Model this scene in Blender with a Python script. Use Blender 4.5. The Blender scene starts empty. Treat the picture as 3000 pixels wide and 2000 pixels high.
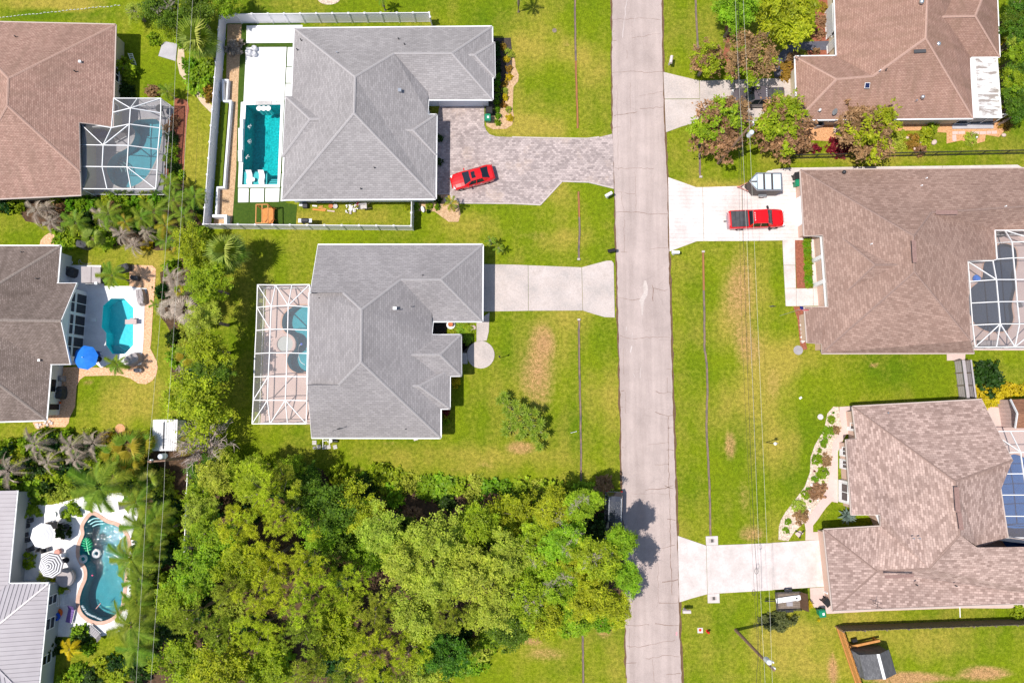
import bpy, math, random
import numpy as np
from mathutils import Vector, Matrix
random.seed(7)
rng = np.random.default_rng(7)
S = bpy.context.scene
COL = S.collection
# ---------------------------------------------------------------- camera, sky, sun, exposure
FPX, CAM_H = 2000.0, 72.0
TILT = math.atan(190 / FPX)
cd = bpy.data.cameras.new("drone_camera")
cam = bpy.data.objects.new("drone_camera", cd)
COL.objects.link(cam)
cd.sensor_fit = 'HORIZONTAL'
cd.sensor_width = 36
cd.lens = 36 * FPX / 3000
cd.clip_end = 8000
cam.location = (0, 0, CAM_H)
cam.rotation_euler = (TILT, 0, 0)
S.camera = cam
SUN_EL = math.radians(66)
SUN_DIR = Vector((-0.95 * math.cos(SUN_EL), -0.312 * math.cos(SUN_EL), math.sin(SUN_EL))).normalized()
w = bpy.data.worlds.new("World")
S.world = w
w.use_nodes = True
nt = w.node_tree
nt.nodes.clear()
sky = nt.nodes.new("ShaderNodeTexSky")
sky.sky_type = 'NISHITA'
sky.sun_disc = False
sky.sun_elevation = SUN_EL
sky.sun_rotation = math.atan2(SUN_DIR.x, SUN_DIR.y)
bg = nt.nodes.new("ShaderNodeBackground")
bg.inputs[1].default_value = 0.12
wo = nt.nodes.new("ShaderNodeOutputWorld")
nt.links.new(sky.outputs[0], bg.inputs[0])
nt.links.new(bg.outputs[0], wo.inputs[0])
sd = bpy.data.lights.new("sun", 'SUN')
sd.energy = 4.5
sd.angle = math.radians(0.5)
sd.color = (1.0, 0.94, 0.87)
so = bpy.data.objects.new("sun", sd)
so.rotation_euler = SUN_DIR.to_track_quat('Z', 'Y').to_euler()
so.location = (-40, -15, 90)
COL.objects.link(so)
S.view_settings.view_transform = 'Standard'
S.view_settings.look = 'None'
S.view_settings.exposure = 0.2
S.view_settings.gamma = 1
S.view_settings.use_curve_mapping = False
S.cycles.use_denoising = True
S.cycles.transparent_max_bounces = 24
S.cycles.max_bounces = 6
# ---------------------------------------------------------------- plan coordinates
_c, _s = math.cos(TILT), math.sin(TILT)
def at(px, py, z=0.0):
 """survey point: plan position read off the aerial at pixel px,py for something z metres above ground"""
 dx, dy = (px - 1500) / FPX, -(py - 1000) / FPX
 Y, Z = dy * _c + _s, dy * _s - _c
 t = (CAM_H - z) / -Z
 return Vector((dx * t, Y * t, z))
def tile(c, r):
 def f(x, y):
  return (750 * c + x / 3.136, 500 * r + y / 3.136)
 return f
def D(x, y):
 return (x * 1.27551, y * 1.27551)
def tp(c, r, pts, z=0.0):
 f = tile(c, r)
 return [at(*f(*p[:2]), p[2] if len(p) > 2 else z) for p in pts]
# ---------------------------------------------------------------- materials
def _new(name):
 m = bpy.data.materials.new(name)
 m.use_nodes = True
 n = m.node_tree.nodes
 n.clear()
 out = n.new("ShaderNodeOutputMaterial")
 b = n.new("ShaderNodeBsdfPrincipled")
 m.node_tree.links.new(b.outputs[0], out.inputs[0])
 return m, m.node_tree, b, out
def _rgb(c):
 return (c[0], c[1], c[2], 1)
def noise(t, co, scale, detail=3, rough=.55):
 n = t.nodes.new("ShaderNodeTexNoise")
 n.inputs['Scale'].default_value = scale
 n.inputs['Detail'].default_value = detail
 n.inputs['Roughness'].default_value = rough
 if co is not None:
  t.links.new(co, n.inputs['Vector'])
 return n.outputs[0]
def ramp(t, fac, stops):
 r = t.nodes.new("ShaderNodeValToRGB")
 e = r.color_ramp.elements
 while len(e) < len(stops):
  e.new(.5)
 for el, (p, c) in zip(e, stops):
  el.position = p
  el.color = _rgb(c) if not isinstance(c, float) else (c, c, c, 1)
 t.links.new(fac, r.inputs[0])
 return r.outputs[0]
def mix(t, fac, a, b, mode='MIX'):
 n = t.nodes.new("ShaderNodeMix")
 n.data_type = 'RGBA'
 n.blend_type = mode
 for sock, v in ((n.inputs[0], fac), (n.inputs[6], a), (n.inputs[7], b)):
  if isinstance(v, (int, float)):
   sock.default_value = v if sock == n.inputs[0] else (v, v, v, 1)
  elif isinstance(v, tuple):
   sock.default_value = _rgb(v)
  else:
   t.links.new(v, sock)
 return n.outputs[2]
def bumpn(t, b, h, strength=.3, dist=.05):
 n = t.nodes.new("ShaderNodeBump")
 n.inputs['Strength'].default_value = strength
 n.inputs['Distance'].default_value = dist
 t.links.new(h, n.inputs['Height'])
 t.links.new(n.outputs[0], b.inputs['Normal'])
def coord(t, kind='Object'):
 return t.nodes.new("ShaderNodeTexCoord").outputs[kind]
MATS = {}
def mat(name, c1, c2=None, scale=3.0, rough=.75, detail=4, bump=0.0, metallic=0.0, spec=.3, speck=0.0, speck_scale=25.0, coat=0.0, stain=None, stain_scale=.35):
 """two colours blended by noise, fine speckle, optional broad stains"""
 m, t, b, out = _new(name)
 co = coord(t)
 col = None
 if c2 is not None:
  col = ramp(t, noise(t, co, scale, detail), [(.32, c1), (.68, c2)])
 if stain is not None:
  base = col if col is not None else _rgb(c1)[:3]
  f = ramp(t, noise(t, co, stain_scale, 6, .68), [(.46, 0.0), (.7, .8)])
  col = mix(t, f, base, stain)
 if speck:
  base = col if col is not None else tuple(c1)
  f = ramp(t, noise(t, co, speck_scale, 2, .6), [(.3, 1 - speck), (.7, 1 + speck)])
  col = mix(t, 1.0, base, f, 'MULTIPLY')
 if col is None:
  b.inputs['Base Color'].default_value = _rgb(c1)
 else:
  t.links.new(col, b.inputs['Base Color'])
 b.inputs['Roughness'].default_value = rough
 b.inputs['Metallic'].default_value = metallic
 b.inputs['Specular IOR Level'].default_value = spec
 b.inputs['Coat Weight'].default_value = coat
 if bump:
  bumpn(t, b, noise(t, co, speck_scale, 3), bump, .03)
 MATS[name] = m
 return m
def leafmat(name, c1, c2, transl=.3, hue=.03, val=.35, rough=.5, spec=.25):
 m, t, b, out = _new(name)
 g = t.nodes.new("ShaderNodeNewGeometry")
 oi = t.nodes.new("ShaderNodeObjectInfo")
 col = ramp(t, g.outputs['Random Per Island'], [(0.05, c1), (.95, c2)])
 hsv = t.nodes.new("ShaderNodeHueSaturation")
 mr = t.nodes.new("ShaderNodeMapRange")
 mr.inputs[3].default_value = .5 - hue
 mr.inputs[4].default_value = .5 + hue
 t.links.new(oi.outputs['Random'], mr.inputs[0])
 t.links.new(mr.outputs[0], hsv.inputs['Hue'])
 n = noise(t, coord(t), .7, 2)
 mv = t.nodes.new("ShaderNodeMapRange")
 mv.inputs[1].default_value = .3
 mv.inputs[2].default_value = .7
 mv.inputs[3].default_value = 1 - val
 mv.inputs[4].default_value = 1 + val
 t.links.new(n, mv.inputs[0])
 t.links.new(mv.outputs[0], hsv.inputs['Value'])
 t.links.new(col, hsv.inputs['Color'])
 b.inputs['Roughness'].default_value = rough
 b.inputs['Specular IOR Level'].default_value = spec
 t.links.new(hsv.outputs[0], b.inputs['Base Color'])
 tr = t.nodes.new("ShaderNodeBsdfTranslucent")
 t.links.new(hsv.outputs[0], tr.inputs[0])
 mx = t.nodes.new("ShaderNodeMixShader")
 mx.inputs[0].default_value = transl
 t.links.new(b.outputs[0], mx.inputs[1])
 t.links.new(tr.outputs[0], mx.inputs[2])
 t.links.new(mx.outputs[0], out.inputs[0])
 MATS[name] = m
 return m
def shingle(name, ca, cb, mortar, big=.25, bw=.30, rh=.145, weather=None, seam=.012):
 m, t, b, out = _new(name)
 uv = coord(t, 'UV')
 br = t.nodes.new("ShaderNodeTexBrick")
 br.inputs['Scale'].default_value = 1
 br.inputs['Brick Width'].default_value = bw
 br.inputs['Row Height'].default_value = rh
 br.inputs['Mortar Size'].default_value = seam
 br.inputs['Mortar Smooth'].default_value = .3
 br.inputs['Color1'].default_value = _rgb(ca)
 br.inputs['Color2'].default_value = _rgb(cb)
 br.inputs['Mortar'].default_value = _rgb(mortar)
 t.links.new(uv, br.inputs['Vector'])
 mp = t.nodes.new("ShaderNodeMapping")
 mp.inputs['Scale'].default_value = (1.6, 5.5, 1)
 t.links.new(uv, mp.inputs[0])
 f = ramp(t, noise(t, mp.outputs[0], 1.0, 3, .6), [(.33, 1 - big), (.67, 1 + big)])
 col = mix(t, 1.0, br.outputs[0], f, 'MULTIPLY')
 co = coord(t)
 f2 = ramp(t, noise(t, co, .22, 5, .6), [(.3, .9), (.7, 1.1)])
 col = mix(t, 1.0, col, f2, 'MULTIPLY')
 if weather is not None:
  mp2 = t.nodes.new("ShaderNodeMapping")
  mp2.inputs['Scale'].default_value = (1.3, .22, 1)
  t.links.new(uv, mp2.inputs[0])
  fw = ramp(t, noise(t, mp2.outputs[0], 1.0, 4, .6), [(.45, 0.0), (.75, .7)])
  col = mix(t, fw, col, weather)
 t.links.new(col, b.inputs['Base Color'])
 b.inputs['Roughness'].default_value = .9
 b.inputs['Specular IOR Level'].default_value = .2
 bumpn(t, b, br.outputs[1], -.5, .012)
 MATS[name] = m
 return m
def water(name, tint, alpha_gloss=.06):
 """thin pool surface: tinted transparency plus a rippled sky reflection"""
 m, t, b, out = _new(name)
 tr = t.nodes.new("ShaderNodeBsdfTransparent")
 tr.inputs[0].default_value = _rgb(tint)
 gl = t.nodes.new("ShaderNodeBsdfGlossy")
 gl.inputs['Roughness'].default_value = .03
 co = coord(t)
 bn = t.nodes.new("ShaderNodeBump")
 bn.inputs['Strength'].default_value = .2
 bn.inputs['Distance'].default_value = .06
 t.links.new(noise(t, co, 5.5, 3, .6), bn.inputs['Height'])
 t.links.new(bn.outputs[0], gl.inputs['Normal'])
 fr = t.nodes.new("ShaderNodeFresnel")
 fr.inputs[0].default_value = 1.33
 t.links.new(bn.outputs[0], fr.inputs['Normal'])
 mx = t.nodes.new("ShaderNodeMixShader")
 t.links.new(fr.outputs[0], mx.inputs[0])
 t.links.new(tr.outputs[0], mx.inputs[1])
 t.links.new(gl.outputs[0], mx.inputs[2])
 t.links.new(mx.outputs[0], out.inputs[0])
 MATS[name] = m
 return m
def screen(name, col, opacity):
 m, t, b, out = _new(name)
 tr = t.nodes.new("ShaderNodeBsdfTransparent")
 b.inputs['Base Color'].default_value = _rgb(col)
 b.inputs['Roughness'].default_value = .9
 b.inputs['Specular IOR Level'].default_value = .1
 mx = t.nodes.new("ShaderNodeMixShader")
 mx.inputs[0].default_value = opacity
 t.links.new(tr.outputs[0], mx.inputs[1])
 t.links.new(b.outputs[0], mx.inputs[2])
 t.links.new(mx.outputs[0], out.inputs[0])
 MATS[name] = m
 return m
# ---------------------------------------------------------------- mesh building
OFF = {}
UP = Vector((0, 0, 1))
class MB:
 def __init__(self):
  self.v, self.f, self.m, self.uv = [], [], [], []
 def add(self, vs, fs, m=0):
  k = len(self.v)
  self.v += [tuple(p) for p in vs]
  self.f += [tuple(i + k for i in f) for f in fs]
  self.m += [m] * len(fs)
  return self
 def poly(self, pts, m=0):
  return self.add(pts, [tuple(range(len(pts)))], m)
 def box(self, c, s, rz=0.0, m=0, mtx=None):
  x, y, z = s[0] / 2, s[1] / 2, s[2] / 2
  vs = [Vector((a * x, b * y, d * z)) for d in (-1, 1) for a, b in ((-1, -1), (1, -1), (1, 1), (-1, 1))]
  M_ = mtx if mtx is not None else Matrix.Rotation(rz, 3, 'Z')
  c = Vector(c)
  return self.add([M_ @ p + c for p in vs], [(3, 2, 1, 0), (4, 5, 6, 7), (0, 1, 5, 4), (1, 2, 6, 5), (2, 3, 7, 6), (3, 0, 4, 7)], m)
 def beam(self, a, b, wd, h=None, m=0):
  a, b = Vector(a), Vector(b)
  h = h or wd
  d = (b - a)
  if d.length < 1e-6:
   return self
  d = d.normalized()
  sx = d.cross(UP)
  sx = Vector((1, 0, 0)) if sx.length < 1e-4 else sx.normalized()
  sy = sx.cross(d).normalized()
  vs = [p + sx * i * wd / 2 + sy * j * h / 2 for p in (a, b) for i, j in ((-1, -1), (1, -1), (1, 1), (-1, 1))]
  return self.add(vs, [(0, 1, 2, 3), (7, 6, 5, 4), (0, 4, 5, 1), (1, 5, 6, 2), (2, 6, 7, 3), (3, 7, 4, 0)], m)
 def tube(self, pts, r, n=6, m=0, cap=True):
  pts = [Vector(p) for p in pts]
  rs = r if isinstance(r, (list, tuple)) else [r] * len(pts)
  vs, fs = [], []
  for i, p in enumerate(pts):
   d = (pts[min(i + 1, len(pts) - 1)] - pts[max(i - 1, 0)]).normalized()
   sx = d.cross(UP)
   sx = Vector((1, 0, 0)) if sx.length < 1e-3 else sx.normalized()
   sy = sx.cross(d)
   for k in range(n):
    a = 2 * math.pi * k / n
    vs.append(p + (sx * math.cos(a) + sy * math.sin(a)) * rs[i])
  for i in range(len(pts) - 1):
   for k in range(n):
    k2 = (k + 1) % n
    fs.append((i * n + k, i * n + k2, (i + 1) * n + k2, (i + 1) * n + k))
  if cap:
   fs.append(tuple(range(n))[::-1])
   fs.append(tuple((len(pts) - 1) * n + k for k in range(n)))
  return self.add(vs, fs, m)
 def prism(self, poly, z0, z1, m=0, mtop=None, bottom=False):
  n = len(poly)
  P = [(p[0], p[1]) for p in poly]
  vs = [(x, y, z0) for x, y in P] + [(x, y, z1) for x, y in P]
  self.add(vs, [(i, (i + 1) % n, n + (i + 1) % n, n + i) for i in range(n)], m)
  self.add([(x, y, z1) for x, y in P], [tuple(range(n))], m if mtop is None else mtop)
  if bottom:
   self.add([(x, y, z0) for x, y in P], [tuple(range(n))[::-1]], m)
  return self
 def lathe(self, prof, c=(0, 0, 0), n=16, m=0, sx=1, sy=1):
  vs, fs = [], []
  for r, z in prof:
   for k in range(n):
    a = 2 * math.pi * k / n
    vs.append((c[0] + r * sx * math.cos(a), c[1] + r * sy * math.sin(a), c[2] + z))
  for i in range(len(prof) - 1):
   for k in range(n):
    k2 = (k + 1) % n
    fs.append((i * n + k, i * n + k2, (i + 1) * n + k2, (i + 1) * n + k))
  fs.append(tuple(range(n))[::-1])
  fs.append(tuple((len(prof) - 1) * n + k for k in range(n)))
  return self.add(vs, fs, m)
 def ball(self, c, r, n=12, k=7, m=0):
  r = (r, r, r) if isinstance(r, (int, float)) else r
  pr = [(max(math.sin(math.pi * i / k), .02), -math.cos(math.pi * i / k) * r[2]) for i in range(k + 1)]
  return self.lathe(pr, c, n, m, r[0], r[1])
 def ring(self, outer, holes, z, m=0):
  """flat sheet with holes"""
  import bmesh
  bm = bmesh.new()
  for loop in [outer] + list(holes):
   vs = [bm.verts.new((p[0], p[1], 0)) for p in loop]
   for i in range(len(vs)):
    bm.edges.new((vs[i], vs[(i + 1) % len(vs)]))
  bmesh.ops.triangle_fill(bm, use_beauty=True, use_dissolve=False, edges=bm.edges[:], normal=(0, 0, 1))
  bm.verts.index_update()
  vs = [(v.co.x, v.co.y, z) for v in bm.verts]
  fs = []
  for f in bm.faces:
   idx = [v.index for v in f.verts]
   if f.normal.z < 0:
    idx.reverse()
   fs.append(tuple(idx))
  bm.free()
  return self.add(vs, fs, m)
 def mesh(self, name, mats, off=None, smooth=False):
  me = bpy.data.meshes.new(name)
  vs = self.v if off is None else [(p[0] - off[0], p[1] - off[1], p[2] - off[2]) for p in self.v]
  me.from_pydata(vs, [], self.f)
  for mm in (mats if isinstance(mats, (list, tuple)) else [mats]):
   me.materials.append(MATS[mm] if isinstance(mm, str) else mm)
  if any(self.m):
   me.polygons.foreach_set('material_index', self.m)
  if smooth:
   me.polygons.foreach_set('use_smooth', [True] * len(self.f))
  if self.uv:
   l = me.uv_layers.new(name='UVMap')
   l.data.foreach_set('uv', [c for uv in self.uv for c in uv])
  me.update()
  return me
 def build(self, name, mats, parent=None, base=None, smooth=False, local=False):
  if parent is not None:
   off = Vector((0, 0, 0)) if local else OFF[parent.name]
   o = link(name, self.mesh(name, mats, off, smooth), parent)
   OFF[o.name] = off
  else:
   off = Vector(base) if base is not None else None
   o = link(name, self.mesh(name, mats, off, smooth))
   if off is not None:
    o.location = off
   OFF[o.name] = off if off is not None else Vector((0, 0, 0))
  return o
def link(name, data, parent=None, loc=None, rot=None, scale=None):
 o = bpy.data.objects.new(name, data)
 COL.objects.link(o)
 if parent is not None:
  o.parent = parent
 if loc is not None:
  o.location = loc
 if rot is not None:
  o.rotation_euler = rot
 if scale is not None:
  o.scale = scale if isinstance(scale, (tuple, list)) else (scale,) * 3
 return o
def tag(o, label=None, cat=None, group=None, kind=None):
 if label:
  o['label'] = label
 if cat:
  o['category'] = cat
 if group:
  o['group'] = group
 if kind:
  o['kind'] = kind
 return o
def thing(name, label, cat, loc, rz=0.0, group=None, scale=None):
 o = link(name, None, None, loc, (0, 0, rz), scale)
 o.empty_display_size = .3
 OFF[o.name] = Vector(loc)
 return tag(o, label, cat, group)
def struct(name, mb, m, label=None, cat=None, kind='structure', smooth=False):
 o = mb.build(name, m, smooth=smooth)
 return tag(o, label, cat, kind=kind)
def sheet(name, pts, z, m, thick=0.0, label=None, cat=None):
 mb = MB()
 if thick:
  mb.prism(pts, z - thick, z)
 else:
  mb.poly([(p[0], p[1], z) for p in pts])
 fix(mb)
 return struct(name, mb, m, label, cat)
def fix(mb):
 """turn flat polygons face up"""
 for i, f in enumerate(mb.f):
  P = [Vector(mb.v[k]) for k in f]
  n = Vector((0, 0, 0))
  for a, b in zip(P, P[1:] + P[:1]):
   n += a.cross(b)
  if abs(n.z) > .99 * n.length and n.z < 0:
   mb.f[i] = tuple(reversed(f))
 return mb
def smoothloop(pts, n=4, closed=True):
 """Catmull-Rom through plan points"""
 P = [Vector(p) for p in pts]
 N = len(P)
 out = []
 for i in range(N if closed else N - 1):
  p0 = P[(i - 1) % N] if closed or i > 0 else P[i]
  p1, p2 = P[i], P[(i + 1) % N]
  p3 = P[(i + 2) % N] if closed or i + 2 < N else p2
  for k in range(n):
   t = k / n
   out.append(.5 * ((2 * p1) + (p2 - p0) * t + (2 * p0 - 5 * p1 + 4 * p2 - p3) * t * t + (3 * p1 - p0 - 3 * p2 + p3) * t ** 3))
 if not closed:
  out.append(P[-1])
 return out
def inset(poly, d):
 """offset a plan polygon inwards by d (outwards when negative)"""
 P = [Vector((p[0], p[1])) for p in poly]
 area = sum(a.x * b.y - b.x * a.y for a, b in zip(P, P[1:] + P[:1]))
 sg = 1 if area > 0 else -1
 out = []
 n = len(P)
 for i in range(n):
  a, b, c = P[i - 1], P[i], P[(i + 1) % n]
  e1, e2 = (b - a).normalized(), (c - b).normalized()
  n1, n2 = Vector((-e1.y, e1.x)) * sg, Vector((-e2.y, e2.x)) * sg
  k = n1 + n2
  den = max(1 + n1.dot(n2), .25)
  out.append(b + k * (d / den))
 return [Vector((p.x, p.y, 0)) for p in out]
def inpoly(x, y, poly):
 c = False
 n = len(poly)
 j = n - 1
 for i in range(n):
  xi, yi, xj, yj = poly[i][0], poly[i][1], poly[j][0], poly[j][1]
  if (yi > y) != (yj > y) and x < (xj - xi) * (y - yi) / (yj - yi) + xi:
   c = not c
  j = i
 return c
# ---------------------------------------------------------------- palette
mat('concrete_white', (.56, .49, .465), (.68, .6, .575), .8, .85, speck=.1, speck_scale=8, stain=(.45, .41, .38), stain_scale=.5)
_rb = mat('concrete_ribbed', (.64, .575, .55), (.73, .66, .635), .8, .85, speck=.08, speck_scale=8, stain=(.5, .43, .4), stain_scale=.3)
_t = _rb.node_tree
_b = next(n for n in _t.nodes if n.type == 'BSDF_PRINCIPLED')
_w = _t.nodes.new("ShaderNodeTexWave")
_w.bands_direction = 'Y'
_w.inputs['Scale'].default_value = .75
_w.inputs['Distortion'].default_value = .6
_l = _b.inputs['Base Color'].links[0].from_socket
_t.links.new(coord(_t), _w.inputs[0])
_t.links.new(mix(_t, 1.0, _l, ramp(_t, _w.outputs[1], [(.0, .88), (.25, 1.0)]), 'MULTIPLY'), _b.inputs['Base Color'])
mat('concrete_grey', (.47, .405, .37), (.58, .505, .47), .9, .85, speck=.12, speck_scale=9, stain=(.33, .3, .28), stain_scale=.45)
mat('concrete_pink', (.56, .42, .38), (.62, .48, .43), .8, .85, speck=.06, speck_scale=12)
mat('pad_white', (.84, .83, .82), (.9, .89, .88), .6, .7, speck=.03, speck_scale=10)
mat('deck_grey', (.40, .38, .40), (.48, .46, .48), 1.2, .8, speck=.08, speck_scale=14)
mat('deck_white', (.74, .72, .72), (.84, .82, .82), 1.0, .8, speck=.05, speck_scale=9)
mat('trim_white', (.82, .82, .82), rough=.45)
mat('trim_tan', (.5, .41, .36), rough=.5)
mat('vinyl_white', (.74, .72, .75), (.8, .78, .8), .8, .4)
mat('wall_white', (.72, .74, .78), (.78, .8, .82), .6, .8)
mat('wall_cream', (.55, .47, .34), (.6, .52, .38), .6, .85)
mat('wall_grey', (.45, .46, .46), (.5, .51, .51), .6, .85)
mat('wall_pink', (.6, .42, .33), (.66, .47, .38), .6, .85)
mat('soffit', (.6, .6, .6), rough=.7)
mat('metal_grey', (.5, .52, .54), rough=.4, metallic=.6)
mat('metal_dark', (.05, .05, .055), rough=.4, metallic=.3)
mat('steel', (.62, .64, .66), rough=.3, metallic=.8)
mat('black_plastic', (.02, .02, .022), rough=.5)
mat('rubber', (.018, .018, .018), rough=.85)
mat('glass_dark', (.012, .016, .022), rough=.06, spec=.8)
mat('soil', (.11, .065, .035), (.17, .10, .055), 4, .95, speck=.3, speck_scale=20)
mat('sand', (.5, .38, .26), (.62, .5, .36), 2.5, .95, speck=.2, speck_scale=18)
mat('mulch_red', (.22, .07, .04), (.34, .12, .07), 5, .95, speck=.45, speck_scale=30)
mat('mulch_orange', (.5, .25, .11), (.64, .36, .19), 5, .95, speck=.5, speck_scale=22)
mat('mulch_dark', (.035, .03, .028), (.08, .06, .05), 5, .95, speck=.4, speck_scale=30)
mat('bark_tan', (.42, .26, .14), (.58, .40, .24), 4, .95, speck=.35, speck_scale=16)
mat('pebble', (.42, .32, .25), (.72, .6, .48), 5, .9, speck=.35, speck_scale=9, bump=.4)
mat('leaf_litter', (.05, .03, .017), (.12, .07, .04), 3, .95, speck=.5, speck_scale=14)
mat('turf', (.035, .075, .004), (.055, .1, .006), 3, .9, speck=.35, speck_scale=30)
mat('wood_orange', (.62, .2, .04), (.72, .27, .07), 4, .6)
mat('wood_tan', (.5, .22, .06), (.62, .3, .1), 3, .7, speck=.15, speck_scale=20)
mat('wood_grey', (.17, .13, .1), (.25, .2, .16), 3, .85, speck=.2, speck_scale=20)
mat('pole_wood', (.2, .12, .08), (.3, .19, .13), 6, .9)
mat('bark', (.2, .15, .12), (.3, .24, .2), 6, .9)
mat('twig', (.42, .34, .3), (.55, .46, .42), 6, .9)
mat('frond_dead', (.25, .18, .16), (.4, .31, .27), 3, .9)
mat('red_paint', (.62, .004, .006), rough=.25, coat=.6, spec=.5)
mat('dark_paint', (.045, .05, .065), rough=.25, coat=.7, spec=.5)
mat('grey_paint', (.1, .085, .095), rough=.3, coat=.5, spec=.5)
mat('lamp_red', (.4, .01, .01), rough=.2)
mat('lamp_clear', (.8, .8, .8), rough=.1)
mat('green_plastic', (.01, .22, .11), rough=.45)
mat('blue_cloth', (.01, .16, .62), (.02, .2, .7), 2, .7)
mat('white_cloth', (.84, .83, .83), rough=.8)
mat('navy_cloth', (.12, .115, .13), rough=.8)
mat('stripe_grey', (.14, .13, .14), rough=.8)
mat('cover_grey', (.3, .28, .29), (.36, .34, .35), 2, .7)
mat('cover_dark', (.05, .05, .055), (.08, .08, .085), 2, .7)
mat('cover_tan', (.36, .32, .32), (.42, .38, .38), 2, .75)
mat('terracotta', (.5, .16, .06), rough=.8)
mat('stone_grey', (.42, .4, .39), (.55, .52, .5), 3, .85, speck=.15)
mat('orange_plastic', (.8, .15, .02), rough=.4)
mat('blue_plastic', (.01, .08, .5), rough=.4)
mat('purple_cloth', (.15, .09, .28), (.2, .13, .34), 3, .8)
mat('pink_plastic', (.8, .12, .25), rough=.4)
mat('yellow_flower', (.75, .5, .02), rough=.7)
mat('red_flower', (.6, .02, .01), rough=.7)
mat('copper_cap', (.55, .25, .2), rough=.5)
mat('flag_blue', (.02, .03, .2), rough=.8)
mat('flag_red', (.6, .02, .03), rough=.8)
mat('wire_white', (.62, .6, .52), rough=.5)
mat('wire_black', (.04, .035, .035), rough=.6)
mat('drain_pipe', (.12, .11, .11), (.3, .2, .15), 1.2, .8)
mat('drain_orange', (.38, .17, .07), (.3, .14, .07), 1.2, .9)
mat('crack', (.19, .125, .1), (.27, .19, .155), 5, .9)
mat('paint_white', (.56, .5, .48), rough=.7)
mat('paint_pink', (.75, .3, .35), rough=.7)
mat('solar', (.012, .02, .07), rough=.1, spec=.7)
leafmat('leaf_bright', (.24, .37, .012), (.47, .58, .03), transl=.45)
leafmat('leaf_mid', (.2, .33, .01), (.42, .53, .025), transl=.45)
leafmat('leaf_dark', (.06, .14, .008), (.17, .28, .018), transl=.4)
leafmat('leaf_olive', (.3, .4, .03), (.52, .58, .07), transl=.4, hue=.015)
leafmat('leaf_yellow', (.26, .3, .01), (.4, .4, .02))
leafmat('leaf_rust', (.24, .14, .06), (.5, .3, .15), hue=.01, transl=.4)
leafmat('leaf_spiky', (.15, .25, .015), (.36, .48, .05), hue=.01)
leafmat('leaf_moss', (.07, .09, .02), (.17, .19, .06), hue=.01)
leafmat('leaf_maroon', (.16, .01, .02), (.3, .03, .04), hue=.01)
leafmat('leaf_gold', (.5, .38, .005), (.68, .55, .02), hue=.01)
leafmat('leaf_croton', (.25, .16, .02), (.42, .24, .03), hue=.02)
leafmat('leaf_hedge', (.14, .28, .006), (.24, .4, .012), transl=.4)
leafmat('leaf_boxwood', (.015, .05, .004), (.04, .1, .01))
leafmat('leaf_grey', (.32, .26, .2), (.58, .49, .4), hue=.015)
leafmat('needle', (.44, .55, .02), (.74, .79, .07), val=.25, transl=.45, hue=.012)
leafmat('palm_green', (.16, .26, .02), (.32, .43, .045), transl=.4)
leafmat('palm_yellow', (.3, .26, .015), (.46, .38, .04), hue=.015)
leafmat('palm_pale', (.3, .38, .06), (.5, .56, .13), transl=.4)
leafmat('agave', (.14, .2, .17), (.24, .32, .28), hue=.01)
# POOL OUTLINES (needed for the openings in the ground)
def pxl(pts, z=0.05):
 return [at(x, y, z) for x, y in pts]
def zoomed(x0, y0, k):
 return lambda pts: [(x0 + x / k, y0 + y / k) for x, y in pts]
z3 = zoomed(720, 800, 3.41)
z4 = zoomed(2780, 640, 3.732)
z5 = zoomed(2850, 1140, 3.133)
POOL = {}
POOL['A'] = smoothloop(tp(0, 0, [(1250, 1110), (1340, 1098), (1440, 1100), (1488, 1160), (1490, 1270), (1462, 1400), (1415, 1520), (1340, 1640), (1240, 1710), (1130, 1730), (1035, 1685), (987, 1590), (992, 1500), (1060, 1420), (1160, 1370), (1225, 1300), (1243, 1215), (1212, 1160)]), 3)
POOL['B'] = pxl([(721, 308.5), (822, 307), (812.5, 540), (709.5, 541)])
POOL['C'] = smoothloop(pxl(z3([(430, 362), (500, 325), (560, 322), (640, 340), (668, 500), (662, 720), (650, 960), (590, 988), (520, 997), (445, 955), (414, 880), (430, 812), (480, 765), (498, 690), (465, 625), (400, 592), (362, 530), (372, 430)])), 3)
POOL['D'] = pxl([(tile(0, 1)(x, y)) for x, y in [(1022, 1172), (1142, 1172), (1228, 1260), (1226, 1602), (1150, 1684), (1032, 1684), (972, 1600), (974, 1490), (932, 1440), (946, 1240)]])
POOL['E'] = smoothloop(tp(0, 3, [(800, 75), (850, 22), (905, 45), (985, 95), (1080, 125), (1150, 200), (1178, 300), (1150, 400), (1112, 450), (1150, 530), (1146, 640), (1130, 760), (1108, 880), (1035, 962), (930, 1000), (825, 975), (752, 905), (735, 805), (762, 700), (800, 610), (800, 520), (765, 460), (735, 390), (742, 290), (778, 200), (772, 130)]), 3)
POOL['G'] = smoothloop(pxl(z4([(525, 300), (600, 272), (685, 295), (735, 345), (745, 500), (715, 610), (735, 730), (705, 860), (688, 960), (706, 1085), (680, 1170), (620, 1230), (500, 1242), (395, 1225), (275, 1145), (215, 1000), (225, 790), (300, 710), (362, 640), (372, 520), (420, 440), (515, 420)])), 3)
POOL['H'] = smoothloop(pxl(z5([(345, 602), (400, 596), (470, 622), (640, 690), (700, 900), (700, 1250), (600, 1440), (420, 1475), (300, 1440), (235, 1280), (205, 900), (235, 680)])), 3)
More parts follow.
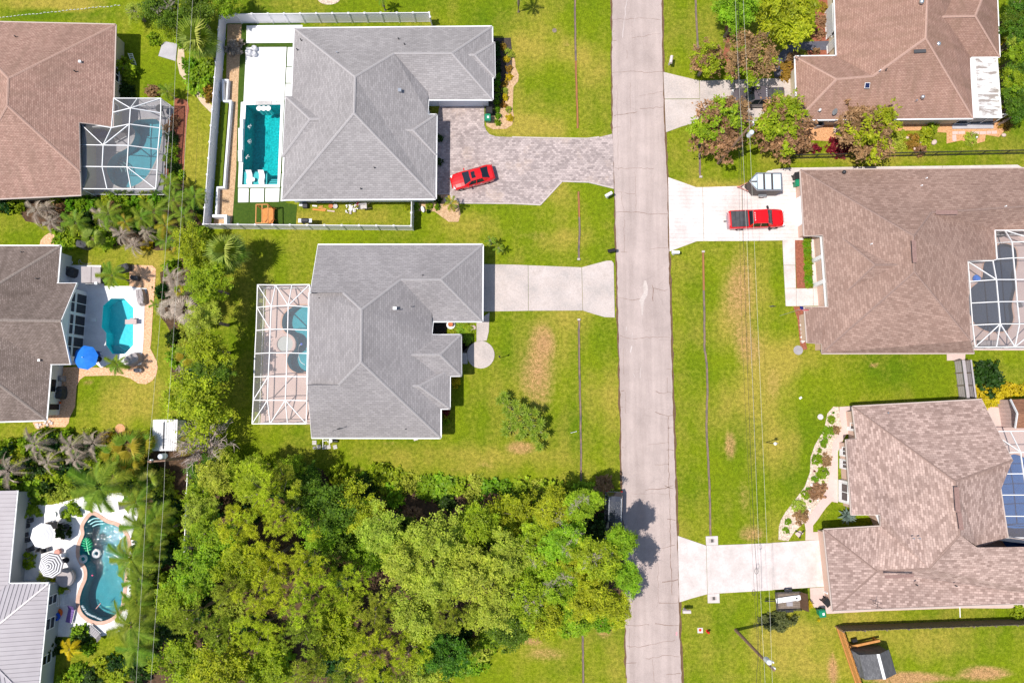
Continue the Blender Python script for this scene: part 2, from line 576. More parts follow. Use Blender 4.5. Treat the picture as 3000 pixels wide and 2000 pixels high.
# LAWN, one sheet to the horizon
xs = np.concatenate([[-4000, -1200, -300, -120, -85], np.linspace(-68, 68, 300), [85, 120, 300, 1200, 4000]])
ys = np.concatenate([[-4000, -1200, -300, -100, -60], np.linspace(-46, 56, 226), [75, 120, 300, 1200, 4000]])
nx, ny = len(xs), len(ys)
GX, GY = np.meshgrid(xs, ys)
gv = np.stack([GX.ravel(), GY.ravel(), np.zeros(nx * ny)], 1)
ii = np.arange(nx * ny).reshape(ny, nx)
quads = np.stack([ii[:-1, :-1], ii[:-1, 1:], ii[1:, 1:], ii[1:, :-1]], -1).reshape(-1, 4)
cxy = gv[quads].mean(1)
keep = np.ones(len(quads), bool)
for key, P in POOL.items():
 pa = np.array([[p.x, p.y] for p in P])
 lo, hi = pa.min(0) - .6, pa.max(0) + .6
 cand = np.where((cxy[:, 0] > lo[0]) & (cxy[:, 0] < hi[0]) & (cxy[:, 1] > lo[1]) & (cxy[:, 1] < hi[1]))[0]
 big = inset(P, -.12)
 for q in cand:
  if any(inpoly(gv[k][0], gv[k][1], big) for k in quads[q]) or inpoly(cxy[q][0], cxy[q][1], big):
   keep[q] = False
quads = quads[keep]
def smooth_noise(n, seed):
 r = np.random.default_rng(seed)
 out = np.zeros(nx * ny)
 for k in range(n):
  a, b = r.normal(0, 1, 2)
  f = r.uniform(.05, .5)
  L = math.hypot(a, b)
  out += np.sin((gv[:, 0] * a + gv[:, 1] * b) / L * f * 2 + r.uniform(0, 6.28)) / n ** .5
 return out
dry = .28 + .13 * smooth_noise(40, 3)
dirt = np.zeros(nx * ny)
lush_tone = .5 + .2 * smooth_noise(30, 5)      # turf variety, lush to pale
def patch(px, py, rx, ry, arr, amt, seed):
 c = at(px, py)
 k = 27.5
 d = np.sqrt(((gv[:, 0] - c.x) / (rx / k)) ** 2 + ((gv[:, 1] - c.y) / (ry / k)) ** 2)
 arr += amt * np.clip(1.25 - d + .22 * smooth_noise(14, seed), 0, 1)
_pd = [(1550, 130, 110, 70, .5), (1600, 60, 60, 60, .25), (1690, 150, 50, 60, .45), (1530, 370, 90, 40, .6), (1740, 190, 50, 70, .4), (2300, 1040, 130, 70, .55),
 (2200, 1200, 110, 120, .5), (2180, 850, 80, 190, .35), (2270, 1330, 100, 100, .4), (2580, 1870, 200, 70, .45), (2320, 1880, 120, 80, .35), (2400, 1960, 130, 50, .5),
 (1500, 1330, 150, 40, .3), (1250, 1340, 260, 40, .25), (170, 10, 200, 25, .75), (980, 640, 240, 30, .3), (1320, 650, 120, 50, .35), (1610, 1010, 130, 140, .3), (440, 800, 60, 120, .5),
 (560, 1110, 20, 130, .3), (1800, 1180, 90, 200, .2), (1640, 560, 60, 60, .4), (1660, 700, 90, 40, .35), (640, 760, 160, 40, .15), (1890, 1950, 50, 60, .2), (390, 1170, 140, 80, .35),
 (1560, 1900, 140, 60, .3), (2010, 1050, 40, 300, .15), (2120, 560, 200, 40, .45), (2080, 110, 60, 110, .2), (560, 420, 40, 160, .35), (2520, 460, 320, 25, .4)]
for i, p in enumerate(_pd):
 patch(*p[:4], dry, p[4], 100 + i)
_pb = [(1578, 1080, 60, 130, .62), (1600, 1000, 40, 60, .4), (1525, 1310, 40, 18, .55), (1505, 1255, 30, 25, .3), (2165, 850, 60, 140, .5), (2190, 1010, 50, 70, .42), (2140, 1310, 16, 42, .5), (2200, 1565, 40, 22, .45),
 (2180, 1450, 20, 60, .25), (2265, 1130, 30, 80, .25), (1420, 1360, 40, 20, .3), (1770, 1835, 26, 30, .6), (1560, 1875, 42, 18, .7), (1600, 1915, 60, 20, .35), (2440, 1960, 16, 50, .9), (2700, 1985, 190, 20, 1.0), (2900, 1970, 100, 18, .7),
 (440, 860, 20, 90, .35), (260, 1120, 18, 10, .4), (1660, 130, 14, 12, .3), (1570, 690, 50, 16, .2), (620, 640, 30, 12, .3), (1330, 1380, 30, 12, .3), (1140, 1300, 30, 12, .25), (2560, 1070, 14, 10, .5), (1050, 1380, 26, 10, .3), (880, 1130, 40, 10, .2), (2860, 440, 120, 14, .2)]
for i, p in enumerate(_pb):
 patch(*p[:4], dirt, p[4], 300 + i)
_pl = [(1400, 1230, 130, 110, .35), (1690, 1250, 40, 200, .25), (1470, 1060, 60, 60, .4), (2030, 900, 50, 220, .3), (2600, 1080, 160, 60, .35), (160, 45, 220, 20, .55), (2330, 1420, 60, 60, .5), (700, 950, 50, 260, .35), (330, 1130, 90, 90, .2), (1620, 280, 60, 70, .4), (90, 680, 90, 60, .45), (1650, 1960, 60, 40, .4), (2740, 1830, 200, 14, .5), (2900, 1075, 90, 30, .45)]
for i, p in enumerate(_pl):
 patch(*p[:4], lush_tone, p[4], 500 + i)
dry += .05 * np.sin(gv[:, 0] * 2.6)
me = bpy.data.meshes.new('lawn')
me.vertices.add(len(gv))
me.vertices.foreach_set('co', gv.ravel())
me.loops.add(len(quads) * 4)
me.loops.foreach_set('vertex_index', quads.ravel().astype(np.int32))
me.polygons.add(len(quads))
me.polygons.foreach_set('loop_start', np.arange(0, len(quads) * 4, 4, dtype=np.int32))
me.update(calc_edges=True)
for nm, arr in (('dry', dry), ('dirt', dirt), ('lush', lush_tone)):
 a = me.attributes.new(nm, 'FLOAT', 'POINT')
 a.data.foreach_set('value', np.clip(arr, 0, 1.2).astype(np.float32))
m, t, b, out = _new('lawn_grass')
co = coord(t)
def attr(n):
 a = t.nodes.new("ShaderNodeAttribute")
 a.attribute_name = n
 return a.outputs['Fac']
def madd(a, k, c, clamp=False):
 n = t.nodes.new("ShaderNodeMath")
 n.operation = 'MULTIPLY_ADD'
 t.links.new(a, n.inputs[0])
 n.inputs[1].default_value = k
 if isinstance(c, float):
  n.inputs[2].default_value = c
 else:
  t.links.new(c, n.inputs[2])
 n.use_clamp = clamp
 return n.outputs[0]
n0 = noise(t, co, .11, 4, .6)
n1 = noise(t, co, .5, 6, .68)
n2 = noise(t, co, 2.6, 5, .7)
n3 = noise(t, co, 9, 3, .75)
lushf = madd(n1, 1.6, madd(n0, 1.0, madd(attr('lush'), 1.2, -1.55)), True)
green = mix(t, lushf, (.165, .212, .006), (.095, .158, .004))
dryf = madd(n1, 1.2, madd(n2, .9, madd(attr('dry'), 1.7, -1.40)), True)
green = mix(t, dryf, green, (.31, .255, .04))
dn = madd(n2, 1.6, madd(attr('dirt'), 1.7, -.9), True)
dfac = t.nodes.new("ShaderNodeMath")
dfac.operation = 'MULTIPLY'
t.links.new(dn, dfac.inputs[0])
t.links.new(madd(attr('dirt'), 3.0, 0.0, True), dfac.inputs[1])
dirtcol = ramp(t, n3, [(.3, (.27, .15, .05)), (.7, (.5, .3, .14))])
colr = mix(t, dfac.outputs[0], green, dirtcol)
colr = mix(t, 1.0, colr, ramp(t, n2, [(.3, .66), (.7, 1.34)]), 'MULTIPLY')
colr = mix(t, 1.0, colr, ramp(t, n3, [(.3, .6), (.7, 1.4)]), 'MULTIPLY')
colr = mix(t, 1.0, colr, ramp(t, noise(t, co, 30, 2, .6), [(.3, .75), (.7, 1.25)]), 'MULTIPLY')
t.links.new(colr, b.inputs['Base Color'])
b.inputs['Roughness'].default_value = .9
b.inputs['Specular IOR Level'].default_value = .08
bumpn(t, b, n3, .5, .06)
me.materials.append(m)
lawn = tag(link('lawn', me), kind='structure')
# ROAD
m, t, b, out = _new('asphalt')
co = coord(t)
mp = t.nodes.new("ShaderNodeMapping")
mp.inputs['Scale'].default_value = (1, .06, 1)
t.links.new(co, mp.inputs[0])
c = ramp(t, noise(t, mp.outputs[0], .9, 4, .6), [(.3, (.36, .29, .265)), (.7, (.47, .385, .355))])
c = mix(t, 1.0, c, ramp(t, noise(t, co, .35, 5, .65), [(.3, .88), (.7, 1.12)]), 'MULTIPLY')
c = mix(t, 1.0, c, ramp(t, noise(t, co, 22, 3, .7), [(.3, .8), (.7, 1.2)]), 'MULTIPLY')
v = t.nodes.new("ShaderNodeTexVoronoi")
v.feature = 'DISTANCE_TO_EDGE'
v.inputs['Scale'].default_value = .28
wn = t.nodes.new("ShaderNodeTexNoise")
wn.inputs['Scale'].default_value = 1.1
t.links.new(co, wn.inputs[0])
t.links.new(mix(t, .22, co, wn.outputs[1]), v.inputs['Vector'])
crk = ramp(t, v.outputs[0], [(.0, .93), (.012, 1.0)])
c = mix(t, 1.0, c, crk, 'MULTIPLY')
t.links.new(c, b.inputs['Base Color'])
b.inputs['Roughness'].default_value = .9
bumpn(t, b, noise(t, co, 30, 3), .3, .02)
MATS['asphalt'] = m
def jag(pts, step, amp, seed):
 r = random.Random(seed)
 out = []
 for a, b2 in zip(pts, pts[1:]):
  n = max(1, int((b2 - a).length / step))
  for k in range(n):
   p = a.lerp(b2, k / n)
   out.append(p + Vector((r.uniform(-amp, amp), r.uniform(-amp, amp), 0)))
 out.append(pts[-1])
 return out
Ledge = [at(*p) for p in [(1794, 0), (1793, 165), (1795, 400), (1799, 520), (1803, 640), (1807, 760), (1813, 980), (1818, 1200), (1822, 1400), (1830, 1650), (1832, 1800), (1836, 2000)]]
Redge = [at(*p) for p in [(1938, 0), (1940, 160), (1944, 330), (1949, 450), (1954, 520), (1960, 800), (1966, 1000), (1973, 1250), (1981, 1500), (1986, 1650), (1990, 1850), (1997, 2000)]]
Ledge = [Ledge[0] + Vector((-30, 3000, 0))] + jag(Ledge, .5, .05, 1) + [Ledge[-1] + Vector((30, -3000, 0))]
Redge = [Redge[0] + Vector((-30, 3000, 0))] + jag(Redge, .5, .045, 2) + [Redge[-1] + Vector((30, -3000, 0))]
bare = jag([p + Vector((-.16, 0, 0)) for p in Ledge[1:-1:3]], .7, .09, 3) + jag([p + Vector((.22, 0, 0)) for p in Redge[1:-1:3]], .7, .08, 4)[::-1]
sheet('soil_verge', bare, .006, 'soil')
road = sheet('road', Ledge + Redge[::-1], .03, 'asphalt', .05)
def crackline(mb, pts, wd, seed, z=.034, m=0):
 P = jag(pts, .35, .07, seed)
 r = random.Random(seed)
 Lf, Rt = [], []
 for i, p in enumerate(P):
  d = (P[min(i + 1, len(P) - 1)] - P[max(i - 1, 0)]).normalized()
  nrm = Vector((-d.y, d.x, 0)) * wd * r.uniform(.4, 1.2) / 2
  Lf.append(p + nrm)
  Rt.append(p - nrm)
 for i in range(len(P) - 1):
  mb.add([(q.x, q.y, z) for q in (Rt[i], Rt[i + 1], Lf[i + 1], Lf[i])], [(0, 1, 2, 3)], m)
_cr = [((2, 0), [(925, 180), (1060, 178), (1200, 170), (1368, 188)], .05), ((2, 0), [(920, 672), (1120, 655), (1250, 672), (1388, 660)], .06), ((2, 0), [(930, 1062), (1150, 1030)], .08), ((2, 0), [(1170, 1005), (1388, 985)], .06),
 ((2, 0), [(925, 290), (940, 285)], .06), ((2, 0), [(922, 380), (958, 376)], .07), ((2, 0), [(1100, 352), (1368, 310)], .04), ((2, 0), [(1170, 885), (1385, 840)], .04), ((2, 0), [(930, 1178), (995, 1170)], .07), ((2, 0), [(940, 1545), (1300, 1550)], .05),
 ((2, 0), [(965, 780), (975, 1568)], .035), ((2, 0), [(1085, 760), (1090, 1300)], .03), ((2, 0), [(1050, 460), (1055, 540)], .05),
 ((2, 1), [(1000, 190), (1030, 380), (1030, 750)], .04), ((2, 1), [(955, 385), (1130, 382), (1250, 395), (1430, 400)], .07), ((2, 1), [(1000, 745), (1060, 750)], .06), ((2, 1), [(1270, 720), (1435, 708)], .05), ((2, 1), [(1290, 1050), (1295, 1200)], .1), ((2, 1), [(1290, 1085), (1400, 1100), (1440, 1090)], .06),
 ((2, 1), [(950, 1160), (1100, 1195), (1180, 1175)], .06), ((2, 1), [(985, 1510), (1100, 1545), (1300, 1525), (1455, 1535)], .06), ((2, 1), [(960, 200), (1130, 215)], .04), ((2, 1), [(1130, 20), (1140, 380)], .03),
 ((2, 2), [(1420, 250), (1460, 252)], .06), ((2, 2), [(1315, 455), (1400, 482), (1430, 462), (1470, 470)], .09), ((2, 2), [(1430, 470), (1425, 330)], .05), ((2, 2), [(1315, 650), (1400, 672), (1435, 690), (1478, 675)], .09), ((2, 2), [(1435, 690), (1440, 900), (1440, 1250), (1450, 1568)], .09),
 ((2, 2), [(1425, 790), (1480, 788)], .07), ((2, 2), [(1250, 945), (1435, 925)], .05), ((2, 2), [(1420, 995), (1485, 1000)], .08), ((2, 2), [(1310, 1130), (1440, 1125)], .05), ((2, 2), [(1230, 1365), (1440, 1340), (1480, 1320)], .08), ((2, 2), [(1400, 1325), (1480, 1350)], .1),
 ((2, 2), [(1000, 460), (1030, 450)], .09), ((2, 2), [(1000, 600), (1020, 604)], .07), ((2, 2), [(1005, 965), (1030, 975)], .08), ((2, 2), [(1020, 40), (1025, 300)], .03), ((2, 2), [(1040, 460), (1045, 660)], .03), ((2, 2), [(1440, 1400), (1100, 1395)], .03),
 ((2, 3), [(1450, 0), (1455, 400), (1470, 760)], .1), ((2, 3), [(1380, 325), (1500, 300)], .08), ((2, 3), [(1380, 640), (1480, 632), (1525, 615)], .12), ((2, 3), [(1345, 830), (1530, 828)], .08), ((2, 3), [(1055, 1030), (1140, 1040), (1260, 1030)], .08), ((2, 3), [(1310, 1020), (1400, 1030), (1530, 1035)], .08),
 ((2, 3), [(1055, 1228), (1160, 1235), (1350, 1200), (1500, 1170)], .06), ((2, 3), [(1050, 1390), (1140, 1380)], .08), ((2, 3), [(1230, 1345), (1420, 1310), (1540, 1325)], .06), ((2, 3), [(1290, 1340), (1305, 1560)], .05), ((2, 3), [(1340, 460), (1345, 830)], .03), ((2, 3), [(1075, 1060), (1080, 1250)], .04), ((2, 3), [(1420, 1490), (1550, 1475)], .08), ((2, 3), [(1420, 60), (1500, 72)], .07)]
mb = MB()
for i, (cr, pts, wd) in enumerate(_cr):
 crackline(mb, tp(cr[0], cr[1], pts), wd * .75, 50 + i)
fix(mb)
cr_o = mb.build('crack', ['crack'], road)
cr_o['kind'] = 'stuff'
mb = MB()
mb.poly(tp(2, 1, [(1213, 1005), (1232, 1010), (1250, 1075), (1245, 1140), (1215, 1190), (1205, 1260), (1205, 1325), (1190, 1325), (1187, 1250), (1168, 1190), (1210, 1120), (1205, 1060)], .035))
fix(mb).build('repair_patch', ['concrete_grey'], road)
mb = MB()
for k, pts in enumerate([[(1052, 0), (1030, 200), (1015, 350)], [(2150, 0)]]):
 if len(pts) > 2:
  crackline(mb, tp(2, 0, pts), .06, 900 + k, .036)
for k, (cr, pts, wd) in enumerate([((2, 2), [(1095, 45), (1088, 100)], .14), ((2, 2), [(1180, 240), (1178, 335)], .06), ((2, 2), [(1110, 285), (1130, 330)], .07), ((2, 1), [(1050, 1430), (1048, 1470)], .1), ((2, 1), [(1108, 1480), (1105, 1560)], .07), ((2, 0), [(1130, 150), (1120, 260)], .03)]):
 crackline(mb, tp(cr[0], cr[1], pts), wd * .7, 930 + k, .036)
fix(mb).build('paint_scuff', ['paint_white'], road)
mb = MB()          # pink surveyor's marks sprayed at the road edge
f = tile(2, 3)
for a, b2 in (((1505, 1095), (1520, 1098)), ((1503, 1098), (1508, 1110)), ((1508, 1110), (1520, 1110)), ((1508, 1110), (1503, 1122)), ((1503, 1122), (1520, 1124))):
 crackline(mb, [at(*f(*a)), at(*f(*b2))], .07, 77, .037)
fix(mb).build('survey_mark', ['paint_pink'], road)
# PAVED SURFACES
def slabs(name, m, polys, z=.06, gap=.02):
 """a paved area whose slabs are parts"""
 o = link(name, None)
 OFF[o.name] = Vector((0, 0, 0))
 tag(o, kind='structure')
 for P in polys:
  mb = MB().prism(inset(P, gap), -.02, z)
  fix(mb).build('slab', m, o)
 return o
slabs('driveway', 'concrete_grey', [
 [at(*tile(1, 1)(x, y)) for x, y in [(2000, 857), (2352, 862), (2500, 868), (2502, 1288), (2352, 1291), (2000, 1297)]],
 tp(2, 1, [(148, 868), (640, 887), (650, 1286), (150, 1288)]),
 tp(2, 1, [(640, 887), (760, 855), (870, 826), (915, 826), (935, 850), (945, 1350), (850, 1346), (750, 1318), (650, 1286)])])
circ = [(2065 + 128 * math.cos(a), 1568 + 122 + 128 * math.sin(a)) for a in [k * math.pi / 14 for k in range(28)]]
slabs('front_walk', 'concrete_grey', [tp(1, 1, [(2025, 1385), (2147, 1299), (2140, 1480), (2120, 1562), (2025, 1572)]), tp(1, 1, circ), tp(1, 1, [(1840, 1673), (1945, 1673), (1945, 1775), (1840, 1775)])], .07)
m, t, b, out = _new('pavers')
co = coord(t)
br = t.nodes.new("ShaderNodeTexBrick")
br.inputs['Scale'].default_value = 1
br.inputs['Brick Width'].default_value = .32
br.inputs['Row Height'].default_value = .2
br.inputs['Mortar Size'].default_value = .01
br.inputs['Color1'].default_value = (.29, .235, .225, 1)
br.inputs['Color2'].default_value = (.5, .415, .39, 1)
br.inputs['Mortar'].default_value = (.2, .17, .16, 1)
t.links.new(co, br.inputs[0])
c = mix(t, 1.0, br.outputs[0], ramp(t, noise(t, co, .5, 4, .6), [(.3, .85), (.7, 1.15)]), 'MULTIPLY')
c = mix(t, ramp(t, noise(t, co, .3, 5, .7), [(.55, 0.0), (.75, .6)]), c, (.55, .42, .33))
t.links.new(c, b.inputs['Base Color'])
b.inputs['Roughness'].default_value = .85
bumpn(t, b, br.outputs[1], -.4, .01)
MATS['pavers'] = m
dr = [at(*tile(1, 0)(x, y)) for x, y in [(1690, 940), (2105, 940), (2097, 1000), (2097, 1150), (2115, 1200), (2145, 1235), (2200, 1255), (2352, 1262)]]
dr += tp(2, 0, [(300, 1270), (480, 1272), (690, 1275), (800, 1262), (922, 1232), (930, 1400)]) + tp(2, 1, [(933, 80), (935, 163), (700, 107), (460, 100), (260, 315), (0, 303)])
dr += tp(1, 1, [(1985, 300), (1855, 298), (1780, 215), (1600, 213), (1600, 0)])
sheet('paver_driveway', dr, .05, 'pavers', .07)
mb = MB()
edge = dr[3:]
for a, b2 in zip(dr[7:11], dr[8:12]):
 mb.beam(a + Vector((0, 0, .045)), b2 + Vector((0, 0, .045)), .14, .08)
for a, b2 in zip(dr[15:-2], dr[16:-1]):
 mb.beam(a + Vector((0, 0, .045)), b2 + Vector((0, 0, .045)), .14, .08)
struct('driveway_edging', mb, 'concrete_grey')
P1 = tp(2, 1, [(1432, 60), (1690, 152), (1750, 152), (1762, 649), (1700, 650), (1445, 745)])
P2 = tp(2, 1, [(1750, 152), (2110, 141), (2115, 648), (1762, 649)])
P3 = tp(3, 1, [(-242, 141), (-100, 105), (-60, 45), (0, 0), (330, -20), (345, 620), (330, 640), (-237, 648)])
slabs('white_driveway', 'concrete_ribbed', [P1, P2, P3])
slabs('side_walk', 'concrete_white', [tp(3, 0, [(40, 1558), (170, 1545), (170, 1600), (0, 1600)]), tp(3, 0, [(170, 1543), (900, 1532), (900, 1600), (170, 1600)]), tp(3, 0, [(900, 1532), (1600, 1524), (1600, 1600), (900, 1600)]), tp(3, 0, [(1600, 1524), (2290, 1514), (2345, 1545), (2420, 1600), (1600, 1600)])], .055)
slabs('entry_walk', 'concrete_white', [tp(3, 1, [(130, 636), (246, 636), (250, 870), (140, 870)]), tp(3, 1, [(140, 870), (250, 870), (256, 1082), (152, 1082)]), tp(3, 1, [(152, 1082), (256, 1082), (258, 1246), (160, 1246)]), tp(3, 1, [(256, 1082), (412, 1080), (415, 1244), (258, 1246)]), tp(3, 1, [(412, 1080), (600, 1080), (600, 1244), (415, 1244)]), tp(3, 1, [(392, 612), (600, 612), (600, 1080), (410, 1080)])], .08)
sheet('mulch_bed', tp(3, 1, [(246, 632), (392, 632), (408, 1078), (262, 1080)]), .05, 'mulch_red', .06)
P1 = tp(2, 3, [(1520, 212), (1783, 303), (1795, 750), (1650, 790), (1535, 826)])
P2 = tp(2, 3, [(1783, 303), (2352, 281), (2386, 280), (2392, 715), (2352, 717), (1795, 750)])
P3 = tp(3, 3, [(32, 277), (520, 247), (600, 247), (640, 672), (560, 680), (38, 712)])
slabs('concrete_driveway', 'concrete_white', [P1, P2, P3])
wk = tp(3, 2, [(655, 600), (800, 590), (800, 860), (720, 850), (690, 900), (640, 1010), (640, 1480), (585, 1468), (535, 1520), (500, 1568)])
wk += tp(3, 3, [(460, 60), (412, 120), (412, 180), (520, 180), (520, 250), (342, 255), (345, 160), (335, 100), (370, 40)])
wk += tp(3, 2, [(405, 1560), (470, 1470), (530, 1370), (560, 1240), (575, 1130), (592, 930), (655, 830), (675, 780), (655, 680)])
sheet('curved_walk', wk, .05, 'concrete_pink', .07)
sheet('side_apron', tp(3, 3, [(384, 694), (600, 680), (610, 890), (2240, 830), (2500, 830), (2500, 870), (2170, 880), (1760, 878), (1000, 905), (540, 930), (520, 880), (420, 870), (390, 820)]), .04, 'concrete_pink', .06)
sheet('utility_path', tp(3, 3, [(2240, 840), (2290, 620), (2500, 600), (2500, 850)]), .05, 'concrete_pink', .06)
pb = tp(3, 2, [(600, 598), (648, 600), (660, 700), (678, 770), (660, 830), (596, 930), (580, 1100), (570, 1230), (540, 1330), (480, 1450), (410, 1560)]) + tp(3, 3, [(365, 45), (330, 95), (240, 180), (185, 262), (95, 250), (100, 130), (118, 70)]) + tp(3, 2, [(160, 1565), (250, 1450), (335, 1335), (385, 1200), (392, 1060), (430, 950), (515, 810), (545, 660)])
sheet('pebble_bed', pb, .035, 'pebble', .05)
slabs('shared_driveway', 'concrete_grey', [tp(2, 0, [(1388, 662), (1500, 690), (1720, 742), (1725, 910), (1400, 912)]), tp(2, 0, [(1400, 914), (1725, 912), (1728, 1120), (1560, 1165), (1412, 1220)]), tp(2, 0, [(1722, 742), (2040, 735), (2045, 1130), (1728, 1120)]), tp(2, 0, [(2042, 735), (2352, 722), (2640, 720), (2650, 1060), (2352, 1120), (2047, 1130)])], .05)
sheet('painted_walk', tp(3, 0, [(60, 716), (50, 640), (100, 500), (180, 415), (250, 392), (640, 375), (640, 460), (320, 465), (220, 510), (160, 590), (130, 716)]), .05, mat('walk_paint', (.085, .085, .11), (.12, .12, .15), 2, .6), .06)
sheet('mulch_border', tp(3, 0, [(430, 60), (480, -60), (640, -60), (640, 380), (430, 385), (390, 340), (440, 250)]), .035, 'mulch_red', .04)
sheet('mulch_border', tp(3, 0, [(320, 468), (640, 460), (640, 530), (260, 720), (130, 716), (150, 600), (220, 515)]), .035, 'mulch_red', .04)
sheet('mulch_strip', tp(2, 0, [(1950, 0), (1965, 150), (1955, 270), (1975, 330), (1940, 500), (1985, 600), (1995, 700), (2060, 735), (2100, 720), (2010, 600), (1995, 400), (2010, 300), (1985, 0)]), .02, 'mulch_red', .02)
sheet('mulch_bed', tp(3, 0, [(340, 1140), (1000, 1140), (2160, 1080), (2190, 1180), (2120, 1260), (2000, 1240), (1990, 1300), (1880, 1330), (1780, 1290), (1640, 1320), (1640, 1220), (1540, 1215), (1430, 1200), (1000, 1205), (720, 1230), (600, 1300), (400, 1290), (330, 1250)]), .025, 'mulch_orange', .03)
for k, P in enumerate([[(1690, 1210), (1740, 1208), (1742, 1235), (1692, 1238)], [(1745, 1208), (1805, 1206), (1806, 1233), (1747, 1236)], [(1860, 1212), (1935, 1210), (1936, 1235), (1862, 1238)], [(1940, 1210), (2000, 1208), (2000, 1236), (1942, 1238)], [(2005, 1206), (2045, 1205), (2046, 1232), (2006, 1236)], [(2050, 1205), (2100, 1204), (2100, 1232), (2052, 1234)], [(1690, 1242), (1725, 1242), (1728, 1300), (1692, 1300)]]):
 if k == 0:
  stp = link('stepping_stones', None)
  OFF[stp.name] = Vector((0, 0, 0))
  tag(stp, kind='structure')
 fix(MB().prism(tp(3, 0, P), 0, .07)).build('stone', 'concrete_pink', stp)
sheet('patio_step', tp(3, 0, [(1685, 1150), (2062, 1145), (2065, 1185), (1690, 1188)]), .14, 'deck_grey', .15)
sheet('concrete_pad', tp(3, 0, [(598, 1160), (675, 1155), (672, 1222), (600, 1225)]), .1, 'concrete_pink', .1)
yard = [(697, 72), (880, 66), (880, 130), (850, 330), (836, 593), (870, 600), (866, 662), (678, 664), (682, 540), (690, 330)]
_tf = MB().ring(pxl(yard), [inset(POOL['B'], -.03)], .02)
struct('artificial_turf', _tf, 'turf')
sheet('bark_bed', tp(0, 0, [(2090, 225), (2222, 225), (2190, 800), (2170, 1568)]) + tp(0, 1, [(2130, 515), (1960, 515), (1990, 250), (2060, 0)]), .025, 'bark_tan', .03)
z1 = zoomed(690, 60, 5.225)
pads = [[(722.5, 75.5), (886, 74), (886, 125.5), (721.5, 127)],
  [(721, 139), (839.5, 138.5), (832.5, 296.5), (811.5, 297), (809, 297), (806.5, 284), (738, 286), (737.5, 298), (713.5, 299)],
  [(843, 139), (862, 139), (862, 194.5), (840.5, 194.5)], [(839.8, 197), (862, 197), (860, 243), (837.5, 243)], [(837, 246), (862, 245.5), (860, 292), (834, 292)],
  [(698, 553), (729, 552.5), (728, 592.5), (697.5, 593)], [(733.5, 552.5), (774, 552), (773, 592), (732.5, 592.5)], [(778, 552), (819, 551), (817.5, 591), (777, 591.5)], [(823.5, 551), (840, 551), (858, 588), (822, 590)]]
pads += [[(833.5, 330), (850, 330), (845, 420), (830, 420)], [(829.5, 424), (845, 424), (842, 504), (826.5, 504)], [(826, 508), (842, 508), (840, 547), (824, 547)]]
slabs('pool_pads', 'pad_white', [pxl(p) for p in pads], .07, .005)
def deck(name, outer, holes, m, z=.06):
 mb = MB().ring(outer, [inset(h, -.02) for h in holes], z)
 n = len(outer)
 mb.add([(p[0], p[1], 0) for p in outer] + [(p[0], p[1], z) for p in outer], [(i, (i + 1) % n, n + (i + 1) % n, n + i) for i in range(n)])
 return struct(name, mb, m)
deck('pool_deck', tp(0, 0, [(1000, 905), (1480, 905), (1600, 990), (1590, 1050), (1545, 1100), (1520, 1500), (1500, 1790), (700, 1790), (690, 1120), (1000, 1150)]), [POOL['A']], 'deck_grey')
deck('pool_deck', pxl([(706, 300), (712, 299), (738, 299), (738.5, 287), (806, 285), (808, 299), (832, 298), (820, 549), (697.5, 550), (700, 480), (699.5, 470)]), [POOL['B']], 'pad_white', .07)
deck('pool_deck', pxl(z3([(205, 120), (760, 120), (760, 1510), (145, 1510)])), [POOL['C']], 'concrete_pink')
deck('pool_deck', tp(0, 1, [(640, 868), (930, 870), (960, 1060), (1190, 1060), (1260, 1075), (1352, 1080), (1330, 1250), (1320, 1568), (1308, 1700), (1300, 1780), (1180, 1800), (1090, 1740), (930, 1810), (880, 1770), (560, 1790), (560, 868)]), [POOL['D']], 'deck_white')
deck('pool_deck', tp(0, 3, [(150, -70), (480, -70), (900, -180), (1290, -180), (1290, -20), (1240, 120), (1200, 250), (1365, 285), (1330, 400), (1250, 560), (1240, 640), (1200, 860), (1130, 1080), (960, 1130), (900, 1140), (550, 1140), (100, 1140), (100, 0)]), [POOL['E']], 'deck_white')
deck('pool_deck', pxl(z4([(495, 130), (1500, 130), (1500, 1440), (60, 1440), (60, 460), (495, 455)])), [POOL['G']], 'concrete_pink')
deck('pool_deck', pxl(z5([(40, 170), (80, 160), (230, 165), (1000, 150), (1000, 1600), (30, 1600), (60, 330)])), [POOL['H']], 'concrete_pink')
bed = tp(0, 1, [(1210, 865), (1300, 868), (1400, 872), (1432, 900), (1430, 980), (1420, 1100), (1405, 1300), (1390, 1568)]) + tp(0, 2, [(1380, 60), (1410, 120), (1440, 180), (1450, 240), (1435, 310), (1400, 360), (1340, 392), (1270, 385), (1200, 340), (1110, 312), (980, 312), (780, 318), (735, 350), (705, 410), (690, 600), (640, 700), (630, 750), (600, 785), (500, 785), (380, 810), (330, 800), (300, 740), (430, 740), (460, 240), (680, 235)]) + tp(0, 2, [(900, 240), (1090, 235), (1180, 250), (1300, 190), (1310, 0)]) + tp(0, 1, [(1322, 1560), (1332, 1250), (1355, 1075), (1190, 1072), (1190, 930)])
sheet('rock_bed', bed, .03, mat('rock_orange', (.55, .3, .16), (.78, .5, .32), 6, .95, speck=.4, speck_scale=20, bump=.4), .04)
sheet('rock_bed', tp(0, 1, [(365, 690), (375, 640), (410, 600), (450, 575), (500, 575), (500, 700)]), .03, 'rock_orange', .03)
sheet('mulch_ring', [Vector((p.x, p.y, 0)) for p in [at(*tile(0, 2)(1105 + 47 * math.cos(k * .449), 805 + 50 * math.sin(k * .449))) for k in range(14)]], .05, 'mulch_orange', .05)
sheet('mulch_bed', tp(0, 0, [(1605, 900), (1720, 920), (1740, 1000), (1720, 1100), (1700, 1300), (1685, 1668), (1500, 1668), (1530, 1100), (1600, 1050)]), .02, 'mulch_red', .02)
